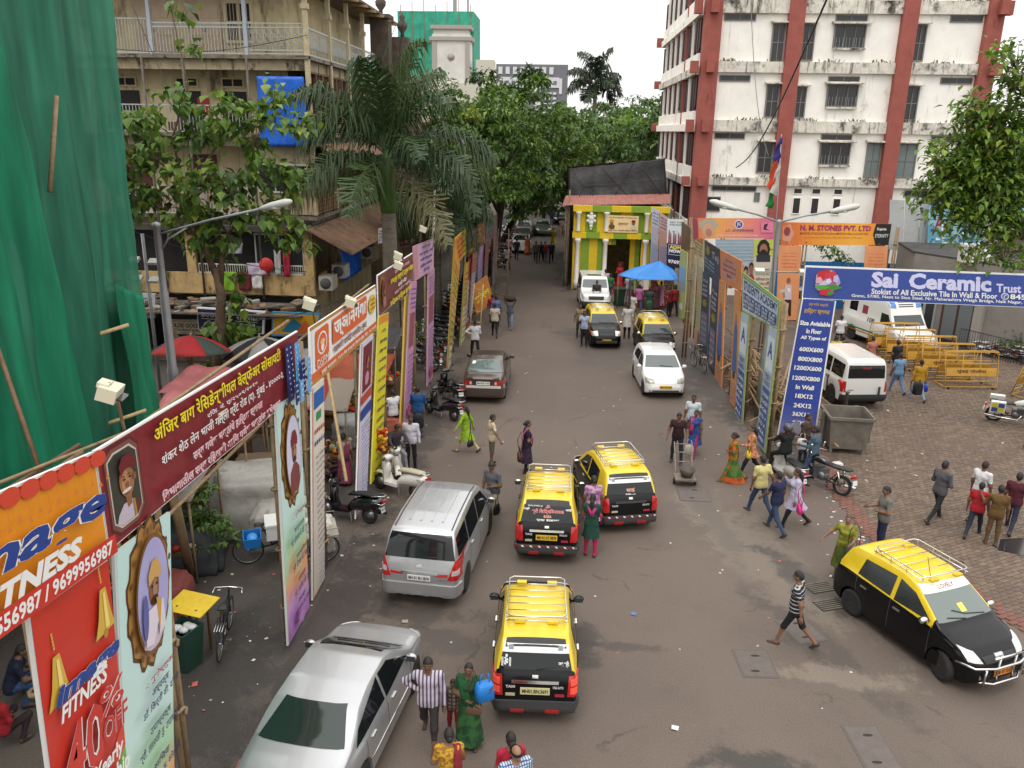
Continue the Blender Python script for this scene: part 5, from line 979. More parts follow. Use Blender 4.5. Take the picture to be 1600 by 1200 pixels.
for k in range(6):b.rect(0,.05+.07*k,1,.065+.07*k,'#b0b8c8')
for k in range(7):b.ell(.1+.14*k,.55+.08*(k%2),.06,.09,'#2a1c18');b.ell(.1+.14*k,.6+.08*(k%2),.05,.08,'#8a5a40');b.ell(.1+.14*k,.85,.09,.16,['#a02a30','#c8b0a0','#8a4a2a'][k%3])
b.ell(.3,.42,.18,.14,'#a83a48',3);b.done()
b=Board(t,t.location,'F',36.5,[(8.3,5.43),(9.14,5.45),(9.35,2.74),(8.48,2.72)],M((.5,.5,.16),.5),'side_panel');b.rect(.04,0,.96,.28,'#b8bc5a');b.rect(.04,.28,.96,1,'#c8c0b0');b.ell(.5,.16,.33,.16,'#1c1a18',20,.04,9);b.ell(.5,.17,.2,.1,'#9a6a54');b.ell(.5,.22,.18,.06,'#241c18');b.rect(.15,.25,.85,.36,'#2a2c34');b.lines(vines(6,DV),.15,.45,.85,.9,'#8a6a40',.02);b.done()
t=hoarding('orange arch board reading N. M. STONES PVT. LTD above two orange legs',14.5,45,AG,((12,5.2),(13,5.2),(16.8,5.2),(17.7,5.2)),'F')
b=Board(t,t.location,'F',45,[(11.61,5.35),(17.29,5.38),(17.29,4.27),(11.68,4.14)],gradmat([(0,'#c86038'),(.3,'#e09030'),(.7,'#e8a838'),(1,'#d87830')],'X',-2.8,2.8),'header_panel');b.ell(.06,.5,.05,.4,'#c8907a',20,.15,5);b.ell(.05,.4,.03,.2,'#8a3a3a')
b.text('N. M. STONES PVT. LTD',.17,.1,.82,.36,'#a02a5a',.05);b.text('IMPORTER OF EXCLUSIVE ITALIAN & IMPORTED WALL & FLOOR TILES',.17,.43,.8,.53,'#8a4a20',.01);b.text('EUNAVAL PLAZA, NEAR SION CIRCLE',.22,.62,.75,.7,'#c8703a',.01);b.poly([(.86,0),(1,0),(1,1),(.88,1),(.845,.5)],'#1c1618');b.text('Kajaria',.875,.18,.96,.34,WHI,.02);b.text('ETERNITY',.865,.48,.985,.64,WHI,.0);b.done()
for q,f_ in(([(11.57,4.13),(12.76,4.13),(13.02,0.07),(11.85,0.04)],1),([(16.1,4.21),(17.27,4.2),(17.6,0.1),(16.4,0.1)],1)):
 b=Board(t,t.location,'F',44.97,q,M((.68,.28,.12),.5,var=.1,vs=1.5),'side_panel');b.lines(vines(5,DV),.15,.08,.85,.3,'#d86a4a',.01,0,.5)
 b.ell(.5,.46,.09,.035,'#8a5a40');b.poly([(.36,.52),(.64,.52),(.68,.72),(.34,.72)],'#c8b8c0');b.poly([(.38,.72),(.66,.72),(.68,.94),(.56,.94),(.52,.78),(.46,.94),(.36,.94)],'#2a1c1c');b.done()
t=hoarding('blue arch board reading Sai Ceramic with a price-list leg of tile sizes',11,26.1,AG,((7.7,4.8),(8.5,5.6),(15.5,5.8)),'F')
SB_=M((.04,.075,.31),.4,var=.05,vs=1)
b=Board(t,t.location,'F',26.1,[(7.59,5.9),(15,5.8),(15.21,4.75),(7.61,4.86)],WHI,'header_panel');b.rect(.004,.05,1,.985,SB_)
LV=M((.62,.62,.85),.45)
b.text('Sai',.277,.1,.387,.58,LV,.045);b.text('Ceramic',.43,.1,.765,.58,LV,.045);b.text('Trust',.785,.32,.885,.58,LV,.03);b.text('Stokist of All Exclusive Tile In Wall & Floor',.28,.61,.79,.78,WHI,.025);b.text('Gnmc, 57/85, Next to Sion Steel, Nr. Maharashtra Weigh Bridge, Naik Nagar, L.B. S. Marg',.2,.8,1.0,.92,WHI,.02)
b.ell(.82,.69,.016,.1,WHI);b.ell(.82,.69,.013,.08,SB_);b.text('✆',.81,.63,.83,.75,WHI,.0);b.text('8451009',.84,.61,.99,.77,WHI,.03)
for(s_,t_,rs,rt,c)in((.095,.46,.05,.34,'#a8a0b8'),(.085,.3,.035,.2,'#c02c34'),(.11,.36,.03,.22,'#c83a44'),(.1,.5,.022,.16,'#a06a9a'),(.08,.55,.018,.12,'#c0c4d8'),(.115,.62,.04,.08,'#3f8a3a'),(.075,.62,.03,.06,'#58a040'),(.095,.78,.03,.1,'#c03038'),(.1,.44,.012,.08,'#d8d0e0'),(.06,.42,.014,.1,'#d8a0b0'),(.13,.36,.012,.12,'#b8b0d8'),(.11,.8,.012,.06,'#3f8a3a')):b.ell(s_,t_,rs,rt,c,22,.12,5)
b.done()
b=Board(t,t.location,'F',26.06,[(7.61,4.86),(8.67,4.81),(8.58,0.18),(7.34,0.25)],WHI,'side_panel');b.rect(.03,.0,.96,.99,gradmat([(0,'#8088b8'),(.12,'#6068b0'),(.25,'#33489c'),(.5,'#2f4596'),(1,'#2f4596')],'Z',0,5))
b.text('सर्व गणेश भक्तांचे',.22,.02,.78,.05,'#c89a50',.01);b.text('हार्दिक स्वागत',.12,.06,.86,.105,'#c8a040',.025)
for tx,a0,a1,t0 in(('Size Avialable',.06,.94,.15),('In Floor',.28,.72,.205),('All Types of',.15,.88,.255),('600X600',.17,.85,.335),('800X800',.18,.86,.405),('1200X600',.12,.88,.47),('1200X800',.12,.88,.545),('In Wall',.25,.75,.61),('18X12',.28,.76,.675),('24X12',.28,.76,.745),('36X18',.28,.76,.81),('24X8',.32,.72,.875)):b.text(tx,a0,t0,a1,t0+.033,WHI,.04)
b.poly([(.05,.99),(.28,.89),(.5,.99)],'#c8604a');b.poly([(.3,.93),(.42,.86),(.75,.99),(.55,.99)],'#8a8a98');b.poly([(.5,.99),(.78,.9),(.9,.93),(.68,.99)],'#6a3030');b.done()
for x in(7.55,8.4):mb=MB();mb.bb(x,x+.14,26.15,26.3,0,.45);mb.build('base_post',WOODL,t)
def sign(lab,Y,q,back,fn,name='shop_sign'):
 xs=[p[0]for p in q];zs=[p[1]for p in q];t=thing(name,lab,'sign',(sum(xs)/4,Y,min(zs)),0,'shop signs');b=Board(t,t.location,'F',Y,q,back,'sign_panel',.12);fn(b);b.done()
 mb=MB();mb.bb(min(xs)+.1,min(xs)+.16,Y+.121,Y+.6,zs[0]-.2,zs[0]-.14);mb.bb(max(xs)-.16,max(xs)-.1,Y+.121,Y+.6,zs[0]-.2,zs[0]-.14);mb.build('bracket',GREYM,t)
def f1(b):
 b.rect(.01,.06,.97,.97,'#10154a');b.text('SAMSUNG',.06,.2,.44,.4,WHI,.03);b.text('Galaxy',.13,.56,.43,.78,WHI,.01);b.rect(.06,.47,.45,.49,WHI);b.text('सॅमसंग',.58,.14,.9,.44,WHI,.01);b.text('गॅलक्सी',.63,.56,.87,.78,WHI,.01);b.rect(.56,.49,.9,.51,WHI);b.text('Exclusive mobile showroom',.05,.85,.4,.92,WHI,.01);b.text('फोन नं. २३८१',.8,.87,.93,.93,WHI,.01)
sign('navy double sign with SAMSUNG Galaxy lettering behind the tree trunk',32.4,[(-15.02,2.62),(-12.14,2.52),(-12.27,1.56),(-15.03,1.67)],WHI,f1)
def f2(b):b.text('NEW ESTABLISHED & CO.',.05,.06,.9,.16,BLK,.01);b.text('OLDE GOOSE',.02,.25,.97,.55,'#3a1c14',.03);b.text('RESTAURANT & BAR',.04,.62,.95,.8,'#3a2418',.02);b.text('PERMIT ROOM',.3,.86,.75,.95,'#3a2418',.01)
sign('cream board with dark restaurant lettering left of the navy sign',33.2,[(-16.59,1.88),(-15.14,1.9),(-15.23,1.25),(-16.66,1.26)],M((.5,.44,.3),.6),f2)
def f3(b):b.lines(['COACHING','CENTRE','ADMISSION','AVAILABLE','OPEN','CALL US'],.06,.15,.9,.9,'#2a2a2a',.02)
sign('grey white coaching notice board beside the green netting',33.4,[(-18.53,2.95),(-17.24,2.93),(-17.36,1.87),(-18.56,1.84)],M((.42,.43,.44),.6),f3)
def f4(b):b.rect(.03,.08,.97,.92,'#c8952a');b.poly([(.2,.8),(.45,.25),(.7,.6),(.75,.9)],'#2a7a9a');b.poly([(.5,.9),(.7,.3),(.95,.9)],'#c8602a')
sign('yellow shop board with blue painted house under the tin canopy',32.2,[(-11.77,2.57),(-9.78,2.55),(-9.89,1.58),(-11.87,1.54)],M((.05,.25,.42),.6),f4)
def f5(b):b.rect(.04,.06,.96,.94,'#8a2630');b.lines(['रेशमा','साडी','SAREE'],.15,.2,.85,.85,'#d8a0a0',.02)
sign('dull red hanging board right of the palm trunk',42,[(-8.41,4.91),(-7.77,5.18),(-7.8,4.04),(-8.4,3.9)],M((.3,.3,.3),.6),f5)
def f6(b):b.lines(['डॉ.','क्लिनिक','OPEN','१० - ८'],.1,.1,.9,.9,'#3a3f6a',.02)
sign('small white clinic notice left of the palm trunk',36,[(-8.12,5.59),(-7.72,5.65),(-7.74,5.01),(-8.14,4.92)],WHI,f6)
def f7(b):b.lines(['MOBILE','सेल'],.1,.15,.9,.85,WHI,.03)
sign('dark blue far shop sign between the palm trunks',50,[(-8.24,3.9),(-7.3,4),(-7.3,3.38),(-8.21,3.25)],'#20263c' and M('#20263c',.6),f7)
for i,(u,v,Y,lab)in enumerate(((172,612,9.6,'cream floodlight box above the turbaned portrait'),(337,648,11.2,'cream floodlight box hanging over the yellow maroon script'),(484,475,16.5,'cream floodlight box above the round lamp emblem'),(547,472,18.8,'cream floodlight box above the white orange script'),(621,402,24.8,'upper cream floodlight box by the palm trunk'),(622,413,23.4,'lower cream floodlight box by the palm trunk'),(661,358,30,'small cream floodlight above the mauve banner'))):
 x,z=[(-5.1,6.88),(-5.24,5.55),(-5.22,6.28),(-5.02,5.82),(-5.01,6.08),(-4.85,5.92),(-5.11,6.3)][i];Y=[8.6,11.6,16.5,19,24.8,24,30][i]
 f=thing('floodlight',lab,'floodlight',(x,Y,z),0,'floodlights on the hoardings');s_=.62 if i<2 else.7
 mb=LMB();mb.box((0,0,0),(.34*s_,.5*s_,.26*s_),rz=.2,ry=.35);mb.box((-.05,0,.15*s_),(.2*s_,.3*s_,.06),rz=.2,ry=.35);mb.build('housing',M((.6,.56,.42),.5),f)
 mb=LMB();mb.box((.13*s_,.03,-.1*s_),(.22*s_,.4*s_,.02),rz=.2,ry=.35);mb.build('lamp_glass',GLASSD,f)
 mb=LMB();q=Vector((XL-.15-x,rnd.uniform(.4,1.0),min(5.75,z-.1)-z));mb.tube([(0,0,.1),(q.x*.5,q.y*.5,.14+q.z*.3),q],.022,6);mb.build('bamboo_arm',BAMB,f)
MB=LMB
PB_=M((.004,.004,.005),.26,coat=.12,spec=.28,var=.15,vs=8);PY=M((.7,.5,.016),.35,coat=.4,var=.1,vs=4);PW_=M((.72,.72,.7),.25,coat=.8);PS=M((.46,.47,.48),.3,.6,coat=.6);PG=M((.1,.072,.062),.3,.5,coat=.6)
GL=M((.008,.01,.011),.05,spec=.5);GLR=M((.035,.045,.045),.05,coat=.3);TYRE=M((.018,.017,.016),.85,var=.3,vs=12);RIM=M((.35,.35,.35),.35,.8);RIMD=M((.05,.05,.05),.6);CHR=M((.65,.65,.63),.15,1.0);PLAS=M((.03,.03,.031),.6,var=.2,vs=10)
LRED=M((.45,.012,.012),.15,coat=.8);LCLR=M((.6,.6,.58),.12,.3,coat=.8);LORG=M((.7,.2,.02),.2);PLY=M((.7,.45,.03),.5);PLWT=M((.7,.7,.68),.5);SEATM=M((.03,.03,.03),.6,bump=.2)
def rail_(p0,p1,n):return[tuple(p0[i]+(p1[i]-p0[i])*k/n for i in range(len(p0)))for k in range(n+1)]
class Car:
 def __init__(s,label,cat,rear=None,front=None,rz=0.,L=3.57,Wd=1.53,top=(),belt=(),plan=(),tumble=.28,zs=.2,wy=(-1.12,1.13),wr=.285,arch=.33,paint=(PB_,PB_),group=None,name='car',crown=.05,cabin=.14,tilt=0.):
  d=Vector((-math.sin(rz),math.cos(rz),0));p=Vector((*rear,0))+d*(L/2)if rear else Vector((*front,0))-d*(L/2)
  s.t=thing(name,label,cat,p,rz,group);s.L,s.W=L,Wd
  N=96;ys=np.concatenate([np.linspace(-L/2,L/2,N),[-L/2+.02,-L/2+.06,L/2-.02,L/2-.06]]+[np.array([wy[k]+arch*math.cos(q)for q in np.linspace(0,math.pi,13)])for k in(0,1)]);ys=np.unique(np.round(ys,4))
  f=lambda pr:np.interp(ys,[a for a,b in pr],[b for a,b in pr])
  def sm(a,w):
   g=np.interp(np.linspace(ys[0],ys[-1],400),ys,a);k=np.hanning(w);k/=k.sum();g=np.convolve(np.pad(g,w//2,'edge'),k,'valid')[:400];return np.interp(ys,np.linspace(ys[0],ys[-1],400),g)
  zt,zb,pl=sm(f(top),15),sm(f(belt),21),sm(f(plan),9);bot=np.full(len(ys),zs);bot+=.12*np.clip((np.abs(ys)-(L/2-.35))/.35,0,1)**2
  for k in(0,1):bot=np.maximum(bot,np.where(np.abs(ys-wy[k])<arch,wr+np.sqrt(np.maximum(arch**2-(ys-wy[k])**2,0))-.0,0))
  rings=[];meta=[]
  for y,t_,b_,p_,z0 in zip(ys,zt,zb,pl,bot):
   b_=min(b_,t_-.02);w=Wd/2*p_;h=max(t_-crown-b_,.004);x1=w*.95-tumble*h
   lo=z0;zz=lambda q:lo+(b_-lo)*q
   H=[(0,lo),(w*.7,lo),(w*.95,lo+.004),(w*.985,lo+.03),(w*.995,zz(.3)),(w,zz(.55)),(w*.99,zz(.8)),(w*.972,zz(.95)),(w*.95,b_),(w*.95-tumble*h*.33,b_+h*.33),(w*.95-tumble*h*.66,b_+h*.66),(w*.95-tumble*h*.92,b_+h*.92),(x1-.02-.01*h,b_+h+crown*.35),(x1*.8,b_+h+crown*.75),(x1*.45,b_+h+crown*.95),(0,t_)]
   rings.append([(x,y,z)for x,z in H]+[(-x,y,z)for x,z in H[-2:0:-1]]);meta.append((b_,h))
  n=len(rings[0]);mb=MB();mb.loft(rings,0,True,True);k=len(rings)
  for i in range(k-1):
   for j in range(n):
    jj=j if j<15 else n-1-j
    if jj>=8 and(meta[i][1]>cabin or meta[i+1][1]>cabin):mb.m[i*n+j]=1
  s.body=mb.build('body',list(paint),s.t);s.bvh=BVHTree.FromPolygons(mb.v,mb.f);s.body.data.set_sharp_from_angle(angle=R(38))
  s.wy,s.wr=wy,wr
 def hit(s,a,b,ax):
  """ax: 'S+' from +x, 'S-' from -x (a=y,b=z); 'F'/'B' front/rear (a=x,b=z); 'T' top (a=x,b=y)"""
  o,d={'S+':((3,a,b),(-1,0,0)),'S-':((-3,a,b),(1,0,0)),'F':((a,4,b),(0,-1,0)),'B':((a,-4,b),(0,1,0)),'T':((a,b,4),(0,0,-1))}[ax]
  h=s.bvh.ray_cast(Vector(o),Vector(d));return(h[0],-h[1]if h[1].dot(Vector(d))>0 else h[1])if h[0]else(None,None)
 def skin(s,name,quad,ax,mat,off=.006,nu=8,nv=6,parent=None,depth=.02,rows=None):
  q=[Vector(p)for p in quad];P_=[];last=None
  for j in range(nv+1):
   row=[]
   for i in range(nu+1):
    p=q[0].lerp(q[1],i/nu).lerp(q[3].lerp(q[2],i/nu),j/nv);c,nn=s.hit(p.x,p.y,ax)
    if c is None:c,nn=last if last else(Vector((0,0,0)),Vector((0,0,1)))
    last=(c,nn);row.append(c+nn*off)
   P_.append(row)
  mb=MB();mb.grid(P_);rim=P_[0]+[r_[-1]for r_ in P_[1:]]+P_[-1][-2::-1]+[r_[0]for r_ in P_[-2:0:-1]]
  ctr=Vector((0,0,.7));inn=[p+(ctr-p).normalized()*depth for p in rim];m=len(rim)
  mb.add(rim+inn,[(i,(i+1)%m,m+(i+1)%m,m+i)for i in range(m)])
  return mb.build(name,mat,parent or s.t)
 def lettering(s,body,quad,ax,mat,off=.012,bold=.03,name='lettering',parent=None,keep=False):
  V,F,wh=tmesh(body,bold,0);q=[Vector(p)for p in quad];out=[]
  for p in V:
   c2=q[0].lerp(q[1],float(p[0])).lerp(q[3].lerp(q[2],float(p[0])),1-float(p[1]));c,nn=s.hit(c2.x,c2.y,ax);out.append(c+nn*off if c else Vector((0,0,.5)))
  mb=MB();mb.add(out,F);return mb.build(name,mat,parent or s.t)
 def plate(s,text,z,ax,mat=PLY,w=.5,h=.11,x=0.):
  c,nn=s.hit(x,z,ax);y=c.y+(-.02 if ax=='B' else.02);sg=-1 if ax=='B' else 1
  mb=MB();mb.box((x,y,z),(w,.016,h));pl=mb.build('number_plate',mat,s.t);V,F,wh=tmesh(text,.03,0)
  mb=MB();mb.add([((x+(float(p[0])-.5)*w*.88*(1 if ax=='B' else-1)),y+sg*.011,z+(float(p[1])-.5)*h*.62)for p in V],F);mb.build('lettering',BLK,pl)
 def wheels(s,rim=RIM,steer=0.,w=.165):
  for k,y in enumerate(s.wy):
   for sx in(-1,1):
    r_=s.wr;mx=Matrix.Translation((sx*(s.W/2-.11),y,r_))@Matrix.Rotation(R(steer)if k else 0,4,'Z')@Matrix.Rotation(R(90*sx),4,'Y')
    mb=MB();mb.lathe([(r_*.62,-w/2),(r_*.93,-w/2),(r_,-w/2+.03),(r_,w/2-.03),(r_*.95,w/2-.005),(r_*.8,w/2+.004),(r_*.66,w/2)],26,mx=mx);wh=mb.build('wheel',TYRE,s.t)
    mb=MB();mb.lathe([(r_*.68,-.02),(r_*.67,w/2-.005),(r_*.6,w/2-.015),(r_*.5,w/2-.035),(r_*.22,w/2-.012),(r_*.05,w/2)],20,mx=mx)
    for q in range(8):a=6.28*q/8;mb.box((r_*.46*math.cos(a),r_*.46*math.sin(a),w/2-.016),(r_*.13,r_*.16,.012),1,mx=mx,rz=a)
    mb.build('rim',[rim,RIMD],wh)
 def mirrors(s,y,z,mat,x=None,chrome=False):
  for sx in(-1,1):
   c,nn=s.hit(y,z,'S+' if sx>0 else 'S-');mb=MB();mb.ell((c.x+sx*.12,y,z+.05),(.1,.06,.075),nu=12,nv=8);mb.tube([c,(c.x+sx*.08,y,z+.02)],.025,6);m_=mb.build('wing_mirror',mat,s.t)
   mb=MB();mb.box((c.x+sx*.12,y-.055,z+.05),(.15,.012,.1));mb.build('mirror_glass',GLR,m_)
 def handles(s,ys,z,mat):
  for y in ys:
   for ax,sx in(('S+',1),('S-',-1)):
    c,nn=s.hit(y,z,ax);mb=MB();mb.box((c.x+sx*.015,y,z),(.03,.17,.035));mb.build('door_handle',mat,s.t)
 def sidewin(s,quads,mat=GL):
  for q in quads:
   for ax in('S+','S-'):s.skin('window',q,ax,mat,.005,8,5)
 def seams(s,ys,z0,z1):
  for y in ys:
   for ax in('S+','S-'):s.skin('door_seam',[(y-.006,z1),(y+.006,z1),(y+.006,z0),(y-.006,z0)],ax,RIMD,.003,1,10,depth=.004)
 def bumper(s,ax,z0,z1,mat,off=.03,wf=.96):
  w=s.W/2*wf;return s.skin('bumper',[(-w,z1),(w,z1),(w,z0),(-w,z0)],ax,mat,off,22,5,depth=.06)
 def wiper(s,pts,ax):
  P_=[]
  for a,b in pts:
   c,nn=s.hit(a,b,ax)
   if c:P_.append(c+nn*.022)
  mb=MB();mb.tube(P_,.009,5);mb.build('wiper',PLAS,s.t)
def rack(t,x,y0,y1,z,n=6,mat=CHR,up=.12):
 mb=MB();c=.08
 loop=[(-x+c,y0,z+up),(x-c,y0,z+up),(x,y0+c,z+up),(x,y1-c,z+up),(x-c,y1,z+up),(-x+c,y1,z+up),(-x,y1-c,z+up),(-x,y0+c,z+up)];mb.tube(loop,.013,7,closed=True)
 for k in range(n):y=y0+(y1-y0)*(k+.5)/n;mb.tube([(-x,y,z+.03),(x,y,z+.03)],.009,6)
 mb.tube([(-x,y0,z+.03),(-x,y1,z+.03)],.01,6);mb.tube([(x,y0,z+.03),(x,y1,z+.03)],.01,6);mb.tube([(-x,y0,z+.03),(x,y0,z+.03)],.01,6)
 for sx in(-1,1):
  for k in range(4):y=y0+.05+(y1-y0-.1)*k/3;mb.tube([(sx*x,y,z-.02),(sx*x,y,z+up)],.009,6)
 r_=mb.build('roof_rack',mat,t);mb=MB()
 for yy in(y0+.02,y1-.02):
  for sx in(-.55,.55):mb.box((sx*x,yy,z+.01),(.18,.09,.05))
 mb.build('rack_foot',PY,r_)
HT=[(-1.79,.62),(-1.78,.95),(-1.7,1.02),(-1.5,1.45),(-1.38,1.545),(-.9,1.59),(-.2,1.6),(.25,1.53),(.55,1.36),(.95,1.02),(1.05,.97),(1.4,.9),(1.65,.78),(1.76,.62),(1.79,.5)]
HB=[(-1.79,.6),(-1.72,.95),(-1.4,.985),(0,.95),(.8,.92),(1.2,.86),(1.6,.72),(1.79,.48)]
HP=[(-1.79,.86),(-1.74,.93),(-1.5,.98),(-1,1.0),(.9,1.0),(1.4,.96),(1.62,.88),(1.74,.76),(1.79,.66)]
def taxi(label,plate,rear=None,front=None,rz=0.,style=0,sticker=None,band=False,pm=PLY):
 c=Car(label,'taxi',rear,front,rz,3.57,1.525,HT,HB,HP,.25,.2,(-1.12,1.14),.275,.315,(PB_,PY),'black and yellow taxis','taxi')
 c.wheels(steer=0)
 c.sidewin([[(-.98,1.43),(-.18,1.46),(-.18,1.0),(-1.05,1.02)],[(-.1,1.46),(.3,1.38),(.72,1.02),(-.1,1.0)]])
 c.skin('windscreen',[(-.56,1.42),(.56,1.42),(.66,1.06),(-.66,1.06)],'F',GLR,.006,14,8);rw=c.skin('rear_window',[(-.54,1.42),(.54,1.42),(.62,1.06),(-.62,1.06)],'B',GL,.006,14,8)
 c.skin('roof_edge_trim',[(-.5,-1.42),(.5,-1.42),(.52,-1.52),(-.52,-1.52)],'T',PLAS,.012,10,2)
 for sx in(-1,1):
  q=[(sx*.735,.98),(sx*.57,.98),(sx*.55,.62),(sx*.73,.62)];tl=c.skin('tail_light',q,'B',LRED if style!=2 else M((.12,.03,.03),.2),.012,5,8)
  for z in(.88,.73):c.skin('light_lens',[(sx*.7,z+.055),(sx*.6,z+.055),(sx*.6,z-.055),(sx*.7,z-.055)],'B',M((.9,.1,.06),.15)if style==1 else LRED,.022,4,4,parent=tl)
  hl=c.skin('headlight',[(sx*.7,.8),(sx*.42,.84),(sx*.4,.64),(sx*.66,.62)],'F',LCLR,.01,7,6);c.skin('indicator',[(sx*.72,.8),(sx*.67,.81),(sx*.66,.63),(sx*.7,.63)],'F',LORG,.012,2,4,parent=hl)
 c.bumper('B',.3,.52,M((.05,.05,.052),.5),.035);c.bumper('F',.26,.5,PB_,.02);c.skin('grille',[(-.34,.76),(.34,.76),(.32,.64),(-.32,.64)],'F',PLAS,.01,8,3);c.skin('air_dam',[(-.5,.42),(.5,.42),(.48,.3),(-.48,.3)],'F',RIMD,.03,8,3)
 c.plate(plate,.72 if style!=3 else.43,'B',pm,.5,.13);c.plate(plate,.43,'F',PLY,.42,.11);c.skin('boot_chrome',[(-.4,.9),(.4,.9),(.4,.85),(-.4,.85)],'B',CHR if style!=3 else PLAS,.014,10,2);c.skin('badge',[(-.05,.99),(.05,.99),(.05,.94),(-.05,.94)],'B',CHR,.012,3,3)
 for sx in(-1,1):c.skin('sticker',[(sx*.5,.66),(sx*.34,.66),(sx*.34,.61),(sx*.5,.61)],'B',M('#a02a34',.5)if sx>0 else M('#b8b090',.5),.012,4,2)
 c.lettering('CNG AUTO',[(.3,.82),(.48,.82),(.48,.77),(.3,.77)],'B',WHI,.012,.02,'badge_lettering');c.lettering('TAXI',[(-.5,.82),(-.34,.82),(-.34,.77),(-.5,.77)],'B',WHI,.012,.02,'badge_lettering')
 c.mirrors(.62,.98,PB_ if style==1 else CHR);c.handles((-.72,.1),.86,PB_ if style==0 else CHR);c.seams((-.15,-1.02,.78),.36,.98);rack(c.t,.52,-1.1,.22,1.6);c.wiper([(.02,1.06),(.3,1.1),(.5,1.16)],'B');c.wiper([(-.1,1.06),(.3,1.1)],'F');c.wiper([(-.5,1.05),(-.1,1.1)],'F')
 for x in(-.3,.3):c.skin('bumper_sticker',[(x-.12,.36),(x+.12,.36),(x+.12,.31),(x-.12,.31)],'B',LRED,.045,4,2)
 if sticker:
  for tx,q,m in sticker:c.lettering(tx,q,'B',m,.012,.02,'sticker_lettering',rw)
 if band:
  b_=c.skin('sun_band',[(-.55,1.44),(.55,1.44),(.57,1.31),(-.57,1.31)],'B',WHI,.01,14,3,parent=rw)
  for x in(-.42,.42):c.skin('wheel_emblem',[(x-.04,1.42),(x+.04,1.42),(x+.04,1.35),(x-.04,1.35)],'B',M('#8a8f98',.5),.013,4,4,parent=rw)
 if style in(0,3):
  for k in range(14):c.skin('reflector_strip',[(-.7+k*.1,.51),(-.65+k*.1,.51),(-.62+k*.1,.47),(-.67+k*.1,.47)],'B',WHI if k%2 else LRED,.042,1,1)
 return c
SW=M((.85,.85,.85),.5);SR=M((.75,.25,.25),.5);SO=M((.8,.4,.25),.5)
taxi('black and yellow taxi nearest the camera with lit tail lights and white band','MH01.BN.3691',rear=(-0.22,11.76),rz=R(1.5),style=1,band=True,sticker=[('जय श्री',[(.38,1.2),(.56,1.2),(.58,1.1),(.4,1.1)],SW),('॥ॐ॥',[(-.58,1.28),(-.42,1.28),(-.42,1.1),(-.58,1.1)],SW)],pm=M((.62,.58,.3),.5))
taxi('black and yellow taxi with white and red script across its rear window','MH 01 AT 0878',rear=(-0.15,17.26),rz=R(-.5),style=0,sticker=[('KALYAN JI',[(-.45,1.41),(-.12,1.41),(-.12,1.375),(-.45,1.375)],SW),('ॐ',[(-.05,1.42),(.06,1.42),(.06,1.35),(-.05,1.35)],SR),('श्री सिद्धिविनायक',[(-.36,1.34),(.38,1.34),(.4,1.22),(-.38,1.22)],SR),('माझी',[(-.56,1.36),(-.42,1.36),(-.42,1.3),(-.56,1.3)],SW),('आई',[(.42,1.36),(.56,1.36),(.56,1.3),(.42,1.3)],SW),('BABA',[(-.08,1.21),(.1,1.21),(.1,1.15),(-.08,1.15)],SO),('एक सहारा',[(-.25,1.12),(.28,1.12),(.28,1.07),(-.25,1.07)],SW)])
taxi('black and yellow taxi turning left with white sun strip and orange plate','MH01.BG.9741',rear=(1.94,19.04),rz=R(13),style=3,band=True,sticker=[('साई',[(-.1,1.2),(.12,1.2),(.12,1.1),(-.1,1.1)],SO),('INDIRA',[(-.12,1.07),(.14,1.07),(.14,1.04),(-.12,1.04)],SW)],pm=M((.8,.42,.02),.5))
taxi('oncoming black and yellow taxi beside the white jeep','MH01 AA 4520',front=(2.22,37.59),rz=R(186),style=0)
taxi('oncoming black and yellow taxi half hidden behind the white hatchback','MH01 AT 1182',front=(4.52,35.68),rz=R(184),style=0)
def hatch_front(c,gl=GLR,dark=True):
 c.skin('windscreen',[(-.6,1.43),(.6,1.43),(.68,1.02),(-.68,1.02)],'F',gl,.006,14,8)
IT=[(-1.79,.6),(-1.78,.92),(-1.7,1.0),(-1.5,1.42),(-1.35,1.51),(-.8,1.55),(-.1,1.55),(.25,1.47),(.6,1.25),(1.0,.99),(1.15,.95),(1.5,.84),(1.7,.7),(1.78,.55),(1.8,.45)]
c=Car('black and yellow taxi at the right with chrome front guard, seen from its side','taxi',front=(8.31,13.38),rz=R(-155.5),L=3.6,Wd=1.6,top=IT,belt=HB,plan=HP,tumble=.28,wy=(-1.15,1.15),wr=.29,arch=.33,paint=(PB_,PY),group='black and yellow taxis',name='taxi')
c.wheels(M((.22,.22,.22),.45,.5),steer=-16);c.sidewin([[(-1.02,1.38),(-.22,1.42),(-.22,.99),(-1.1,1.02)],[(-.12,1.42),(.28,1.33),(.78,1.0),(-.12,.97)]],M((.03,.035,.035),.05,coat=.5));w_=c.skin('windscreen',[(-.58,1.42),(.58,1.42),(.68,1.03),(-.68,1.03)],'F',M((.12,.15,.14),.06,coat=.6),.006,14,8)
c.skin('sun_band',[(-.57,1.46),(.57,1.46),(.6,1.35),(-.6,1.35)],'F',WHI,.01,14,3,parent=w_);c.lettering('LOVELY',[(.2,1.43),(-.2,1.43),(-.2,1.38),(.2,1.38)],'F',M('#8a4a40',.5),.014,.02,'lettering',w_);c.skin('permit_sticker',[(-.1,1.2),(.04,1.2),(.04,1.1),(-.1,1.1)],'F',M((.6,.58,.1),.5),.01,5,5,parent=w_)
for sx in(-1,1):c.skin('headlight',[(sx*.7,.86),(sx*.5,.8),(sx*.42,.64),(sx*.68,.68)],'F',LCLR,.01,8,6);c.skin('fog_light',[(sx*.62,.46),(sx*.5,.46),(sx*.5,.38),(sx*.62,.38)],'F',CHR,.012,4,4)
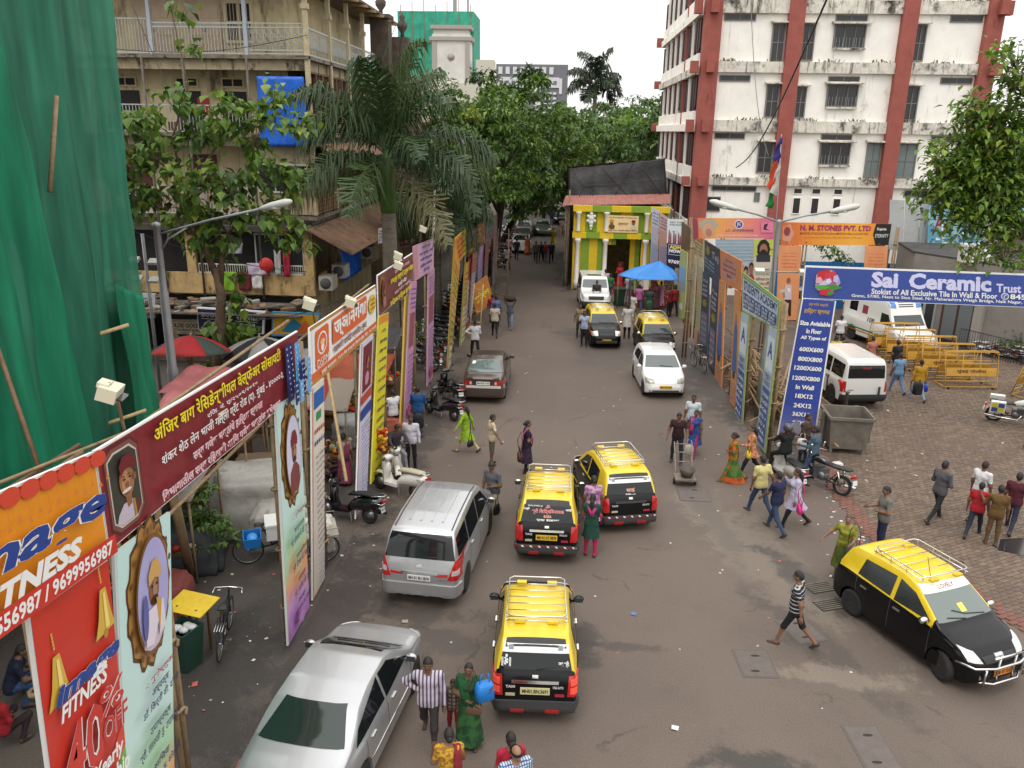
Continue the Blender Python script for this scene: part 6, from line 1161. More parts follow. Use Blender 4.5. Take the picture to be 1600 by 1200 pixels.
c.skin('grille',[(-.4,.72),(.4,.72),(.36,.62),(-.36,.62)],'F',PLAS,.01,8,3);c.skin('badge',[(-.1,.73),(.1,.73),(.1,.66),(-.1,.66)],'F',CHR,.018,5,4);c.plate('MH01 BT 2213',.45,'F',M((.75,.25,.03),.5),.42,.13);c.bumper('F',.24,.54,PB_,.02)
c.mirrors(.72,.98,CHR);c.handles((-.85,.02),.84,CHR);c.seams((-.17,-1.08,.82),.34,.96);rack(c.t,.56,-.95,.35,1.56,5);c.wiper([(-.45,1.04),(.0,1.08),(.25,1.14)],'F');c.wiper([(.05,1.03),(.45,1.07)],'F')
mb=MB()
for z,hw in((.62,.66),(.3,.5)):mb.tube([(-hw-.12,1.45,z),(-hw,1.78,z),(-.3,1.9,z),(.3,1.9,z),(hw,1.78,z),(hw+.12,1.45,z)],.024,7)
mb.tube([(-.35,1.88,.82),(.35,1.88,.82)],.022,7)
for x in(-.5,-.2,.2,.5):mb.tube([(x,1.86,.28),(x,1.88,.62 if abs(x)>.3 else.82)],.02,7)
mb.build('front_guard',CHR,c.t);mb=MB();mb.tube([(.3,.25,1.56),(.3,.1,1.95)],.006,5);mb.build('aerial',PLAS,c.t)
MT=[(-2.28,.6),(-2.27,1.0),(-2.2,1.1),(-2.06,1.55),(-1.9,1.7),(-1.2,1.76),(0,1.77),(.6,1.68),(.95,1.45),(1.35,1.12),(1.5,1.06),(1.9,.98),(2.12,.84),(2.26,.6),(2.29,.45)]
MBt=[(-2.29,.7),(-2.2,1.08),(-1.5,1.08),(0,1.04),(1.0,1.0),(1.6,.95),(2.1,.78),(2.29,.45)]
MP=[(-2.29,.84),(-2.22,.92),(-2.0,.97),(-1.2,1.0),(1.2,1.0),(1.8,.95),(2.05,.86),(2.22,.74),(2.29,.62)]
c=Car('silver people carrier with red tail lights parked by the second row of banners','car',rear=(-2.8,15.19),rz=R(-5.5),L=4.56,Wd=1.77,top=MT,belt=MBt,plan=MP,tumble=.2,zs=.22,wy=(-1.4,1.35),wr=.32,arch=.36,paint=(PS,PS))
c.wheels();c.sidewin([[(-1.95,1.56),(-1.15,1.62),(-1.15,1.12),(-2.0,1.16)],[(-1.08,1.62),(-.12,1.64),(-.12,1.08),(-1.08,1.1)],[(-.05,1.64),(.55,1.54),(1.05,1.08),(-.05,1.06)]])
c.skin('rear_window',[(-.66,1.62),(.66,1.62),(.76,1.14),(-.76,1.14)],'B',GL,.006,16,8);c.skin('windscreen',[(-.66,1.6),(.66,1.6),(.76,1.14),(-.76,1.14)],'F',GLR,.006,14,8)
for sx in(-1,1):tl=c.skin('tail_light',[(sx*.84,1.14),(sx*.76,1.14),(sx*.62,.74),(sx*.86,.72)],'B',LRED,.012,6,8);c.skin('light_lens',[(sx*.83,.94),(sx*.72,.94),(sx*.7,.84),(sx*.83,.84)],'B',LCLR,.02,5,4,parent=tl);c.skin('red_strip',[(sx*.62,.86),(sx*.36,.83),(sx*.36,.79),(sx*.62,.8)],'B',LRED,.01,6,2);c.skin('headlight',[(sx*.8,.92),(sx*.5,.9),(sx*.5,.72),(sx*.8,.74)],'F',LCLR,.01,6,5)
c.skin('boot_chrome',[(-.4,.87),(.4,.87),(.4,.82),(-.4,.82)],'B',CHR,.016,10,2);c.plate('MH 01 BU 2818',.74,'B',PLWT,.5,.12);c.bumper('B',.34,.6,PS,.035);c.skin('exhaust_gap',[(-.6,.36),(.6,.36),(.6,.3),(-.6,.3)],'B',PLAS,.03,10,2);c.mirrors(.98,1.06,PS);c.handles((-.95,.12),.98,CHR);c.seams((-.08,-1.12,1.0),.36,1.04)
for x in(-.62,.62):c.skin('roof_gutter',[(x-.012,.5),(x+.012,.5),(x+.012,-1.85),(x-.012,-1.85)],'T',PLAS,.01,1,14)
for x in(-.36,-.12,.12,.36):c.skin('roof_rib',[(x-.02,.3),(x+.02,.3),(x+.02,-1.6),(x-.02,-1.6)],'T',PS,.012,2,14)
c.wiper([(.0,1.15),(.25,1.18),(.42,1.2)],'B');c.skin('badge',[(-.06,1.03),(.06,1.03),(.06,.96),(-.06,.96)],'B',CHR,.012,4,4);c.lettering('INNOVA',[(.42,.74),(.6,.74),(.6,.71),(.42,.71)],'B',CHR,.012,.02,'badge_lettering')
ST_=[(-2.27,.6),(-2.26,.98),(-2.1,1.04),(-1.75,1.08),(-1.5,1.15),(-.98,1.4),(-.5,1.475),(.2,1.475),(.55,1.38),(1.1,1.06),(1.25,1.0),(1.7,.92),(2.05,.8),(2.22,.62),(2.27,.45)]
SBt=[(-2.27,.6),(-2.15,.96),(-1.5,1.0),(0,.97),(1.1,.93),(1.7,.86),(2.1,.72),(2.27,.45)]
SP=[(-2.27,.78),(-2.2,.86),(-1.9,.94),(-1.2,1.0),(1.1,1.0),(1.7,.95),(2.0,.87),(2.2,.72),(2.27,.58)]
c=Car('silver saloon in the foreground beside the man in the striped shirt','car',front=(-3.12,13.56),rz=R(-7.5),L=4.54,Wd=1.76,top=ST_,belt=SBt,plan=SP,tumble=.36,zs=.2,wy=(-1.28,1.32),wr=.31,arch=.35,paint=(PS,PS))
c.wheels();c.sidewin([[(-1.2,1.2),(-.22,1.4),(-.22,1.01),(-1.4,1.03)],[(-.14,1.4),(.25,1.38),(.95,1.01),(-.14,.99)]]);c.skin('rear_window',[(-.5,1.4),(.5,1.4),(.68,1.12),(-.68,1.12)],'B',M((.014,.026,.022),.05,coat=.3),.008,16,10);c.skin('windscreen',[(-.55,1.4),(.55,1.4),(.7,1.06),(-.7,1.06)],'F',GL,.006,16,8)
for sx in(-1,1):c.skin('tail_light',[(sx*.8,.95),(sx*.5,.95),(sx*.5,.75),(sx*.8,.78)],'B',LRED,.012,6,6);c.skin('headlight',[(sx*.78,.84),(sx*.5,.78),(sx*.45,.62),(sx*.74,.66)],'F',LCLR,.01,8,6);c.skin('sill_trim',[(-.95,.5),(.95,.48),(.95,.44),(-.95,.46)],'S+' if sx>0 else 'S-',CHR,.008,10,2)
c.skin('cowl',[(-.6,1.12),(.6,1.12),(.66,1.2),(-.66,1.2)],'T',PLAS,.008,12,2);c.plate('MH 04 CT 5566',.8,'B',PLWT);c.mirrors(.86,1.0,PS);c.handles((-.85,.08),.86,CHR);c.seams((-.18,-1.12,.98),.34,.97);c.wiper([(-.5,1.08),(0,1.12)],'F');c.wiper([(.0,1.08),(.5,1.12)],'F')
c=Car('dark grey saloon driving away past the parked scooters','car',rear=(-2.77,28.89),rz=R(0),L=4.4,Wd=1.64,top=ST_,belt=SBt,plan=SP,tumble=.36,wy=(-1.28,1.32),wr=.3,arch=.34,paint=(PG,PG))
c.wheels();c.sidewin([[(-1.2,1.2),(-.22,1.4),(-.22,1.01),(-1.4,1.03)],[(-.14,1.4),(.25,1.38),(.95,1.01),(-.14,.99)]]);rw=c.skin('rear_window',[(-.5,1.4),(.5,1.4),(.66,1.1),(-.66,1.1)],'B',M((.1,.13,.125),.06,coat=.5),.008,14,8);c.skin('round_sticker',[(-.5,1.36),(-.38,1.36),(-.4,1.29),(-.52,1.29)],'B',WHI,.014,4,4,parent=rw)
for sx in(-1,1):tl=c.skin('tail_light',[(sx*.78,.92),(sx*.42,.9),(sx*.42,.76),(sx*.78,.78)],'B',LRED,.012,6,6);c.skin('light_lens',[(sx*.5,.89),(sx*.43,.89),(sx*.43,.78),(sx*.5,.78)],'B',M((.8,.4,.4),.2),.02,3,3,parent=tl)
c.skin('white_boot_band',[(-.76,.74),(.76,.74),(.76,.64),(-.76,.64)],'B',M((.6,.58,.54),.3),.014,14,3);c.bumper('B',.3,.56,PG,.03);c.plate('MH 02 JP 1122',.83,'B',PLWT,.5,.13);c.mirrors(.86,1.0,PG);c.skin('spoiler',[(-.6,1.02),(.6,1.02),(.6,1.0),(-.6,1.0)],'B',PG,.05,10,1)
WT=[(-1.84,.6),(-1.83,.9),(-1.72,1.0),(-1.5,1.38),(-1.3,1.48),(-.6,1.51),(0,1.49),(.35,1.4),(.95,1.0),(1.1,.95),(1.5,.84),(1.72,.72),(1.82,.55),(1.84,.42)]
c=Car('white hatchback taxi with yellow number plate driving towards the camera','car',front=(4.12,30.2),rz=R(184),L=3.68,Wd=1.66,top=WT,belt=HB,plan=[(a*1.03,b)for a,b in HP],tumble=.3,wy=(-1.2,1.2),wr=.29,arch=.33,paint=(PW_,PW_))
c.wheels(RIMD);c.sidewin([[(-1.1,1.34),(-.2,1.38),(-.2,.99),(-1.2,1.02)],[(-.12,1.38),(.3,1.32),(.82,.99),(-.12,.97)]]);c.skin('windscreen',[(-.58,1.38),(.58,1.38),(.68,1.03),(-.68,1.03)],'F',M((.1,.12,.12),.06,coat=.5),.006,14,8)
for sx in(-1,1):c.skin('headlight',[(sx*.76,.8),(sx*.46,.76),(sx*.42,.62),(sx*.74,.62)],'F',M((.35,.33,.28),.15,.2,coat=.8),.01,8,6)
c.skin('grille',[(-.38,.72),(.38,.72),(.34,.63),(-.34,.63)],'F',CHR,.01,8,3);c.skin('air_dam',[(-.62,.38),(.62,.38),(.6,.3),(-.6,.3)],'F',RIMD,.012,10,2);c.plate('MH 01 BD 3323',.5,'F',PLY,.48,.12);c.mirrors(.74,.98,PW_);c.seams((-.16,-1.14,.8),.34,.96);c.handles((-.9,.05),.84,PW_);c.wiper([(-.4,1.04),(.1,1.08)],'F')
def boxcar(label,cat,L,Wd,top,belt,**k):return Car(label,cat,L=L,Wd=Wd,top=top,belt=belt,plan=[(-L/2,.93),(-L/2+.08,.97),(-L/2+.4,1),(L/2-.5,1),(L/2-.15,.94),(L/2,.86)],**k)
JT=[(-2.05,.9),(-2.04,1.6),(-1.95,1.78),(-1.8,1.83),(.35,1.83),(.55,1.78),(.85,1.22),(1.0,1.12),(1.85,1.05),(2.0,.95),(2.05,.6)]
JB=[(-2.05,.9),(-1.9,1.1),(.7,1.08),(1.2,1.0),(2.05,.6)]
c=boxcar('white jeep facing the camera before the festival gate','jeep',4.1,1.72,JT,JB,front=(1.99,45.59),rz=R(183),tumble=.12,zs=.35,wy=(-1.3,1.35),wr=.36,arch=.4,paint=(PW_,PW_),crown=.04)
c.wheels(RIMD);c.sidewin([[(-1.85,1.68),(-.95,1.7),(-.95,1.18),(-1.85,1.18)],[(-.85,1.7),(-.1,1.7),(-.1,1.16),(-.85,1.16)],[(0,1.7),(.45,1.68),(.72,1.16),(0,1.16)]]);c.skin('windscreen',[(-.66,1.68),(.66,1.68),(.72,1.24),(-.72,1.24)],'F',M((.14,.16,.16),.06,coat=.5),.006,12,6)
for sx in(-1,1):c.skin('headlight',[(sx*.72,.95),(sx*.5,.95),(sx*.5,.78),(sx*.72,.78)],'F',LCLR,.012,5,5)
c.skin('grille',[(-.44,.95),(.44,.95),(.42,.76),(-.42,.76)],'F',PLAS,.012,8,4);c.bumper('F',.42,.66,PLAS,.06);c.mirrors(.6,1.2,PLAS);c.skin('roof_vent',[(-.4,.2),(.4,.2),(.4,-.1),(-.4,-.1)],'T',PLAS,.03,4,3)
UT=[(-2.2,.7),(-2.19,1.6),(-2.1,1.84),(-1.9,1.92),(.5,1.9),(.8,1.82),(1.15,1.25),(1.3,1.14),(2.0,1.05),(2.15,.95),(2.2,.6)]
UB=[(-2.2,.9),(-2.1,1.12),(1.0,1.1),(1.5,1.02),(2.2,.6)]
c=boxcar('white utility van seen from behind next to the price list leg','van',4.4,1.76,UT,UB,rear=(11.36,29.74),rz=R(7),tumble=.12,zs=.32,wy=(-1.35,1.4),wr=.36,arch=.4,paint=(PW_,PW_),crown=.05)
c.wheels(RIM);c.sidewin([[(-2.0,1.72),(-1.05,1.74),(-1.05,1.2),(-2.0,1.2)],[(-.95,1.74),(-.1,1.74),(-.1,1.18),(-.95,1.18)],[(0,1.74),(.6,1.7),(.95,1.18),(0,1.18)]]);rw=c.skin('rear_window',[(-.68,1.72),(.68,1.72),(.7,1.24),(-.7,1.24)],'B',GL,.006,12,6);c.lettering('PRESS',[(-.18,1.66),(.16,1.66),(.16,1.58),(-.18,1.58)],'B',M('#a03038',.5),.014,.03,'lettering',rw)
for sx in(-1,1):c.skin('tail_light',[(sx*.86,1.12),(sx*.74,1.12),(sx*.74,.72),(sx*.86,.72)],'B',LRED,.012,4,6)
c.bumper('B',.38,.62,PLAS,.07);c.plate('MH 01 P 61',.52,'B',PLWT,.46,.11);c.lettering('SUMO',[(-.66,.82),(-.42,.82),(-.42,.77),(-.66,.77)],'B',PLAS,.012,.02,'badge_lettering');c.mirrors(.95,1.2,PLAS);c.handles((-.85,.1),1.0,PLAS)
mb=MB();mb.box((.52,-2.26,.78),(.06,.05,.3));mb.build('rear_step',PLAS,c.t)
AT=[(-2.5,.8),(-2.48,2.35),(-2.35,2.5),(-.6,2.55),(.55,2.52),(.95,2.3),(1.08,1.98),(1.12,1.85),(1.5,1.3),(1.62,1.18),(2.3,1.05),(2.45,.9),(2.5,.6)]
AB=[(-2.5,.9),(-2.3,1.25),(1.2,1.22),(1.7,1.1),(2.5,.6)]
c=boxcar('white ambulance with green roof stripe behind the yellow barricades','ambulance',5.0,1.9,AT,AB,front=(16.66,37.57),rz=R(197),tumble=.05,zs=.35,wy=(-1.5,1.6),wr=.36,arch=.4,paint=(PW_,PW_),crown=.05,name='ambulance')
c.wheels(RIM);c.skin('windscreen',[(-.74,1.78),(.74,1.78),(.8,1.32),(-.8,1.32)],'F',GLR,.006,12,6);c.sidewin([[(.5,1.8),(1.0,1.78),(1.3,1.3),(.5,1.28)],[(-1.9,2.0),(-1.3,2.0),(-1.3,1.5),(-1.9,1.5)]])
for sx in(-1,1):
 c.skin('roof_light',[(sx*.86,2.4),(sx*.55,2.36),(sx*.55,2.1),(sx*.84,2.12)],'F',M((.05,.2,.5),.15,coat=.6),.02,5,5);c.skin('headlight',[(sx*.8,.98),(sx*.52,.98),(sx*.52,.8),(sx*.8,.8)],'F',LCLR,.012,5,5);ax='S+' if sx>0 else 'S-'
 c.skin('green_stripe',[(-2.4,.75),(1.2,.75),(1.2,.68),(-2.4,.68)],ax,M('#2a7a4a',.5),.008,10,1);c.skin('orange_stripe',[(-2.4,.62),(1.2,.62),(1.2,.56),(-2.4,.56)],ax,M('#c87a2a',.5),.008,10,1);c.skin('round_emblem',[(-.9,1.9),(-.5,1.9),(-.5,1.5),(-.9,1.5)],ax,M('#8a3a4a',.5),.008,6,6);c.lettering('108',[(-.4,1.4),(.1,1.4),(.1,1.15),(-.4,1.15)]if sx>0 else[(.1,1.4),(-.4,1.4),(-.4,1.15),(.1,1.15)],ax,M('#5a6a7a',.5))
for k in range(3):c.skin('roof_louvre',[(-.4,2.36-.09*k),(.4,2.36-.09*k),(.4,2.32-.09*k),(-.4,2.32-.09*k)],'F',RIMD,.012,6,1)
c.skin('green_roof_stripe',[(-.85,2.5),(.85,2.5),(.85,2.44),(-.85,2.44)],'F',M('#2a7a4a',.5),.012,8,1);c.bumper('F',.42,.66,PW_,.04)
def far_car(label,front,rear,rz,pnt,tail=False):
 c=Car(label,'car',front=front,rear=rear,rz=rz,L=4.2,Wd=1.68,top=[(a*.93,b)for a,b in ST_],belt=[(a*.93,b)for a,b in SBt],plan=[(a*.93,b)for a,b in SP],tumble=.34,wy=(-1.2,1.22),wr=.3,arch=.34,paint=pnt,group='far traffic')
 c.wheels();c.sidewin([[(-.95,1.22),(-.2,1.4),(-.2,1.01),(-1.1,1.03)],[(-.12,1.4),(.22,1.38),(.88,1.01),(-.12,.99)]]);c.skin('windscreen',[(-.52,1.4),(.52,1.4),(.66,1.06),(-.66,1.06)],'F',GLR,.006,8,5);c.skin('rear_window',[(-.5,1.4),(.5,1.4),(.66,1.1),(-.66,1.1)],'B',GLR,.006,8,5)
 for sx in(-1,1):c.skin('headlight',[(sx*.74,.82),(sx*.46,.78),(sx*.44,.64),(sx*.72,.66)],'F',LCLR,.012,4,4);c.skin('tail_light',[(sx*.74,.93),(sx*.5,.93),(sx*.5,.75),(sx*.74,.78)],'B',M((.9,.12,.08),.2)if tail else LRED,.012,4,4)
 return c
far_car('far dark oncoming car with pale bonnet alone in mid street',(-1.89,80.03),None,R(186),(M((.1,.11,.1),.3,.4),M((.35,.36,.35),.3)))
far_car('far white car with glowing tail lights beside the walking woman in orange',None,(-3.48,68.06),R(0),(PW_,PW_),True)
far_car('far green car half hidden under the hanging tree branches',None,(-3.75,78.69),R(2),(M((.08,.1,.08),.4),M((.5,.52,.5),.3)))
far_car('far black car at the right kerb beyond the festival hall',(-0.29,90.54),None,R(180),(PB_,PB_))
def wheel2(t,y,r,mat=TYRE,spokes=False,w=.05,x=0,rimm=RIM):
 mb=MB();mb.torus((x,y,r),r-w/2,w/2,28,8,axis='X');wh=mb.build('wheel',mat,t);mb=MB();mb.torus((x,y,r),r-w*1.05,.012,24,5,axis='X')
 if spokes:
  for k in range(18):a=6.283*k/18;mb.tube([(x+.02*(-1)**k,y+.03*math.cos(a),r+.03*math.sin(a)),(x,y+(r-w)*math.cos(a+.25),r+(r-w)*math.sin(a+.25))],.003,3)
  mb.tube([(x-.04,y,r),(x+.04,y,r)],.025,8)
 else:mb.lathe([(r*.62,-.03),(r*.6,.0),(r*.2,.035),(r*.1,.04)],16,mx=Matrix.Translation((x,y,r))@Matrix.Rotation(R(90),4,'Y'));mb.lathe([(r*.62,.03),(r*.6,.0),(r*.2,-.035),(r*.1,-.04)],16,mx=Matrix.Translation((x,y,r))@Matrix.Rotation(R(90),4,'Y'))
 mb.build('rim',rimm,wh);return wh
def ovals(mb,secs,n=14,mi=0):
 """loft of elliptical sections (y,z centre, half width, half height)"""
 rings=[[(w*math.cos(q),y,z+h*math.sin(q))for q in(6.2832*i/n for i in range(n))]for y,z,w,h in secs];return mb.loft(rings,mi,True,True)
def scooter(label,loc,rz,col,seat='#17140f',lean=R(6),plate='MH 01',group='parked scooters',rack_=True):
 t=thing('scooter',label,'scooter',(*loc,0),rz,group);t.rotation_euler[1]=lean;p=M(hx(col),.25,coat=.8)
 wheel2(t,-.6,.23,w=.09);wheel2(t,.66,.23,w=.09)
 mb=MB();ovals(mb,[(-.98,.62,.05,.05),(-.9,.6,.13,.12),(-.7,.56,.19,.19),(-.4,.52,.2,.2),(-.15,.45,.17,.17),(-.02,.38,.13,.1)]);mb.build('rear_cowl',p,t)
 mb=MB();mb.box((0,.17,.28),(.34,.46,.08));mb.build('footboard',p,t)
 mb=MB();rows=[[(x,.40+.1*k/6+.05*(1-(x/.22)**2),.3+.55*k/6)for x in(-.22+.05*k*.5,-.14,-.05,.05,.14,.22-.05*k*.5)]for k in range(7)];mb.grid(rows);mb.grid([[(a,b-.05,c)for a,b,c in r_]for r_ in rows]);mb.build('leg_shield',p,t)
 mb=MB();ovals(mb,[(.38,.62,.1,.22),(.46,.62,.12,.25),(.54,.6,.08,.2)]);mb.build('front_panel',p,t)
 mb=MB();rows=[[(.085*math.cos(a),.66+.27*math.cos(b),.25+.27*math.sin(b)+.05*math.sin(a))for a in(0,.6,1.2,1.9,2.5,3.14)]for b in[R(20+16*k)for k in range(9)]];mb.grid(rows);mb.build('front_mudguard',p,t)
 mb=MB();ovals(mb,[(.36,.98,.16,.06),(.44,.99,.17,.08),(.54,.97,.12,.07),(.58,.96,.06,.04)]);hb=mb.build('handlebar_cover',p,t);mb=MB();mb.ell((0,.56,.97),(.09,.04,.06));mb.build('headlight',LCLR,hb)
 mb=MB();mb.tube([(-.34,.34,1.0),(-.16,.42,.99),(.16,.42,.99),(.34,.34,1.0)],.018,7);mb.build('handlebar',PLAS,t)
 for sx in(-1,1):mb=MB();mb.tube([(sx*.2,.42,1.02),(sx*.28,.4,1.18)],.007,5);mb.ell((sx*.29,.4,1.2),(.06,.02,.045));mb.build('mirror',PLAS,t)
 mb=MB();ovals(mb,[(-.86,.77,.09,.03),(-.78,.78,.15,.06),(-.4,.77,.16,.06),(-.1,.74,.13,.06),(0,.7,.08,.04)]);mb.build('seat',M(hx(seat),.6),t)
 mb=MB();mb.tube([(-.14,-.6,.74),(-.16,-.88,.8),(-.1,-1.02,.8),(.1,-1.02,.8),(.16,-.88,.8),(.14,-.6,.74)],.014,6)
 if rack_:mb.tube([(-.16,-.7,.62),(-.2,-1.02,.6),(.2,-1.02,.6),(.16,-.7,.62)],.012,6)
 mb.build('grab_rail',CHR,t);mb=MB();mb.box((0,-1.0,.64),(.2,.05,.1));mb.build('tail_light',LRED,t);mb=MB();mb.box((0,-.98,.42),(.2,.015,.14),rx=R(-15));pl=mb.build('number_plate',PLWT,t);mb=MB();V,F,wh=tmesh(plate,.02,0);mb.add([((float(q[0])-.5)*.17,-.99-.0*q[1],.4+float(q[1])*.05)for q in V],F);mb.build('lettering',BLK,pl)
 mb=MB();ovals(mb,[(-1.0,.3,.04,.04),(-.8,.3,.06,.07),(-.4,.3,.06,.06)]);mb.v=[(x+.17,y,z)for x,y,z in mb.v];mb.build('silencer',PLAS,t)
 mb=MB();mb.tube([(-.12,-.1,.25),(-.2,-.2,.02)],.012,5);mb.build('side_stand',GREYM,t);return t
def motorbike(label,loc,rz,col,group='parked motorcycles',lean=R(7),detail=True,cat='motorcycle',chrome=RIM):
 t=thing('motorcycle',label,cat,(*loc,0),rz,group);t.rotation_euler[1]=lean;p=M(hx(col),.25,coat=.8)
 wheel2(t,-.63,.3,spokes=True,w=.09,rimm=chrome);wheel2(t,.68,.3,spokes=True,w=.08,rimm=chrome)
 mb=MB();ovals(mb,[(.46,.86,.05,.05),(.4,.85,.13,.1),(.2,.83,.16,.13),(0,.8,.12,.1),(-.1,.77,.07,.06)]);mb.build('fuel_tank',p,t)
 mb=MB();ovals(mb,[(-.85,.82,.08,.03),(-.75,.81,.13,.06),(-.35,.78,.14,.05),(-.05,.78,.11,.05)]);mb.build('seat',SEATM,t)
 mb=MB();mb.box((0,.08,.44),(.24,.36,.34));mb.lathe([(.1,-.16),(.12,-.1),(.12,.1),(.1,.16)],12,mx=Matrix.Translation((0,.0,.4))@Matrix.Rotation(R(90),4,'Y'));[mb.box((0,.16,.5+.035*k),(.3,.22,.012))for k in range(5)];mb.build('engine',M((.2,.2,.2),.45,.7),t)
 mb=MB();mb.tube([(0,.5,.9),(0,.3,.3),(0,-.2,.3),(0,-.5,.72),(0,.3,.74)],.025,6);mb.tube([(.1,-.15,.35),(.1,-.63,.3)],.025,6);mb.tube([(-.1,-.15,.35),(-.1,-.63,.3)],.025,6);mb.build('frame',PLAS,t)
 for sx in(-1,1):mb=MB();mb.tube([(sx*.09,.68,.3),(sx*.09,.48,.98)],.022,6);mb.build('fork',CHR,t);mb=MB();mb.tube([(sx*.12,-.63,.34),(sx*.13,-.5,.7)],.03,7);mb.build('shock_absorber',CHR,t);mb=MB();mb.tube([(sx*.24,.36,1.05),(sx*.3,.34,1.22)],.006,5);mb.ell((sx*.3,.34,1.24),(.06,.02,.04),nu=10,nv=6);mb.build('mirror',CHR,t)
 mb=MB();mb.tube([(-.36,.28,1.02),(-.2,.42,1.05),(0,.46,1.0),(.2,.42,1.05),(.36,.28,1.02)],.015,6);mb.build('handlebar',CHR,t)
 mb=MB();mb.ell((0,.56,.93),(.1,.08,.1));hl=mb.build('headlight',CHR,t);mb=MB();mb.ell((0,.62,.93),(.085,.03,.085),nu=10,nv=6);mb.build('lamp_glass',LCLR,hl)
 for y,r0,nm in((-.63,.36,'rear_mudguard'),(.68,.35,'front_mudguard')):mb=MB();rows=[[(x,y+r0*math.cos(b),.3+r0*math.sin(b))for x in(-.07,-.03,.03,.07)]for b in[R((40 if y<0 else 30)+14*k)for k in range(9)]];mb.grid(rows);mb.build(nm,p,t)
 mb=MB();mb.tube([(.12,.2,.4),(.14,.1,.22),(.15,-.3,.24),(.16,-.95,.3)],[.025,.03,.045,.045],8);mb.build('exhaust',CHR,t);mb=MB();mb.box((0,-.95,.66),(.12,.06,.08));mb.build('tail_light',LRED,t);mb=MB();mb.box((0,-1.0,.5),(.2,.015,.13),rx=R(-15));mb.build('number_plate',PLWT,t)
 for sx in(-1,1):mb=MB();mb.ell((sx*.14,-.88,.66),(.03,.04,.025),nu=8,nv=6);mb.build('indicator',LORG,t)
 return t
scooter('white scooter with cream seat parked nose to the kerb beside the people carrier',(-4.38,20.82),R(62),'#d8d4ca','#b0a890',R(8))
scooter('white scooter carrying the seated man in a grey jacket',(-4.71,22.13),R(-162),'#d0ccc4','#1c1814',R(2))
scooter('black scooter with chrome rear guard left of the white scooters',(-5.35,19.14),R(75),'#0c0c10','#0c0c0c',R(9))
scooter('black scooter with wire rear rack, nearer of two behind the backpack man',(-4.1,27.32),R(52),'#0a0a0b','#131313',R(6))
scooter('black scooter with red tail panel and helmet on its bar, behind the wire rack one',(-4.17,29.51),R(35),'#0b0a0c','#131313',R(6))
scooter('white and red scooter under the rider in black by the price list leg',(6.79,22.79),R(14),'#b8b4b0','#131313',R(0),'MH 01','ridden scooters')
motorbike('black motorcycle stood beside the man in blue grey shirt',(7.74,22.42),R(38),'#0b0b0c',None,R(5))
pb=motorbike('white police motorcycle with blue and yellow panniers at the right edge',(16.35,28.8),R(-112),'#c8ccc8',None,R(8),chrome=CHR)
for sx in(-1,1):
 mb=MB();mb.box((sx*.3,-.6,.72),(.16,.46,.4));pn=mb.build('pannier',M((.7,.7,.66),.4),pb)
 for k,(dy,dz)in enumerate(((-.1,.08),(.1,.08),(-.1,-.09),(.1,-.09))):mb=MB();mb.box((sx*.385,-.6+dy,.72+dz),(.008,.19,.16));mb.build('colour_panel',M('#c8b830',.5)if k in(0,3)else M('#2a4a90',.5),pn)
mb=MB();mb.ell((0,.5,1.16),(.2,.12,.16));mb.build('windshield',M((.5,.55,.6),.2),pb)
mb_=thing('motor_helmet','black helmet hung on the rear black scooter','helmet',(-3.9,28.12,1.0));mb=MB();mb.ell((0,0,0),(.14,.16,.14));mb.build('shell',PB_,mb_);mb=MB();mb.ell((0,-.08,-.02),(.11,.1,.06));mb.build('visor',GL,mb_)
rr=random.Random(11)
PBK=[(-4.96,35.15),(-5.43,36.44)]
src=[motorbike('dark motorcycle parked among others behind the mauve banner legs',(-5.9,33.2),R(70),'#121214'),motorbike('maroon motorcycle parked in the kerb row behind the banners',(-6.0,34.3),R(66),'#3a0c10')]
dl=['black','grey','maroon','blue','silver']
for k in range(30):
 y=35.4+k*(.95 if k<16 else 1.6);x=-6.0+rr.uniform(-.2,.2)+(.8 if y>52 else 0);o=copy_tree(src[k%2]);o.location=(x,y,0);o.rotation_euler=(0,R(6),R(68+rr.uniform(-8,8)))
 o['label']=['dark','maroon'][k%2]+' motorcycle parked in the long kerb row behind the left banners'
 if k%3==2:
  m=M([(.4,.38,.36),(.02,.05,.15),(.3,.02,.02)][(k//3)%3],.3,coat=.5)
  for c in o.children:
   if c.name.startswith('fuel_tank')or 'mudguard' in c.name:c.data=c.data.copy();c.data.materials[0]=m
  o['label']=['pale grey','navy blue','red'][(k//3)%3]+' motorcycle parked in the long kerb row behind the left banners'
for o in bpy.data.objects:
 if o.get('group')=='parked motorcycles' and o.location.x<0:
  y=o.location.y;w_=[b_ for a_,b_ in((36.5,'behind the mauve banner legs'),(41,'behind the golden orange banner'),(46,'behind the far maroon banner'),(51,'behind the rust orange banner'),(57,'behind the dusty grey banners'),(999,'beyond the last hoarding under the street trees'))if y<a_][0]
  o['label']=o['label'].split(' motor')[0]+' motorcycle parked at the left kerb '+w_
scooter('white and red scooter in the kerb row behind the golden leg',(-5.93,36.73),R(60),'#c8c4c0','#131313',R(6))
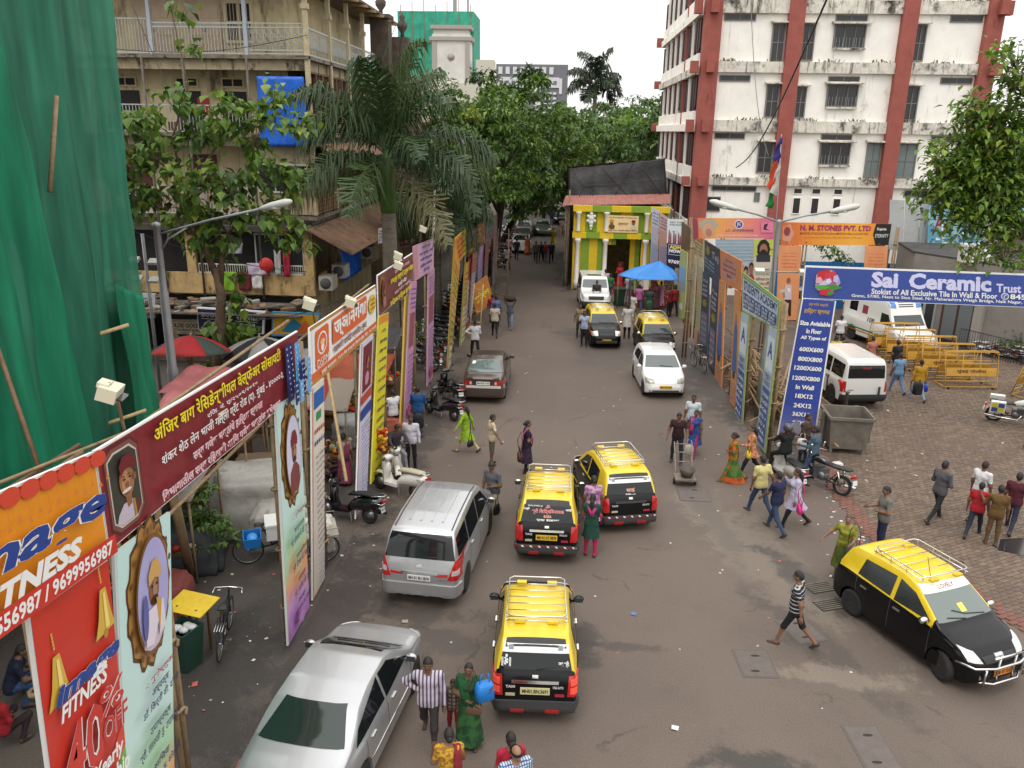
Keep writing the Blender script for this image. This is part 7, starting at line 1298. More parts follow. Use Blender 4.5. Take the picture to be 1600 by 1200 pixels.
def bicycle(label,loc,rz,lean=R(5),group=None):
 t=thing('bicycle',label,'bicycle',(*loc,0),rz,group);t.rotation_euler[1]=lean;wheel2(t,-.52,.34,spokes=True,w=.035);wheel2(t,.55,.34,spokes=True,w=.035)
 mb=MB();B_=M((.02,.02,.02),.5)
 for pts in([(0,.42,.86),(0,.55,.34)],[(0,.4,.92),(0,-.12,.3)],[(0,.4,.9),(0,-.2,.86)],[(0,-.12,.3),(0,-.22,.95)],[(.05,-.12,.3),(.05,-.52,.34)],[(-.05,-.12,.3),(-.05,-.52,.34)],[(.04,-.2,.84),(.05,-.52,.34)],[(-.04,-.2,.84),(-.05,-.52,.34)],[(0,.4,.9),(0,.38,1.02)]):mb.tube(pts,.016,6)
 mb.build('frame',B_,t);mb=MB();ovals(mb,[(-.36,.98,.09,.03),(-.25,.98,.09,.035),(-.08,.97,.03,.025)]);mb.build('saddle',SEATM,t);mb=MB();mb.tube([(-.28,.2,1.0),(-.26,.36,1.03),(0,.4,1.03),(.26,.36,1.03),(.28,.2,1.0)],.012,6);mb.build('handlebar',CHR,t)
 mb=MB();[mb.tube([(-.07+.047*k,-.3,.78),(-.07+.047*k,-.75,.76)],.008,4)for k in range(4)];mb.tube([(.07,-.75,.76),(.06,-.52,.34)],.008,4);mb.tube([(-.07,-.75,.76),(-.06,-.52,.34)],.008,4);mb.build('carrier',CHR,t)
 mb=MB();mb.torus((.03,-.12,.3),.09,.01,16,4);mb.box((.1,-.12,.16),(.1,.07,.02));mb.box((-.08,-.12,.44),(.1,.07,.02));mb.build('pedal_crank',CHR,t);return t
bicycle('old black bicycle leaning behind the pale blue portrait leg',(-6.42,13.62),R(12))
bicycle('black bicycle standing against the navy banner leg',(6.07,34.56),R(14),R(-6))
t=thing('cargo_tricycle','rusty cargo tricycle loaded with blue crate and white box behind the portrait leg','cargo cycle',(-6.2,17.04,0),R(-68))
for x,y in((0,-.95),(-.42,.75),(.42,.75)):wheel2(t,y,.36,spokes=True,w=.04,x=x)
mb=MB();mb.box((0,.45,.66),(.95,1.3,.05));[mb.tube([(x,-.2,.68),(x,1.1,.68),(x,1.1,.86),(x,-.2,.86)],.012,5,closed=True)for x in(-.47,.47)];mb.build('platform',M((.3,.27,.22),.8,var=.3),t);mb=MB();mb.tube([(0,-.95,.36),(0,-.4,.42),(0,.0,.6)],.02,6);mb.tube([(0,-.4,.42),(0,-.62,.95)],.018,6);mb.tube([(0,-.62,.8),(0,-.1,.98)],.018,6);mb.tube([(-.42,.75,.36),(.42,.75,.36)],.02,6);mb.build('frame',PLAS,t);mb=MB();ovals(mb,[(-.78,.98,.09,.03),(-.68,.98,.09,.035),(-.5,.97,.03,.025)]);mb.build('saddle',SEATM,t);mb=MB();mb.tube([(-.3,-.2,1.05),(-.1,-.1,1.0),(.1,-.1,1.0),(.3,-.2,1.05)],.014,6);mb.build('handlebar',CHR,t)
MB=LMB
SK=[M((.2,.1,.058),.6),M((.15,.075,.043),.6),M((.27,.15,.09),.6)]
HAIRM=M((.012,.01,.009),.55,bump=.4,bs=60);SHOE=M((.06,.035,.025),.7);EYEW=M((.3,.26,.22),.5);EYEB=M((.01,.008,.006),.4);LIP=M((.16,.065,.05),.6)
def surface_net(F_,org,h):
 nx,ny,nz=F_.shape;S_=F_<0;c=np.zeros((nx-1,ny-1,nz-1),int)
 for dx in(0,1):
  for dy in(0,1):
   for dz in(0,1):c+=S_[dx:nx-1+dx,dy:ny-1+dy,dz:nz-1+dz]
 act=(c>0)&(c<8);idx=np.full(act.shape,-1);n=act.sum();idx[act]=np.arange(n);I=np.argwhere(act);acc=np.zeros((n,3));cnt=np.zeros(n)
 cor=[(a,b,d)for a in(0,1)for b in(0,1)for d in(0,1)]
 for a in cor:
  for ax in range(3):
   if a[ax]==0:
    b=list(a);b[ax]=1;va=F_[I[:,0]+a[0],I[:,1]+a[1],I[:,2]+a[2]];vb=F_[I[:,0]+b[0],I[:,1]+b[1],I[:,2]+b[2]];m=(va<0)!=(vb<0);t=np.where(m,va/np.where(m,va-vb,1),0)
    p=np.array(a,float)[None]+t[:,None]*(np.array(b)-np.array(a))[None];acc+=np.where(m[:,None],p,0);cnt+=m
 V=(I+acc/cnt[:,None])*h+org;Q=[]
 for ax in range(3):
  s0=[slice(None)]*3;s1=[slice(None)]*3;s0[ax]=slice(0,-1);s1[ax]=slice(1,None);a_,b_=S_[tuple(s0)],S_[tuple(s1)];E_=np.argwhere(a_!=b_);u,v=[(1,2),(2,0),(0,1)][ax]
  E_=E_[(E_[:,u]>0)&(E_[:,v]>0)&(E_[:,u]<F_.shape[u]-1)&(E_[:,v]<F_.shape[v]-1)];fl=a_[E_[:,0],E_[:,1],E_[:,2]]
  def g(du,dv):q=E_.copy();q[:,u]+=du;q[:,v]+=dv;return idx[q[:,0],q[:,1],q[:,2]]
  q=np.stack([g(-1,-1),g(0,-1),g(0,0),g(-1,0)],1);q[~fl]=q[~fl][:,::-1];Q.append(q)
 return V,np.concatenate(Q)
def dirv(sw,ab,sd):a,b=R(sw),R(ab);return Vector((sd*math.sin(b),math.sin(a)*math.cos(b),-math.cos(a)*math.cos(b)))
ARM={'down':(2,12,8,5),'fwd_walk':(26,10,44,2),'back_walk':(-26,12,-8,8),'hip':(-22,48,30,-58),'front':(15,10,85,-8),'phone':(35,22,148,-12),'up':(150,25,172,-8),'belly':(5,16,70,-58),'reach':(60,14,75,0),'bar':(42,16,68,-2),'shoulder':(20,25,150,25),'push':(8,18,32,8),'swing':(-30,16,-14,10),'out':(10,42,25,36)}
LEG={'stand':((2,3,2),(-2,3,2)),'walk':((24,2,8),(-20,2,24)),'walk2':((-20,2,24),(24,2,8)),'sit':((78,12,78),(78,12,78)),'ride':((62,16,62),(62,16,62)),'astride':((16,20,22),(16,20,22)),'wide':((8,7,3),(-8,7,3)),'squat':((105,14,135),(105,14,135))}
def person(label,loc,face,top,bot,h=1.68,legs='walk',armL='down',armR='down',sleeve='short',pants='long',skin=0,shoe=SHOE,hair='short',fem=False,tilt=0.,turn=0.,lean=0.,far=False,fat=1.,dress=None,dupatta=None,base=None,group=None,beard=False,cat='person',hairmat=None):
 """facing +Y locally; face in degrees (0 away from the camera, 90 to the left, 180 to the camera)"""
 k=h/1.68;sk=SK[skin];mats=[sk,top,bot,shoe,HAIRM,EYEW,EYEB,LIP];prim=[];lean_m=Matrix.Translation((0,0,.92))@Matrix.Rotation(R(-lean),4,'X')@Matrix.Translation((0,0,-.92))
 TW=lambda*p:lean_m@Vector(p)
 sh=.165 if fem else.185;hw=.085 if not fem else.09;f=fat
 def cap(a,b,ra,rb,ma,mb_=None,split=1.):prim.append((np.array(a),np.array(b),ra,rb,ma,ma if mb_ is None else mb_,split))
 cap(TW(-.075,0,1.3),TW(.075,0,1.3),.118*f,.118*f,1);cap(TW(-.05,0,1.12),TW(.05,0,1.12),.112*f,.112*f,1);cap(TW(0,.01*f,1.02),TW(0,0,1.22),.118*f,.12*f,1)
 cap(TW(-.06,0,.98),TW(.06,0,.98),.122*f,.122*f,1);cap((-.07,-.01,.9),(.07,-.01,.9),.117*f,.117*f,1 if dress or sleeve else 2)
 if fem:cap(TW(-.06,.1,1.27),TW(.06,.1,1.27),.065,.065,1)
 cap(TW(0,-.01,1.36),TW(0,.02,1.5),.062,.05,1,0,.55)
 wr=[]
 for sd,arm in((-1,armL),(1,armR)):
  a=ARM[arm]if isinstance(arm,str)else arm;S0=TW(sd*sh,0,1.395);cap(TW(sd*.04,0,1.39),S0,.06,.062,1);E0=S0+dirv(a[0]+lean*.3,a[1],sd)*.285;W0=E0+dirv(a[2]+lean*.3,a[3],sd)*.245
  full=sleeve=='long';r0=.054 if sleeve!='none' else.046
  cap(S0,E0,r0,.046 if sleeve else.042,1,1 if full else 0,{'short':.72,'none':.12,'long':1.}[sleeve]);cap(E0,W0,.044 if full else.04,.036 if full else.028,1 if full else 0,0 if not full else 1,.9);wr.append((W0,(W0-E0).normalized(),sd))
 foot=[]
 for sd,(sw,ab,kn)in zip((-1,1),LEG[legs]):
  H0=Vector((sd*hw,0,.88));K0=H0+dirv(sw,ab,sd)*.42;A0=K0+dirv(sw-kn,ab*.4,sd)*.4;sp={'long':1.,'short':.95,'three':1.}[pants]
  cap(H0,K0,.085*f,.062,2);cap(K0,A0,.06 if pants!='short' else.05,.045 if pants=='long' else.036,2 if pants!='short' else 0,2 if pants=='long' else 0,1.if pants=='long' else.45 if pants=='three' else 0.);foot.append((A0,sw-kn,sd))
 zmin=min(a.z-(.075 if abs(s_)<12 else.06)-.1*abs(math.sin(R(min(0,s_))))for a,s_,d in foot);hd=TW(0,.03,1.6)
 for A0,s_,sd in foot:
  pitch=R(min(0,s_)*.9);fw=Vector((sd*.12,math.cos(pitch),math.sin(pitch)if legs not in('sit','ride','squat')else 0)).normalized();dn=Vector((0,fw.z,-abs(fw.y)));hl=A0+dn*.045-fw*.04;tp_=A0+dn*.052+fw*.15;cap(hl,tp_,.042,.034,3)
 P_=np.array([p for q in prim for p in(q[0],q[1])]);hs=.036 if far else.023
 lo=P_.min(0)-.17;hi=P_.max(0)+.17;n=np.ceil((hi-lo)/hs).astype(int)+1;ax=[lo[i]+hs*np.arange(n[i])for i in range(3)];X,Y,Z=np.meshgrid(*ax,indexing='ij');G=np.stack([X,Y,Z],-1).reshape(-1,3).astype('f')
 def dist(G):
  out=[];ts=[]
  for a,b,ra,rb,m1,m2,sp in prim:
   d=b-a;t=np.clip(((G-a)@d)/max(d@d,1e-9),0,1);q=np.linalg.norm(G-a-t[:,None]*d,axis=1)-(ra+(rb-ra)*t);out.append(q);ts.append(t)
  return np.array(out),np.array(ts)
 D,T=dist(G);kk=.018;mn=D.min(0);Fd=mn-kk*np.log(np.exp(-np.clip((D-mn)/kk,0,40)).sum(0));V,Q=surface_net(Fd.reshape(n),lo,hs)
 C_=V[Q].mean(1);D,T=dist(C_);am=D.argmin(0);mi=np.array([prim[i][4]if T[i,j]<=prim[i][6]else prim[i][5]for j,i in enumerate(am)])
 if not dress:mi[(mi==1)&(C_[:,2]<.84)&(np.abs(C_[:,0])<.2)&np.isin(am,[4])]=2
 mb=MB();mb.v=[tuple(v)for v in V];mb.f=[tuple(int(i)for i in q)for q in Q];mb.m=[int(x)for x in mi];mb.s=[True]*len(Q)
 hm=Matrix.Translation(hd)@Matrix.Rotation(R(turn),4,'Z')@Matrix.Rotation(R(-tilt-lean*.4),4,'X')
 nu,nv=(12,9)if far else(20,15);rows=[]
 for j in range(nv+1):
  th=math.pi*j/nv;row=[]
  for i in range(nu):
   a=6.2832*i/nu;x,y,z=math.sin(th)*math.cos(a),math.sin(th)*math.sin(a),math.cos(th);w=.074*(1-.22*max(0,-z)**1.5);d_=.095*(1-.1*max(0,-z));q=[x*w,y*d_,z*.118]
   if y>.5 and abs(x)<.32:q[1]+=.018*math.exp(-((z+.1)/.16)**2)*(1-abs(x)/.32)*1.6+.006*math.exp(-((z+.85)/.15)**2)
   if y>.4:q[1]-=.007*math.exp(-((z-.1)/.12)**2)*math.exp(-((abs(x)-.42)/.16)**2)
   row.append(tuple(q))
  rows.append(row)
 vs=[p for r_ in rows for p in r_];fs=[(j*nu+i,(j+1)*nu+i,(j+1)*nu+(i+1)%nu,j*nu+(i+1)%nu)for j in range(nv)for i in range(nu)];o0=len(mb.f);mb.add(vs,fs,0,True,hm)
 if beard:
  for q in range(o0,len(mb.f)):
   c=hm.inverted()@Vector(np.mean([mb.v[i]for i in mb.f[q]],0))
   if c.z<-.035 and c.y>-.01:mb.m[q]=4
 for sd in(-1,1):
  mb.ell((sd*.074,-.005,-.005),(.012,.02,.03),0,8,6,hm)
  if not far:mb.ell((sd*.031,.083,.01),(.012,.008,.006),5,8,6,hm);mb.ell((sd*.031,.0895,.01),(.006,.005,.0065),6,8,5,hm);mb.box((sd*.031,.09,.033),(.034,.01,.006),4,mx=hm)
 if not far:mb.ell((0,.086,-.062),(.023,.01,.007),7,10,5,hm)
 for W0,d,sd in wr:
  z=-d;y=Vector((0,1,0))-z*z.y
  if y.length<.2:y=Vector((0,0,1))-z*z.z
  y.normalize();x=y.cross(z);m=Matrix((x,y,z)).transposed().to_4x4();m.translation=W0
  mb.ell((0,0,-.05),(.02,.042,.055),0,10,7,m)
  if not far:
   for i,(yy,L_)in enumerate(((.03,.07),(.011,.08),(-.009,.075),(-.028,.058))):P4=[m@Vector((0,yy,-.08)),m@Vector((-sd*.004,yy*1.08,-.08-L_*.45)),m@Vector((-sd*.018,yy*1.08,-.08-L_*.95))];mb.tube(P4,[.0095,.0085,.006],6,0)
   mb.tube([m@Vector((-sd*.006,.03,-.03)),m@Vector((-sd*.022,.058,-.062)),m@Vector((-sd*.03,.062,-.095))],[.012,.01,.007],6,0)
 S3=Matrix.Scale(k,4);gz=-zmin if base is None else(base/k)-.88
 mb.v=[(x*k,y*k,(z+gz)*k)for x,y,z in mb.v];o=mb.build('person',mats,None,(*loc,0),R(face));tag(o,label,cat,group)
 hm2=S3@Matrix.Translation((0,0,gz))@hm;TL=lambda v:(v[0]*k,v[1]*k,(v[2]+gz)*k)
 HM=hairmat or HAIRM
 if hair:
  hb=MB();rows=[];nA,nT=(12,5)if far else(20,8);lim={'short':(58,88,125),'long':(52,100,150),'bun':(50,92,128),'bald':(200,105,128)}[hair]
  for j in range(nT+1):
   row=[]
   for i in range(nA):
    a=6.2832*i/nA;fr=math.sin(a);m_=lim[1]+(lim[0]-lim[1])*max(0,fr)**.8 if fr>0 else lim[1]+(lim[2]-lim[1])*(-fr)**.8;t0=0 if hair!='bald' else 62;th=R(t0+(m_-t0)*j/nT)if hair!='bald' or fr<.25 else R(62+24*j/nT);e=1.09 if 0<j<nT else(1.13 if j==0 else 1.02);g_=1+.02*math.sin(a*7+j*2)
    row.append((.076*e*g_*math.sin(th)*math.cos(a),.097*e*g_*math.sin(th)*math.sin(a)-.003,.12*e*math.cos(th)))
   rows.append(row)
  hb.loft(rows,0,False,True);
  if hair=='bun':hb.ell((0,-.12,.0),(.05,.04,.05),0,10,8)
  if hair=='long':hb.tube([(0,-.085,.02),(0,-.12,-.08),(0,-.135,-.2),(.01,-.135,-.34),(.01,-.13,-.46)],[.06,.055,.045,.034,.012],8)
  hb.v=[tuple(hm2@Vector(p))for p in hb.v];hb.build('hair',HM,o)
 if dress:
  nm,dm,z0,z1,r0,r1=dress[:6];m2=dress[6]if len(dress)>6 else None;db=MB();rows=[];mid=(foot[0][0]+foot[1][0])/2;spread=abs(foot[0][0].y-foot[1][0].y)/2;nz,na=14,32
  for j in range(nz+1):
   t=j/nz;z=z0+(z1-z0)*t;row=[]
   for i in range(na):
    a=6.2832*i/na;rr_=(r0+(r1-r0)*t)*(1+.07*t*math.sin(a*9+3*t)+.03*t*math.sin(a*5-2*t));ly=spread*.6*t*(.92-z)/.85 if z<.92 else 0
    sq=.72+.1*t;c=TW(0,0,z)if z>.92 else Vector((mid.x*t*.3,mid.y*t*.5,z));row.append(TL((c.x+rr_*math.cos(a),c.y+(rr_*sq+ly)*math.sin(a),c.z)))
   rows.append(row)
  db.loft(rows,0,False,True)
  if m2:
   for q in range(len(db.f)):
    if(q//na)>nz-4 or(q%na)in range(3,11):db.m[q]=1
  db.build(nm,[dm,m2]if m2 else dm,o)
 if dupatta:
  nm,dm,style=dupatta;db=MB();W_=.17 if style=='pallu' else.08 if style=='back' else.13
  side=1 if style in('left','pallu')else-1;path=[(.1*-side*-1,-.17,.85),(.12*side,-.16,1.1),(.12*side,-.13,1.33),(.11*side,-.03,1.475),(.1*side,.1,1.4),(.06*side,.165,1.22),(0 if style=='pallu' else.09*side,.18,1.02),(-.14*side if style=='pallu' else.1*side,.13,.88)]
  if style=='back':path=[(-.24,.02,.95),(-.22,.0,1.2),(-.17,.02,1.45),(-.05,-.12,1.36),(0,-.17,1.2),(.06,-.13,1.36),(.17,.02,1.45),(.22,0,1.2),(.25,.0,.92)]
  rows=[]
  for i,p in enumerate(path):c=TW(*p);wv=Vector((1,0,0))if style!='back' or i in(3,4,5)else Vector((.25,.8,0));rows.append([TL(c+wv*W_*.5*(s_-1.5)/1.5+Vector((0,.012*(-1)**s_,0)))for s_ in range(4)])
  db.grid(rows);d_=db.build(nm,dm,o);md=d_.modifiers.new('thick','SOLIDIFY');md.thickness=.012
 return o
def C_(c,**k):return M(hx(c),.85,var=.16,vs=7,bump=.5,bs=9,**k)
JEAN=C_('#2e3f5c');DJ=C_('#1b2333');BLKC=C_('#141417');KHA=C_('#a08e72');WHT_=C_('#c9c8ca');GRY=C_('#5e5d63');CRM_=C_('#b3a68e')
def bag(name,label,loc,rz,size,mat,strap=None,handle=True,cat='bag'):
 t=thing(name,label,cat,loc,rz);mb=MB();w,d,h=size
 rings=[[(w/2*s_*math.copysign(abs(math.cos(a))**.5,math.cos(a)),d/2*s_*math.copysign(abs(math.sin(a))**.5,math.sin(a)),z)for a in(6.2832*i/16 for i in range(16))]for z,s_ in((0,.8),(.02,1),(h*.6,1),(h*.95,.85),(h,.6))];mb.loft(rings);mb.build('body',mat,t)
 if handle:mb=MB();mb.tube([(-w*.3,0,h*.9),(-w*.2,0,h+.16),(w*.2,0,h+.16),(w*.3,0,h*.9)],.01,6);mb.build('handle',strap or mat,t)
 if strap:mb=MB();mb.tube([(-w*.45,0,h*.8),(-w*.3,-.06,h+.35),(0,-.02,h+.62),(w*.3,.06,h+.35),(w*.45,0,h*.8)],.01,5);mb.build('strap',strap,t)
 return t
def backpack(label,loc,rz,mat):
 t=thing('backpack',label,'backpack',loc,rz);mb=MB();rings=[[(.17*s_*math.copysign(abs(math.cos(a))**.6,math.cos(a)),-.1+.09*s_*math.copysign(abs(math.sin(a))**.6,math.sin(a)),z)for a in(6.2832*i/16 for i in range(16))]for z,s_ in((0,.75),(.03,1),(.35,1),(.43,.8),(.47,.4))];mb.loft(rings);mb.build('body',mat,t);mb=MB();mb.box((0,-.21,.15),(.22,.05,.2));mb.build('pocket',mat,t)
 for sx in(-1,1):mb=MB();mb.tube([(sx*.11,-.02,.45),(sx*.13,.08,.5),(sx*.13,.19,.36),(sx*.14,.1,.1),(sx*.12,-.02,.05)],.016,6);mb.build('strap',mat,t)
 return t
person('man in purple striped shirt with hand on hip by the silver saloon',(-1.94,11.17),183,stripes('#b9b3bd','#5a4660',16,'X',.45),C_('#2c2626'),1.72,'walk','down','hip','long','three',1,tilt=6)
person('small boy in checked shirt and red trousers beside the green saree',(-1.57,11.43),178,stripes('#8a7a70','#4a3c3a',14,'XZ',.4),C_('#7a1420'),1.08,'stand','front','down','long','long',1)
person('woman in dark green saree carrying a blue bundle on her shoulder',(-1.28,11.2),176,C_('#16401f'),C_('#16401f'),1.56,'stand','shoulder','belly','short','long',1,hair='bun',fem=True,dress=('saree',blotch('#0f3a1c','#2a5a2c',6),1.0,.1,.17,.25),dupatta=('pallu',C_('#0e4a22'),'pallu'))
bag('blue_bundle','bright blue cloth bundle held over the shoulder by the green saree woman',(-1.01,11,1.1),.5,(.3,.22,.3),M('#1a78c8',.5,var=.2,vs=5))
bag('shoulder_bag','brown leather shoulder bag on the green saree woman',(-1.19,11.11,.72),R(175),(.26,.12,.18),M('#6b5040',.45),M('#4a3a30',.5))
person('woman in yellow printed kurta at the bottom edge with her back turned',(-1.39,9.65),12,blotch('#c2932a','#8a6420',22),C_('#8a2a30'),1.55,'stand','belly','front','short','long',0,hair='bun',fem=True,dress=('kurta',blotch('#c2932a','#8a6420',22),1.0,.45,.17,.24),dupatta=('dupatta',C_('#7a1e22'),'left'))
person('balding man in blue checked shirt at the bottom edge',(-0.42,9.36),-155,stripes('#b9c4d0','#3a557c',26,'XZ',.35),DJ,1.68,'walk','down','down','short','long',2,hair='bald',tilt=8)
person('woman in red with long black hair behind the balding man',(-0.5,9.72),20,C_('#a01830'),BLKC,1.55,'walk','down','down','short','long',0,hair='long',fem=True,dress=('kurta',C_('#a01830'),1.0,.5,.17,.23))
person('man in grey shirt and cream trousers looking down behind the people carrier',(-1.59,19.45),150,C_('#54525a'),KHA,1.7,'walk','belly','down','short','long',1,tilt=22,lean=4)
bag('document_bag','small black bag in the hand of the man in cream trousers',(-1.46,19.01,.4),R(60),(.24,.07,.28),M('#101012',.6))
person('boy in cream shirt and olive shorts walking to the right',(-1.95,23.19),-70,CRM_,C_('#5c5340'),1.58,'stand','down','out','short','short',1,turn=-10)
person('woman in lime green kurta and cream leggings walking left',(-2.86,24.15),70,C_('#7a9a1a'),C_('#b0a078'),1.58,'walk','out','back_walk','long','long',2,hair='long',fem=True,dress=('kurta',blotch('#76981a','#8aa828',12),1.02,.52,.17,.24))
bag('handbag','small black handbag on the woman in lime green',(-2.56,22.75,.75),R(60),(.24,.1,.18),M('#15120f',.5),M('#15120f',.5))
person('woman in dark purple dress with pink scarf behind the middle taxi',(-0.87,22.7),-78,C_('#20162c'),BLKC,1.6,'stand','down','belly','short','long',0,hair='bun',fem=True,dress=('dress',blotch('#181222','#3a2440',14),1.02,.35,.17,.24),dupatta=('scarf',C_('#a04880'),'left'))
bag('tote_bag','brown and red tote bag on the arm of the woman in dark purple',(-1.03,21.89,.7),R(100),(.32,.14,.26),M('#4a2420',.6),M('#4a2420',.6))
person('woman in pink and lilac print kurta between the two middle taxis',(0.97,18.8),8,blotch('#9a5a90','#b89ab0',14),C_('#2a2430'),1.6,'stand','down','down','short','long',1,hair='bun',fem=True,dress=('kurta',blotch('#9a5a90','#b89ab0',14),1.02,.5,.17,.24))
person('woman in bottle green kurta, pink scarf and pink trousers at the taxi window',(0.91,17.8),-10,C_('#0e3c30'),C_('#b01e50'),1.56,'stand','front','front','short','long',0,hair='long',fem=True,dress=('kurta',C_('#0e3c30'),1.02,.55,.165,.22),dupatta=('scarf',C_('#c03a80'),'back'))
person('porter in maroon t-shirt pushing the metal hand trolley',(3.73,23.85),168,C_('#2c1418'),DJ,1.66,'wide','push','push','short','long',1,lean=8,tilt=12)
person('woman in blue and pink tunic with a white cloth bag',(4.36,24.55),150,C_('#27407c'),C_('#8a2a50'),1.55,'walk','down','down','none','long',1,hair='bun',fem=True,dress=('tunic',C_('#27407c'),1.02,.48,.17,.24),dupatta=('scarf',C_('#a83a70'),'left'))
person('man in white and teal shirt walking behind the blue tunic woman',(4.46,25.8),160,C_('#b4c0c4'),C_('#3a4a70'),1.66,'walk','down','down','short','long',1)
bag('cloth_bag','white cloth bag hanging beside the blue tunic woman',(4,23.28,.55),R(150),(.28,.08,.3),M('#b0aaa0',.8))
person('woman in orange and green saree with white flowers in her hair',(5.19,22.63),82,blotch('#b85a1a','#3a6a20',5),blotch('#b85a1a','#3a6a20',5),1.55,'walk','belly','belly','short','long',1,hair='bun',fem=True,dress=('saree',blotch('#2f5a20','#54702c',4),1.0,.06,.18,.25,blotch('#b8501a','#8a3a14',5)),dupatta=('pallu',C_('#b8641c'),'pallu'))
person('woman in orange print top and black leggings with a yellow bag',(5.82,23.16),84,blotch('#a85a3a','#c08a6a',14),BLKC,1.6,'walk','front','belly','long','long',2,hair='long',fem=True,dress=('top',blotch('#a85a3a','#c08a6a',14),1.02,.72,.175,.22))
bag('yellow_handbag','bright yellow handbag on the woman in the orange top',(5.59,22.53,.82),R(80),(.3,.12,.17),M('#c8b010',.45),M('#8a7a10',.5))
person('man in pale yellow shirt and jeans walking away',(5.5,20.5),24,C_('#c0b478'),JEAN,1.7,'walk','down','back_walk','short','long',1)
person('man in navy t-shirt and blue jeans striding past the scooter rider',(5.68,19.51),35,C_('#191f3e'),JEAN,1.68,'walk2','fwd_walk','down','short','long',1)
person('woman in lavender kurta and black leggings talking on a phone',(6.24,19.85),86,blotch('#a8a4bc','#b8b6c8',12),BLKC,1.64,'walk','down','phone','long','long',0,hair='long',fem=True,dress=('kurta',blotch('#a8a4bc','#b8788c',14,.62),1.02,.62,.175,.27))
bag('pink_handbag','bright pink handbag on the woman in lavender',(6.18,19.23,.68),R(85),(.34,.12,.22),M('#c82a78',.45),M('#c82a78',.5))
person('scooter rider in black clothes and dark helmet',(6.77,23.02),14,BLKC,BLKC,1.72,'ride','bar','bar','long','long',1,hair=None,base=.86)
hm_=thing('rider_helmet','grey helmet worn by the scooter rider in black','helmet',(6.77,23.02,1.6),R(14));mb=MB();mb.ell((0,0,0),(.14,.165,.15));mb.build('shell',M('#3a3e44',.25,coat=.5),hm_);mb=MB();mb.ell((0,.07,-.02),(.125,.11,.06));mb.build('visor',GL,hm_)
person('bearded man in blue grey shirt and jeans astride the black motorcycle',(7.55,22.86),50,C_('#3c5464'),JEAN,1.72,'astride','front','front','long','long',1,beard=True)
person('man in brown jacket facing the motorcycle with a white bag',(7.61,24.03),-140,C_('#3c2a22'),DJ,1.66,'stand','front','front','long','long',1)
bag('carrier_bag','white plastic carrier bag held beside the black motorcycle',(7.4,23.61,.72),0,(.28,.14,.34),M('#c8c6c2',.5))
person('elderly woman in olive and lime dress behind the right hand taxi',(6.68,17.28),150,blotch('#6a6a1e','#8a8a2a',8),C_('#4a4a18'),1.56,'stand','front','out','short','long',2,hair='bun',fem=True,fat=1.1,dress=('dress',blotch('#54581a','#3a4a14',8),1.02,.32,.18,.28),hairmat=M((.06,.05,.045),.6))
bag('grey_handbag','grey leather handbag on the woman in the olive dress',(6.72,16.9,.78),R(-60),(.32,.12,.24),M('#5a5a60',.4),M('#2a2a2c',.5))
person('man in grey polo shirt standing beyond the right hand taxi',(8.02,18.64),92,C_('#6a6862'),C_('#1e2440'),1.7,'stand','belly','front','short','long',0,tilt=8)
person('young man in grey long sleeved top striding across the plaza',(10.16,20.51),-62,C_('#4c4a50'),C_('#1c1c20'),1.74,'walk','belly','belly','long','long',1)
person('man in white shirt walking behind the red shirt boy',(11.27,20.69),-60,WHT_,BLKC,1.7,'walk','down','down','short','long',1)
person('boy in bright red shirt walking across the plaza',(10.76,19.7),-38,C_('#9a1520'),C_('#1c2434'),1.52,'walk2','down','down','short','long',1)
person('man in mustard brown shirt and trousers on the plaza',(10.99,19.24),-20,C_('#5c441e'),C_('#5a442a'),1.58,'stand','shoulder','down','short','long',1)
person('man in dark maroon shirt and jeans at the right of the plaza group',(11.85,20.08),-40,C_('#481222'),C_('#1c2434'),1.66,'walk','down','down','short','long',1)
person('man in black and white striped t-shirt and black shorts walking by the drain',(4.85,14.51),62,stripes('#17171d','#a8a8a8',13,'Z',.28),C_('#0f0f14'),1.68,'walk','back_walk','down','short','short',0,tilt=10)
person('man in yellow jacket with black backpack walking to the barricades',(13.9,31.17),4,C_('#b0841a'),C_('#7a90a8'),1.66,'walk','down','down','long','long',1,group=None)
backpack('black backpack on the man in the yellow jacket',(12.91,29.07,.92),R(4),M('#121214',.7));bag('blue_sack','shiny blue sack carried by the man in the yellow jacket',(14.21,31.43,.3),0,(.34,.2,.3),M('#1238a8',.35))
person('man in light blue shirt behind the white utility van',(13.47,32.1),10,C_('#6a8eb0'),C_('#5a78a0'),1.66,'walk','down','down','short','long',1)
person('man in black shirt just ahead of the light blue shirt',(14.22,34.33),20,BLKC,DJ,1.66,'walk2','down','down','short','long',1)
person('man in salmon shirt walking behind the utility van roof',(13.39,34.91),15,C_('#a8685a'),C_('#3a3a40'),1.66,'walk','down','down','short','long',1)
person('man in yellow shirt half hidden by the price list leg',(11.72,34.52),0,C_('#a8a048'),DJ,1.66,'stand','down','down','short','long',1)
person('man in dark olive shirt in front of the yellow shirt',(12.12,34.86),12,C_('#2c2e24'),DJ,1.66,'walk','down','down','short','long',1)
person('man in white shirt below the blue arch board, nearer one',(13.37,39.06),0,WHT_,BLKC,1.66,'walk','down','down','short','long',1,far=True)
person('man in pale pink check shirt with arms folded by the orange leg',(15.22,43),170,stripes('#b88a98','#8a5a6a',12,'XZ',.4),JEAN,1.68,'stand','belly','belly','short','long',1,far=True)
person('person in white shirt by the blue fence behind the arch',(15.54,44.85),0,WHT_,BLKC,1.66,'stand','down','down','short','long',1,far=True)
person('man in dark shirt by the left orange leg of the arch',(13.12,45.33),30,BLKC,DJ,1.68,'stand','down','down','long','long',1,far=True)
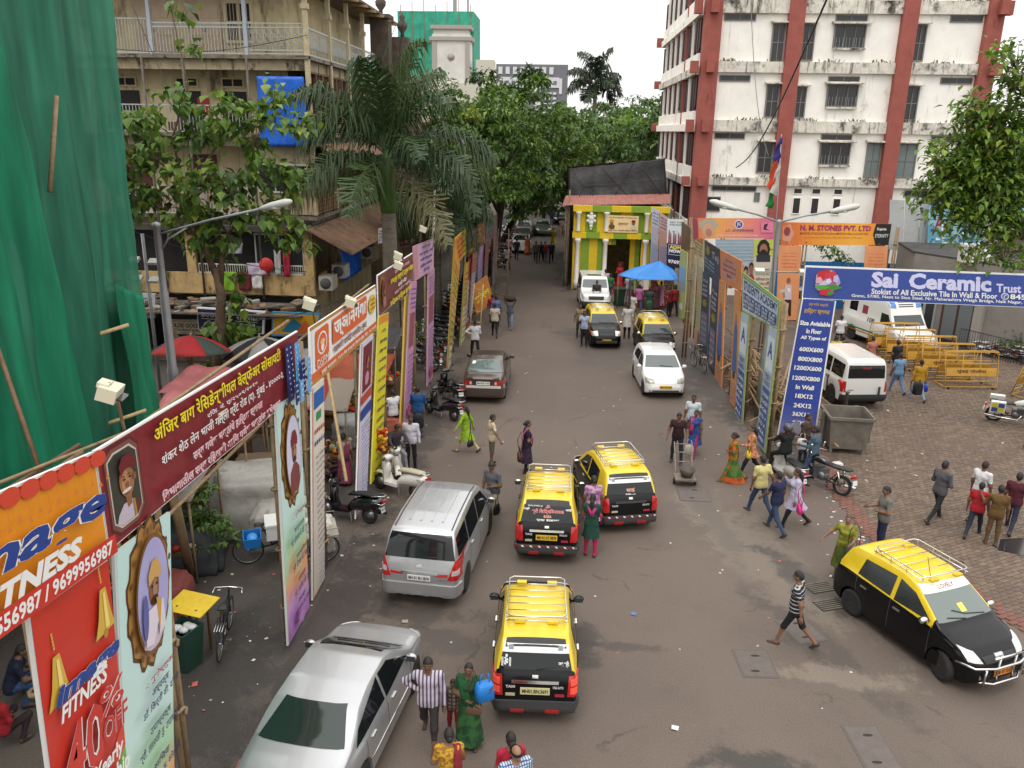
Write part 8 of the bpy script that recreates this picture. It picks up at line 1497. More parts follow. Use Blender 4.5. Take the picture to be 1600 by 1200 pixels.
person('bearded man in white kurta shirt standing by the white scooter',(-4.32,22.6),178,C_('#bdbac4'),BLKC,1.68,'stand','down','down','long','long',1,beard=True,turn=20)
person('man in dark grey jacket sitting on the white scooter bending forward',(-4.77,22.32),-150,C_('#3c363c'),C_('#8a8a94'),1.68,'ride','bar','bar','long','long',1,lean=24,tilt=20,base=.86)
person('man with blue jacket and black backpack standing by the kerb',(-4.58,25.34),8,C_('#14467c'),C_('#4c4c50'),1.7,'stand','front','front','long','long',1)
backpack('black backpack on the man in the blue jacket',(-4.29,23.75,.95),R(8),M('#141416',.7))
person('man in white shirt and black trousers behind the yellow leg',(-5.38,25.2),40,WHT_,BLKC,1.68,'walk','down','down','short','long',1)
person('woman in rose pink saree standing at the flower stall',(-6,21.31),5,C_('#a89080'),C_('#8a3a58'),1.52,'stand','front','down','short','long',1,hair='bun',fem=True,dress=('saree',C_('#8a3a58'),1.0,.1,.18,.24),dupatta=('pallu',C_('#8a3a58'),'pallu'))
person('flower seller in patterned dress crouching beside the rose saree',(-6.57,21.48),-60,blotch('#8a6a60','#3a2a30',12),C_('#3a2030'),1.5,'squat','front','front','short','long',1,hair='bun',fem=True)
person('stall keeper in dark blue shirt in the shade of the stall',(-7.61,24),160,C_('#1c2238'),DJ,1.66,'stand','front','front','short','long',1)
person('man in navy shirt bending over at the lower left behind the red leg',(-9.39,11.57),-60,C_('#121832'),C_('#2c4468'),1.68,'squat','front','front','short','long',1,lean=20)
person('person in bright red cloth crouching at the lower left corner',(-8.89,10.58),-20,C_('#8c101c'),C_('#241418'),1.55,'squat','belly','belly','long','long',1,hair='bun',fem=True)
person('man in white shirt and black trousers on his phone behind the grey saloon',(-3.76,35.29),6,WHT_,BLKC,1.7,'wide','hip','front','long','long',1)
person('man in cream shirt carrying a bag walking up the road',(-3.22,39.44),3,C_('#b0a898'),BLKC,1.7,'walk','down','down','short','long',1,far=True)
person('man in blue shirt ahead of the cream shirt',(-3.31,41.37),3,C_('#5a6a98'),DJ,1.7,'walk2','down','down','long','long',1,far=True)
person('person in red ahead of the blue shirt',(-3.59,42.23),0,C_('#a01424'),DJ,1.6,'walk','down','down','short','long',1,far=True)
person('man in grey carrying a dark load on his head',(-2.57,41.18),178,C_('#50525c'),C_('#6a7890'),1.68,'walk','up','up','short','long',1,far=True)
lb=thing('head_load','dark round basket carried on the head of the man in grey','basket',(-2.5,39.82,1.72));mb=MB();mb.lathe([(.18,0),(.3,.12),(.31,.16),(.24,.22),(.05,.26)],14);mb.build('basket',M('#2a1c14',.9),lb)
person('man in pale blue shirt on a phone before the oncoming taxi',(1.16,38.07),168,C_('#9aa4bc'),BLKC,1.68,'stand','down','phone','short','long',1)
person('man in brown checked shirt beside the pale blue shirt',(0.97,39.7),175,stripes('#9a8468','#6a5a4c',12,'XZ',.4),C_('#3a2a2a'),1.66,'stand','down','down','short','long',1)
person('man in long white kurta and cap right of the oncoming taxi',(3.32,39.86),-8,C_('#b8b4ae'),BLKC,1.7,'stand','belly','down','long','long',1,dress=('kurta',C_('#b8b4ae'),1.02,.6,.18,.23),hair='short')
person('driver in dark shirt standing by the jeep bonnet',(2.03,46.57),178,C_('#2a2828'),DJ,1.66,'stand','front','front','short','long',1)
person('man in green shirt and jeans by the green bin',(2.94,49.31),-30,C_('#2a6a38'),C_('#3a4a5c'),1.68,'walk','front','down','short','long',1)
for i,(u,v,f,tc,bc,lb)in enumerate(((981,474,-20,'#b8b6bc','#b0b0b8','man in white shirt left of the blue canopy crowd'),(988,505,-60,'#bdb8b0','#b0a898','man in white shirt and cream trousers bending to the stall'),(997,492,0,'#a05a8a','#3a5478','man in magenta pink shirt and jeans facing the canopy'),(1013,498,8,'#1c3a34','#2a4050','man with green backpack facing the canopy'),(1031,482,0,'#b07890','#3a2a3a','woman in rose pink top under the canopy edge'),(1052,494,30,'#8a1420','#1c1c20','man in bright red shirt at the right of the canopy'),(1044,496,60,'#7a1420','#141418','man in dark red shirt beside the bright red shirt'),(968,440,10,'#b0482a','#8a2a2a','woman in orange red on the red carpet'),(979,434,0,'#5a7ab0','#2a2a40','boy in blue on the red carpet'),(1000,470,40,'#c0b8a8','#2a2024','man in cream shirt deep under the canopy'),(1020,470,-40,'#5a1420','#2a1418','woman in maroon deep under the canopy'),(990,462,200,'#4a6a2a','#3a3a20','woman in green under the left of the canopy'),(967,452,160,'#a01c28','#b0a8a0','woman in red shawl by the gate steps'),(945,462,20,'#b0a0a0','#3a3030','man in pale shirt behind the jeep'),(1024,488,20,'#4a2430','#6a5040','woman in plum dress in the canopy crowd'))):
 person(lb,[(4.02,48.68),(3.88,43.34),(4.36,45.5),(4.84,44.57),(5.78,47.43),(6.31,45.42),(5.98,45.05),(3.98,56.12),(4.57,57.76),(4.81,49.57),(5.6,49.68),(4.55,51.16),(3.76,53.23),(2.74,50.91),(5.41,46.32)][i],f,C_(tc),C_(bc),1.62 if 'woman' in lb else 1.68,['stand','walk','wide'][i%3],['down','front','belly'][i%3],['front','down','down'][i%3],'short','long',1,hair='bun' if 'woman' in lb else 'short',fem='woman' in lb,far=True,group='people by the festival gate',dress=('dress',C_(tc),1.0,.3,.17,.24)if 'woman' in lb else None)
backpack('green backpack on the man facing the blue canopy',(4.59,42.51,.95),R(8),M('#1c4a30',.7))
for i,(xy,f,tc,bc,lb)in enumerate((((-2.04,63.45),178,'#4a4a52','#1c1c20','man in grey at the left of the four far walkers'),((-1.66,64.16),178,'#14141c','#14141c','woman in black second of the four far walkers'),((-1.36,64.21),178,'#8a1c34','#2a3244','woman in crimson third of the four far walkers'),((-0.85,63.64),178,'#1a1a1e','#16161a','man in black right of the four far walkers'),((-0.87,74.14),180,'#b0a018','#a89a28','woman all in yellow far up the road'),((-2.88,67.8),150,'#b0502c','#a04828','woman in orange saree beside the far white car'),((-3.61,64.85),0,'#1c1c20','#16161a','man in black far up the left kerb'),((-4.26,66.13),0,'#a08088','#2a2024','man in pale pink by the far motorcycles'),((-4.04,60.05),20,'#a8a8ac','#1c1c20','man in white and black near the tall ladder'),((-0.16,81.38),180,'#a88a80','#a07868','person in pale clothes by the far right kerb'),((0.22,79.42),180,'#8a8a90','#4a4048','person in grey beside the far right kerb'),((-2.19,91.44),180,'#2a2a30','#1c1c24','person in black behind the far oncoming car'),((-1.26,90.34),0,'#26307a','#22284a','person in blue behind the far oncoming car'),((-4,108.86),0,'#b0b0b8','#22283a','farthest walker in white under the trees'))):
 person(lb,xy,f,C_(tc),C_(bc),1.6 if 'woman' in lb else 1.7,['walk','walk2'][i%2],'down','down','short','long',1,hair='bun' if 'woman' in lb else 'short',fem='woman' in lb,far=True,group='far walkers',dress=('dress',C_(tc),1.0,.25,.17,.24)if 'woman in orange' in lb or 'yellow' in lb else None)
MB=LMB
STEEL=M((.3,.31,.32),.45,.3,var=.12,vs=3,dirt=('#6a5a4a',.15,4,.5))
def lamp(t,p,q,mat=STEEL,L_=.85):
 """street lamp arm from p to q with a luminaire beyond q"""
 p,q=Vector(p),Vector(q);d=(q-p).normalized();mb=MB();mb.tube([p,p.lerp(q,.5)+Vector((0,0,.04)),q],.035,7);mb.build('arm',mat,t)
 x=d.cross(Vector((0,0,1))).normalized();z=x.cross(d);rings=[[q+d*a+x*w*math.cos(b)+z*h*math.sin(b)for b in(6.2832*i/12 for i in range(12))]for a,w,h in((-.08,.06,.06),(.05,.13,.08),(.28,.2,.11),(L_*.85,.2,.11),(L_,.13,.07),(L_+.06,.04,.03))]
 mb=MB();mb.loft(rings);lm=mb.build('luminaire',M((.5,.5,.46),.5),t);mb=MB();mb.ell(tuple(q+d*.38-Vector((0,0,.07))),(.16,.2,.05));mb.build('lamp_glass',M((.55,.53,.45),.2),lm)
t=thing('street_lamp','thick grey steel lamp post with one long arm in front of the netting','street lamp',(-11.85,23.5,0))
mb=MB();mb.lathe([(.17,0),(.17,2.6),(.135,2.7),(.13,5),(.105,5.1),(.1,6.95),(.12,6.96),(.12,7.06),(.02,7.1)],14);mb.build('post',STEEL,t);lamp(t,(.08,0,6.75),(3.2,0,7.55));mb=MB();mb.tube([(.1,0,6.3),(.3,0,6.6),(.9,0,6.95)],.03,6);mb.build('brace',STEEL,t)
x0,z0=-14.66,6.16
t=thing('floodlight_pole','thin silver pole with four floodlights left of the thick lamp post','light pole',(x0,28,0));mb=MB();mb.tube([(0,0,0),(0,0,z0)],.06,8);mb.build('post',STEEL,t)
for k,(dx,z)in enumerate(((-.35,z0-.9),(.35,z0-.95),(-.3,z0-1.55),(.3,z0-1.6))):mb=MB();mb.box((dx,-.1,z),(.34,.26,.1),rx=.5);mb.build('floodlight',M((.55,.55,.5),.5),t)
bx_,by_=7.26,28.52
t=thing('street_lamp','grey lamp post with two opposite lamp arms behind the coaching class banner','street lamp',(bx_,by_,0))
x1,z1=7.04,6.97;mb=MB();mb.lathe([(.14,0),(.14,2.5),(.1,2.6),(.09,z1),(.1,z1+.05),(.02,z1+.1)],12);mb.build('post',STEEL,t);lamp(t,(0,0,z1),(-1.5,0,z1+.42));lamp(t,(0,0,z1),(1.7,0,z1+.4));mb=MB();mb.tube([(-.6,0,5.3),(1.1,0,5.3)],.03,6);mb.build('cross_bar',STEEL,t)
for x in(-.5,1.0):mb=MB();mb.box((x,-.1,5.32),(.32,.22,.14),rx=.4);mb.build('floodlight',M((.55,.55,.5),.5),t)
for(xx,zz,lab)in((7.14,5.04,'security camera, left of the two above the price list leg'),(7.74,5.12,'security camera, right of the two above the price list leg')):
 t=thing('security_camera',lab,'camera',(xx,26.4,zz),R(30),'security cameras on the blue arch');mb=LMB();mb.box((0,0,0),(.1,.34,.1),rx=-.3);mb.build('housing',M((.55,.55,.52),.4),t);mb=LMB();mb.tube([(0,.05,0),(.1,.1,-.25)],.015,6);mb.build('bracket',GREYM,t)
fx,fz=6.91,7.67;gx,gz=6.65,9.81
t=thing('flag','limp blue, orange, white and green flag on a thin pole before the office block','flag',(fx,27,4.5));mb=MB();mb.tube([(0,0,0),(gx-fx,0,gz-4.5)],.018,6);mb.build('pole',GREYM,t)
H_=gz-fz
for nm,a,b,c in(('blue_band',.0,.35,'#2a2a70'),('orange_band',.25,.75,'#b8401c'),('white_band',.35,.82,'#b8b4b0'),('green_band',.7,1.02,'#1a6a2a')):
 o={'blue_band':.02,'orange_band':-.05,'white_band':.06,'green_band':-.02}[nm];mb=MB();mb.grid([[(gx-fx+o-.2*(.2+k/10)*(1-s_)-.0+.03*math.sin(k),.04*math.sin(5*s_+k)-.03*(o>0),gz-4.5-H_*(a+(b-a)*k/10)-.1*s_)for s_ in(0,.25,.5,.75,1)]for k in range(11)]);mb.build(nm,C_(c),t)
cx,cy=5.1,47.4
t=thing('blue_canopy','bright blue tarpaulin canopy over the crowd right of the gate','canopy',(cx,cy,0));BT=M((.03,.22,.62),.5,var=.12,vs=2,bump=.3,bs=5)
ap=(.5,.2,2.75);cor=[(-1.9,-.3,1.95),(-1.0,-1.3,1.9),(1.5,-1.3,1.9),(1.5,1.0,2.1),(-1.1,1.1,2.1)]
for k in range(5):cloth('tarp',BT,t,[ap,ap,cor[k],cor[(k+1)%5]],10,10,.03,1,.12)
for c in cor:mb=MB();mb.tube([(c[0]*.96,c[1]*.96,0),(c[0]*.97,c[1]*.97,c[2])],.03,6);mb.build('pole',BAMB,t)
mb=MB();mb.box((.3,.6,.45),(2.4,.9,.9));mb.build('stall_table',M((.25,.03,.03),.8),t)
t=thing('wheelie_bin','dark green wheeled bin beside the canopy crowd','bin',(3.44,48.04,0));GB=M((.012,.05,.025),.5)
mb=MB();mb.loft([[(sx*w,sy*d,z)for sx,sy in((-1,-1),(1,-1),(1,1),(-1,1))]for z,w,d in((.05,.26,.26),(.95,.33,.36))],0,True,False);mb.build('body',GB,t);mb=MB();mb.box((0,.02,1.0),(.7,.78,.06));mb.box((0,.4,.95),(.5,.06,.06));mb.build('lid',GB,t)
for sx in(-1,1):mb=MB();mb.lathe([(.1,-.03),(.1,.03)],12,mx=Matrix.Translation((sx*.28,.3,.1))@Matrix.Rotation(R(90),4,'Y'));mb.build('wheel',TYRE,t)
RS=M((.16,.14,.115),.8,.2,var=.25,vs=3,dirt=('#4a2c1a',.35,2.5,.5),bump=.2,bs=15)
t=thing('waste_skip','open grey steel waste skip on legs at the edge of the plaza','skip',(9.35,25.6,0),R(-4))
def shell(rb,rt,z0,z1,th):return[[(-rb[0],-rb[1],z0),(rb[0],-rb[1],z0),(rb[0],rb[1],z0),(-rb[0],rb[1],z0)],[(-rt[0],-rt[1],z1),(rt[0],-rt[1],z1),(rt[0],rt[1],z1),(-rt[0],rt[1],z1)],[(-rt[0]+th,-rt[1]+th,z1),(rt[0]-th,-rt[1]+th,z1),(rt[0]-th,rt[1]-th,z1),(-rt[0]+th,rt[1]-th,z1)],[(-rb[0]+th,-rb[1]+th,z0+th),(rb[0]-th,-rb[1]+th,z0+th),(rb[0]-th,rb[1]-th,z0+th),(-rb[0]+th,rb[1]-th,z0+th)]]
mb=MB();mb.loft(shell((.55,.5),(.66,.62),.2,1.25,.04),0,True,False);mb.build('body',RS,t);mb=MB();[mb.box(c,d)for c,d in(((0,-.64,1.25),(1.4,.08,.09)),((0,.64,1.25),(1.4,.08,.09)),((-.68,0,1.25),(.08,1.2,.09)),((.68,0,1.25),(.08,1.2,.09)))];mb.build('rim',RS,t)
for sx in(-1,1):
 for sy in(-1,1):mb=MB();mb.box((sx*.5,sy*.45,.11),(.09,.09,.22));mb.build('leg',RS,t)
 mb=MB();mb.box((sx*.74,0,.8),(.08,.14,1.0));mb.build('lifting_arm',RS,t)
for(xy,h,lab)in(((10.48,29.01),.9,'rusty bollard left of the utility van'),((10.43,27.78),.75,'rusty bollard just behind the waste skip'),((10.37,30.86),1.0,'leaning iron bollard by the price list leg')):t=thing('bollard',lab,'bollard',(*xy,0),0,'bollards by the skip');mb=MB();mb.lathe([(.07,0),(.06,h),(.1,h+.01),(.1,h+.04),(.02,h+.06)],10);mb.build('post',RS,t)
YB=M((.48,.26,.03),.5,var=.15,vs=4,dirt=('#5a3a14',.25,4,.6))
def barricade(label,loc,rz):
 t=thing('barricade',label,'barricade',(*loc,0),rz,'yellow police barricades');W_=2.15
 for sy in(-1,1):
  mb=MB();rail4=[(-W_/2,sy*.42,.12),(W_/2,sy*.42,.12),(W_/2,sy*.1,1.5),(-W_/2,sy*.1,1.5)];mb.tube(rail4,.028,6,closed=True)
  for z in(.35,1.05):y=sy*(.42-.32*(z-.12)/1.38);mb.tube([(-W_/2,y,z),(W_/2,y,z)],.022,6)
  for x in(-.36,.36):mb.tube([(x,sy*.42,.12),(x,sy*.1,1.5)],.018,6)
  fr=mb.build('frame',YB,t);zc,hh=.72,.34;y=sy*(.42-.32*(zc-.12)/1.38);mb=MB();mb.box((0,y+sy*.012,zc),(W_-.1,.012,hh),rx=sy*R(13));pn=mb.build('sheet_panel',YB,t)
  if sy<0:mb=MB();V,F,wh=tmesh('मुंबई पोलीस',.02,0);mb.add([((float(p[0])-.5)*1.2,y-.03+.16*.23*(float(p[1])-.5),zc+.02+(float(p[1])-.5)*.17)for p in V],F);mb.build('lettering',M((.12,.02,.02),.6),pn)
 mb=MB()
 for sx in(-1,1):mb.tube([(sx*W_/2,-.42,.12),(sx*W_/2,.42,.12)],.022,6);mb.tube([(sx*W_/2,-.1,1.5),(sx*W_/2,.1,1.5)],.022,6)
 mb.build('brace',YB,t)
 for sx in(-1,1):
  for sy in(-1,1):mb=MB();mb.lathe([(.06,-.02),(.06,.02)],10,mx=Matrix.Translation((sx*W_*.42,sy*.42,.06))@Matrix.Rotation(R(90),4,'Y'));mb.build('castor',TYRE,t)
BL=['nearest of the lined up yellow barricades, its red lettering fully in view','second yellow barricade of the line, just behind the lettered one','third yellow barricade in the line behind the utility van','fourth yellow barricade in the line before the ambulance','farthest yellow barricade touching the ambulance bonnet']
for k in range(5):barricade(BL[k],(16.6-.28*k+(.0 if k%2 else.1),33.3+1.25*k),R(4-3*(k%2)))
barricade('yellow barricade on its own behind the police motorcycle',(19.0,32.3),R(35))
t=thing('hand_trolley','rusty tall frame hand trolley with a metal tub in the road','trolley',(3.78,22.49,0),R(0));mb=MB()
for sx in(-1,1):mb.tube([(sx*.26,.62,1.0),(sx*.24,.1,.3),(sx*.22,-.12,.12)],.02,6)
for z,y in((.95,.58),(.75,.42),(.52,.25)):mb.tube([(-.25,y,z),(.25,y,z)],.016,6)
mb.box((0,-.2,.22),(.6,.5,.05));mb.build('frame',M((.25,.2,.16),.6,.4,var=.3,vs=8),t)
mb=MB();mb.loft([[(.05+r_*math.cos(a),-.2+r_*math.sin(a),z)for a in(6.2832*i/16 for i in range(16))]for r_,z in((.16,.25),(.24,.5),(.215,.5),(.14,.28))],0,True,True);mb.build('tub',M((.1,.085,.07),.6,.5),t)
for x in(-.3,.3):mb=MB();mb.lathe([(.09,-.03),(.09,.03)],12,mx=Matrix.Translation((x,-.2,.09))@Matrix.Rotation(R(90),4,'Y'));mb.build('wheel',TYRE,t)
def manhole(lab,loc,rz,w,d):
 t=thing('manhole_cover',lab,'manhole cover',(*loc,0),rz,'manhole covers in the road');mb=MB();mb.box((0,0,.003),(w+.08,d+.08,.008));mb.build('frame',M((.1,.085,.075),.8),t);mb=MB();mb.box((0,0,.006),(w,d,.012));mb.build('plate',M((.115,.095,.084),.75,var=.15,vs=6),t)
 for s_ in(-1,1):mb=MB();mb.ell((s_*w*.1,s_*d*.3,.012),(.09,.035,.003));mb.build('lifting_slot',M((.02,.018,.016),.8),t)
manhole('rectangular cover at the bottom right of the road',(5.45,11.66),R(4),.55,1.05);manhole('square cover in the middle of the right half of the road',(3.99,13.84),R(3),.62,.8);manhole('cover below the hand trolley',(3.94,21.61),R(0),.8,.9);manhole('cover under the feet of the striped t-shirt man',(5.19,15.05),R(20),.6,.8)
for lab,(x,y)in(('dark drain grate nearer to the right hand taxi',(6.08,16.09)),('dark drain grate farther from the right hand taxi',(6.08,16.8))):
 t=thing('drain_grate',lab,'drain grate',(x,y,0),R(20),'drain grates by the plaza');mb=MB();mb.box((0,0,.004),(.62,.4,.012));mb.build('pit',M((.02,.017,.015),.9),t);mb=MB();[mb.box((0,-.17+.068*k,.014),(.6,.03,.016))for k in range(6)];mb.build('bars',RS,t)
sheet('puddle',[(11.19,19.5),(12.04,19.68),(12.55,19.45),(11.67,18.65),(11.04,18.92)],.034,M((.03,.028,.027),.08))
def umbrella(lab,loc,r_,h,cols,tiltx=0.):
 t=thing('market_umbrella',lab,'umbrella',loc,0);t.rotation_euler[0]=tiltx;mb=MB();mb.tube([(0,0,0),(0,0,h+.1)],.03,6);mb.build('pole',WOODL,t)
 for k in range(8):
  a0,a1=6.2832*k/8,6.2832*(k+1)/8;rows=[[(r_*s_*math.cos(a0+(a1-a0)*j/3)*(1-.06*math.sin(math.pi*j/3)*s_),r_*s_*math.sin(a0+(a1-a0)*j/3)*(1-.06*math.sin(math.pi*j/3)*s_),h-.55*s_**1.7*r_/1.3)for j in range(4)]for s_ in(.02,.3,.6,.85,1)]
  mb=MB();mb.grid(rows);p=mb.build('panel',cols[k%len(cols)],t);md=p.modifiers.new('thick','SOLIDIFY');md.thickness=.008
umbrella('black and white market umbrella behind the maroon banner',(-10.2,26.5,0),1.35,2.95,[M('#8f8d8a',.7),M('#1a1a1e',.7)]);umbrella('red and grey market umbrella at the edge of the netting',(-12.0,24.8,0),1.3,3.3,[M('#a81e22',.7),M('#3a4640',.7),M('#b02226',.7)],R(-8))
def stall(lab,loc,rz,w,d,h,mat,goods):
 t=thing('market_stall',lab,'market stall',(*loc,0),rz,'market stalls behind the left banners');cloth('awning',mat,t,[(-w/2,-d/2,h),(w/2,-d/2,h-.05),(w/2,d/2,h+.35),(-w/2,d/2,h+.3)],14,10,.04,3,.18)
 for sx in(-1,1):
  for sy in(-1,1):mb=MB();mb.tube([(sx*w*.47,sy*d*.47,0),(sx*w*.47,sy*d*.47,h+(.3 if sy>0 else 0))],.03,6);mb.build('post',BAMB,t)
 mb=MB();mb.box((0,-d*.1,.62),(w*.9,d*.6,.08));mb.box((0,-d*.1,.3),(w*.8,d*.5,.55));mb.build('counter',WOOD,t);mb=MB()
 for k in range(60):mb.ell((rnd.uniform(-w*.42,w*.42),-d*.1+rnd.uniform(-d*.28,d*.28),.7+rnd.random()*.1),(.09,.09,.07),rnd.randrange(len(goods)),7,5)
 mb.build('goods',goods,t)['kind']='stuff'
PKT=M((.45,.14,.14),.6,var=.15,vs=2,bump=.3,bs=6);FL=[M('#b83018',.7),M('#c89018',.7),M('#5a7a20',.7),M('#8a1420',.7),M('#c8c0a8',.7)]
stall('stall under a faded pink awning at the netting',(-9.4,20.2),R(8),2.6,2.2,2.4,PKT,FL);stall('second pink awning stall behind the lamp post',(-10.4,23.0),R(-5),2.4,2.0,2.3,M((.4,.12,.12),.6,var=.15,vs=2,bump=.3,bs=6),FL);stall('flower stall under a red and cream striped awning',(-7.2,22.4),R(5),2.4,1.8,2.2,stripes('#8a7f74','#8a2a28',.8,'X',.35),FL);stall('orange tarpaulin stall behind the yellow leg',(-7.0,26.4),R(0),2.6,2.2,1.9,M((.33,.07,.03),.6,var=.2,vs=2,bump=.4,bs=6),FL);stall('fruit stall with dark cover between the mauve legs',(-7.1,29.8),R(0),2.2,1.8,2.1,M((.06,.055,.06),.7,bump=.4,bs=6),FL)
def heap(name,lab,loc,size,mat,seed,cat):
 t=np.random.RandomState(seed);mb=MB();rows=[]
 for j in range(17):
  th=j/16*math.pi/2;row=[]
  for i in range(44):a=6.2832*i/44;e=.28;r_=1+.16*mnoise(Vector((3*math.cos(a),3*math.sin(a),2.2*th+seed)))+.07*mnoise(Vector((8*math.cos(a),8*math.sin(a),5*th+seed)));row.append((size[0]/2*math.copysign(abs(math.cos(a))**e,math.cos(a))*math.cos(th)**.22*r_,size[1]/2*math.copysign(abs(math.sin(a))**e,math.sin(a))*math.cos(th)**.22*r_,size[2]*math.sin(th)*(1+.14*mnoise(Vector((2.5*math.cos(a)*math.cos(th),2.5*math.sin(a)*math.cos(th),seed+9))))))
  rows.append(row)
 mb.loft(rows,0,True,True);return tag(mb.build(name,mat,None,(*loc,0),.3),lab,cat)
TG=M((.33,.31,.28),.6,var=.2,vs=2,dirt=('#2a2622',.4,2,1),bump=1.0,bs=2.2)
heap('covered_goods','large grey tarpaulin covered load behind the pale portrait leg',(-7.6,18.8),(2.4,2.0,1.55),TG,1,'covered load');heap('covered_goods','smaller dirty white covered bundle beside the cargo tricycle',(-6.6,17.9),(1.7,1.1,1.0),TG,2,'covered load');heap('covered_goods','sack heap behind the tricycle wheel',(-5.75,17.6),(.9,.7,.8),M((.5,.48,.44),.7,bump=.7,bs=6),3,'sacks');heap('covered_goods','grey sack heap by the orange tarpaulin stall',(-6.6,24.6),(1.3,1.2,.9),M((.28,.28,.28),.7,bump=.7,bs=6),5,'sacks');heap('covered_goods','orange tarp bundle on the ground by the yellow leg',(-5.9,25.4),(1.5,1.4,.75),M((.3,.07,.04),.7,bump=.6,bs=5),6,'covered load')
heap('covered_goods','dark tarpaulin heap in the shade behind the tricycle',(-8.6,16.6),(1.8,1.5,1.1),M((.05,.055,.06),.7,bump=.8,bs=3),11,'covered load');heap('covered_goods','faded red cloth bundle behind the wooden post',(-8.2,14.6),(1.3,1.0,.8),M((.25,.06,.05),.8,bump=.8,bs=4),12,'covered load');heap('covered_goods','brown sack heap under the pink awning stall',(-8.3,21.0),(1.6,1.2,.9),M((.22,.15,.09),.9,bump=.8,bs=5),13,'sacks');stall('dark awning stall at the foot of the netting',(-9.2,16.6),R(4),2.6,2.0,2.1,M((.16,.14,.13),.7,var=.3,vs=2,bump=.5,bs=5),FL);stall('grey awning stall before the cream restaurant board',(-9.0,25.6),R(-6),2.4,1.8,2.3,M((.24,.24,.25),.7,var=.3,vs=2,bump=.5,bs=5),FL)
cb=thing('plastic_crate','blue plastic crate on the cargo tricycle','crate',(-6.83,16.37,.7),R(-68));mb=MB();mb.loft(shell((.24,.17),(.27,.2),0,.24,.02),0,True,False);mb.build('body',M((.01,.16,.5),.5),cb);mb=MB();mb.ell((0,0,.16),(.2,.13,.08));mb.build('bag_inside',M((.05,.3,.7),.4),cb)
ib=thing('foam_box','white foam box on the cargo tricycle','box',(-6.45,16.87,.7),R(-68));mb=MB();mb.box((0,0,.17),(.6,.45,.34));mb.build('body',M((.7,.7,.68),.7),ib);mb=MB();mb.box((0,0,.365),(.64,.49,.05));mb.build('lid',M((.72,.72,.7),.7),ib)
gl=thing('flower_garlands','bundle of red and yellow flower garlands hung on the yellow leg','garlands',(-5.01,21.73,1.0));mb=MB();[mb.ell((rnd.uniform(-.14,.14),rnd.uniform(-.1,.1),.08*(k//5)-.1),(.06,.06,.05),rnd.randrange(2),7,5)for k in range(45)];mb.build('flowers',[M('#c89a10',.7),M('#b01c14',.7)],gl)['kind']='stuff'
t=thing('sheet_table','yellow painted metal sheet on a stand behind the pale portrait leg','table',(-6.88,13.37,0),R(-15));mb=MB();mb.box((0,0,1.03),(.85,.6,.015),rx=.15);mb.build('sheet',M((.7,.48,.03),.6,var=.1,vs=6),t)
for sx in(-1,1):
 for sy in(-1,1):mb=MB();mb.box((sx*.22,sy*.15,.51),(.04,.04,1.02));mb.build('leg',WOOD,t)
t=thing('dustbin','dark green open dustbin stuffed with white foil below the yellow sheet','bin',(-6.86,12.87,0),R(-20));mb=MB();mb.loft(shell((.2,.2),(.27,.27),0,.85,.03),0,True,False);mb.build('body',M((.012,.045,.03),.5),t);mb=MB();[mb.ell((rnd.uniform(-.15,.15),rnd.uniform(-.15,.15),.8),(.1,.09,.06),0,7,5)for k in range(8)];mb.build('rubbish',M((.5,.5,.5),.4),t)
def plant(lab,loc,r_,h,n,size,seed):
 global nr
 nr=np.random.RandomState(seed);t=thing('leafy_plant',lab,'plant',(*loc,0));cs=[(loc[0]+nr.randn()*r_*.4,loc[1]+nr.randn()*r_*.4,h*(.3+.7*nr.rand()))for _ in range(9)];P_,D,S_=clumps(cs,[r_*.6]*9,n//9,size);leafcards('leaves',P_,D,S_,LEAFS,nr.choice(5,len(P_),p=WD),t)['kind']='stuff';mb=MB();mb.tube([(0,0,0),(.03,0,h*.8)],.03,5);mb.build('stem',BARK,t);mb=MB();mb.lathe([(.16,0),(.22,.3),(.2,.3),(.15,.05)],12);mb.build('pot',M((.2,.08,.05),.9),t)
plant('bushy green plant growing by the post behind the maroon banner',(-7.9,16.64),.6,2.0,640,.14,31);plant('potted green shrub by the grey wall at the right',(21.39,40.03),.6,1.9,320,.2,32);plant('low plant below the shrub beside the railings',(21.18,38.24),.6,1.3,220,.2,33);plant('dark leafy plant between the mauve legs',(-6.32,34.99),.5,2.0,260,.16,34)
def pole(lab,pts,r_,mat,name='bamboo_pole',cat='pole'):mb=MB();b0=Vector(pts[0]);mb.tube([Vector(p)-b0 for p in pts],r_,7);tag(mb.build(name,mat,None,tuple(b0)),lab,cat)
pole('pair of pale bamboo poles leaning at the flower stall',[(-5.3,18.9,1.2),(-6.6,22.0,3.6)],.045,BAMBL);pole('thick wooden post behind the two portrait legs',[(-8.11,15.9,0),(-7.1,13.4,4.2)],.1,WOODL,'wooden_post');pole('long bamboo arm reaching over the maroon banner',[(-5.4,11.7,5.75),(-6.6,7.2,5.9)],.025,BAMB);pole('dark bamboo strut leaning over the netting foot',[(-6.3,8.9,5.7),(-7.6,10.2,7.3)],.03,WOOD);pole('white metal pole behind the mauve banner',[(-5.75,35.05,0),(-5.6,36,7.3)],.05,M((.55,.55,.55),.5),'metal_pole');pole('fallen bamboo pole along the netting foot',[(-8.2,5.5,4.6),(-6.2,9.6,5.8)],.03,WOOD)
def ladder(lab,base,rz,w,h,n,lean,mat=BAMB):
 t=thing('ladder',lab,'ladder',(*base,0),rz);mb=MB();[mb.tube([(sx*w/2,0,0),(sx*w*.4,lean,h)],.03,6)for sx in(-1,1)];mb.build('rail',mat,t)
 for k in range(n):f_=(k+.5)/n;mb=MB();mb.tube([(-w*.48,lean*f_,h*f_),(w*.48,lean*f_,h*f_)],.022,5);mb.build('rung',mat,t)
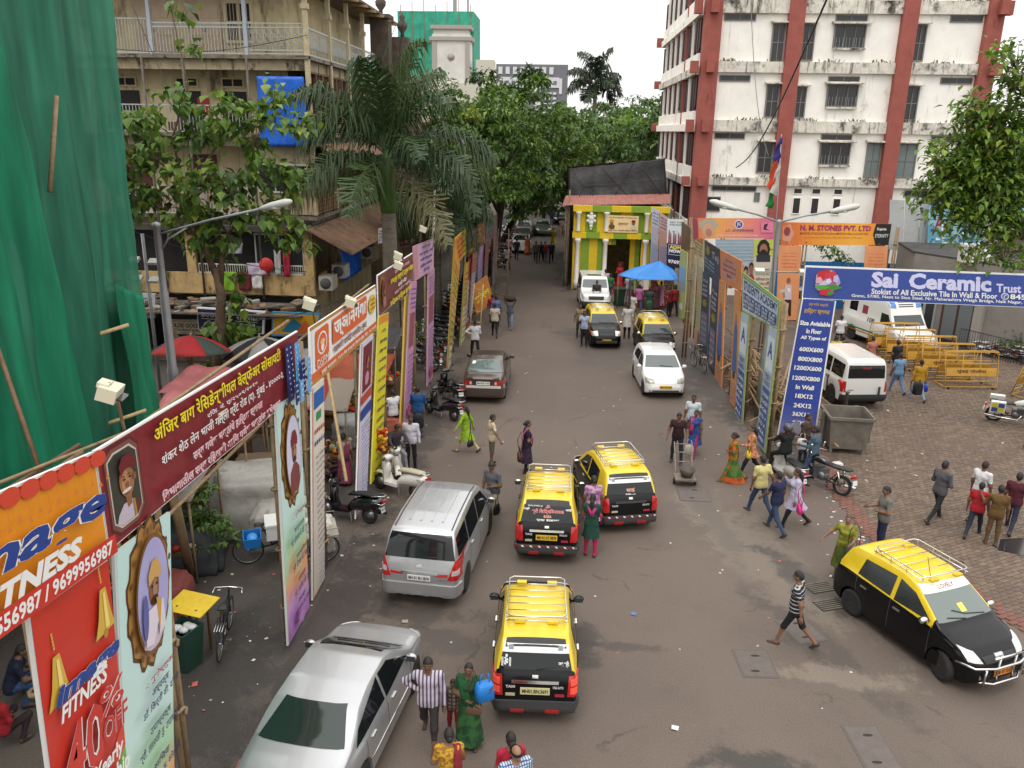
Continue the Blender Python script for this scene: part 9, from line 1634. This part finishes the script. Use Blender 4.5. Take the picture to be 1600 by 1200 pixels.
ladder('tall dark bamboo ladder standing at the far left hoardings',(-3.65,48.79),R(-12),.8,4.2,7,.5);ladder('short bamboo ladder leaning under the far left placard',(-4.2,39.05),R(-20),.6,2.6,5,.5,BAMBL)
px_,py_=-4.25,43.07
t=thing('placard','tilted orange placard leaning out from the left hoardings','placard',(px_,py_,0));mb=MB();mb.box((0,0,1.35),(.1,1.5,1.6),rz=R(-35),rx=.35);mb.build('board',M((.5,.2,.05),.5,var=.2,vs=3),t);mb=MB();V,F,wh=tmesh('शुभेच्छा',.03,0);mx=Matrix.Translation((0,0,1.35))@Matrix.Rotation(R(-35),4,'Z')@Matrix.Rotation(.35,4,'X');mb.add([mx@Vector((.056,(float(p[0])-.5)*1.2,(float(p[1])-.5)*.5))for p in V],F);mb.build('lettering',YEL,t);mb=MB();mb.tube([(0,.2,0),(0,0,1.2)],.03,5);mb.build('prop',BAMB,t)
tm=thing('timber_pile','heap of brown bamboo and timber behind the right hoardings','timber pile',(8.0,31.5,0));mb=MB()
for k in range(150):a=rnd.gauss(1.5,.35);c=Vector((rnd.gauss(0,.45),rnd.gauss(0,2.3),.1+.9*rnd.random()*(1-.3*abs(rnd.gauss(0,.5)))));d=Vector((math.cos(a),math.sin(a),rnd.gauss(.05,.16)))*rnd.uniform(.7,1.7);mb.tube([c-d,c+d],rnd.uniform(.025,.05),5,rnd.randrange(2))
mb.build('poles',[BAMB,WOODL],tm)['kind']='stuff'
fn_=thing('iron_railings','low dark iron railings holding back rubbish below the grey wall','railings',(20.5,36.5,0));rows=[(19.2,39.6),(20.6,37.2),(22.4,34.0)];mb=MB()
for i in range(2):
 (xa,ya),(xb,yb)=rows[i],rows[i+1]
 for k in range(22):f_=k/22;mb.tube([(xa+(xb-xa)*f_-20.5,ya+(yb-ya)*f_-36.5,0),(xa+(xb-xa)*f_-20.5,ya+(yb-ya)*f_-36.5,1.1)],.014,4)
 for z in(.15,1.05):mb.tube([(xa-20.5,ya-36.5,z),(xb-20.5,yb-36.5,z)],.02,5)
mb.build('bars',PLAS,fn_)
V=[];mi=[]
def scrap(x,y,z,s_):
 a=rnd.uniform(0,6.28);b=rnd.uniform(.5,1.2)*s_;c,s2=math.cos(a),math.sin(a);t_=rnd.uniform(.1,.5)*s_
 for dx,dy,dz in((-b,-s_,0),(b*.9,-s_*.8,t_*.3),(b*.7,s_,t_),(-b,s_*.7,.004)):V.append((x+dx*c-dy*s2,y+dx*s2+dy*c,z+dz))
 mi.append(rnd.choice((0,0,0,1,2,3)))
for k in range(420):f_=rnd.random();x=19.6+3.4*f_+rnd.uniform(0,1.0);y=39.3-5.6*f_+rnd.uniform(0,.7);scrap(x,y,.05+rnd.random()*.85*(1-abs(f_-.5)),rnd.uniform(.05,.2))
for k in range(120):scrap(rnd.uniform(-4.4,6),rnd.uniform(8,50),.006,rnd.uniform(.012,.035))
for k in range(150):scrap(rnd.uniform(-8,-4.3),rnd.uniform(9.5,30),.006,rnd.uniform(.01,.04))
for k in range(110):u=rnd.random();scrap(6.4+1.6*rnd.random()+(2.2*u if u<.3 else 0),17+10*u,.006,rnd.uniform(.015,.05))
for k in range(60):scrap(rnd.uniform(9,18),rnd.uniform(18,36),.03,rnd.uniform(.015,.05))
for x,y in((-2.36,12.81),(-3.02,14.65),(1.77,15.35),(2.2,11.89),(8.79,24.2),(7.94,22.67),(9.55,23.87),(-6.46,12.34),(13.31,32.42)):scrap(x,y,.01,.07)
tag(npmesh('litter',np.array(V),np.arange(len(V)).reshape(-1,4),[M((.6,.59,.56),.7),M((.35,.3,.24),.8),M((.1,.16,.3),.7),M((.45,.1,.08),.7)],mi),'scattered scraps of paper and plastic on the ground',None,None,'stuff')
tag(heap('paper_bag','crumpled white packet dropped on the plaza by the skip',(8.75,24.2),(.3,.22,.1),M((.65,.63,.6),.6),8,'litter packet'),'crumpled white packet dropped on the plaza by the skip')
wt=nr=np.random.RandomState(3);cs=[(x,49.4,3.2+.8*math.sin(x))for x in np.linspace(12.6,16.5,9)];P_,D,S_=clumps(cs,[.7]*9,80,.22);tag(leafcards('weeds',P_,D,S_,LEAFS,nr.choice(5,len(P_),p=WD),None),'weeds growing over the top of the blue fence',None,None,'stuff')
def wire(lab,p,q,sag,r_,n=22,mat=PLAS):
 p,q=Vector(p),Vector(q);mb=MB();mb.tube([p.lerp(q,i/n)-Vector((0,0,sag*math.sin(math.pi*i/n)))-p for i in range(n+1)],r_,5);tag(mb.build('overhead_cable',mat,None,tuple(p)),lab,'cable','overhead cables')
ax_,az_=6.19,13.05;bx2,bz2=9.92,7.92;wire('thick black cable crossing in front of the office block',(ax_,22,az_),(bx2,50,bz2),.9,.028)
cx2,cz2=10.12,12.63;dx2,dz2=12.06,8.52;wire('thin grey loop of wire hanging on the office wall',(cx2,51.6,17.5),(dx2,51.4,dz2),1.4,.022,mat=GREYM)
for(p,q,sg,lab)in((((-17.87,12.6),(-9.92,13.13)),(33,33),.35,'upper thin wire across the cream building front'),(((-16.14,14.06),(-12.8,7.48)),(32,30),.1,'thin wire falling past the leafy tree'),(((-15.69,6.18),(-10.46,4.1)),(29,33),.3,'low wire from the floodlight pole to the awning'),(((-10.4,10.26),(-9.1,14.94)),(34,46),1.6,'wire looping from the cream building corner to the turret'),(((-10.07,3.66),(-5.3,5.55)),(26,25),.35,'slack wire behind the round emblem banner'),(((-8.69,15.25),(-12.89,12.38)),(46,60),2,'wire hanging beside the turret')):
 wire(lab,(p[0][0],q[0],p[0][1]),(p[1][0],q[1],p[1][1]),sg,.014)
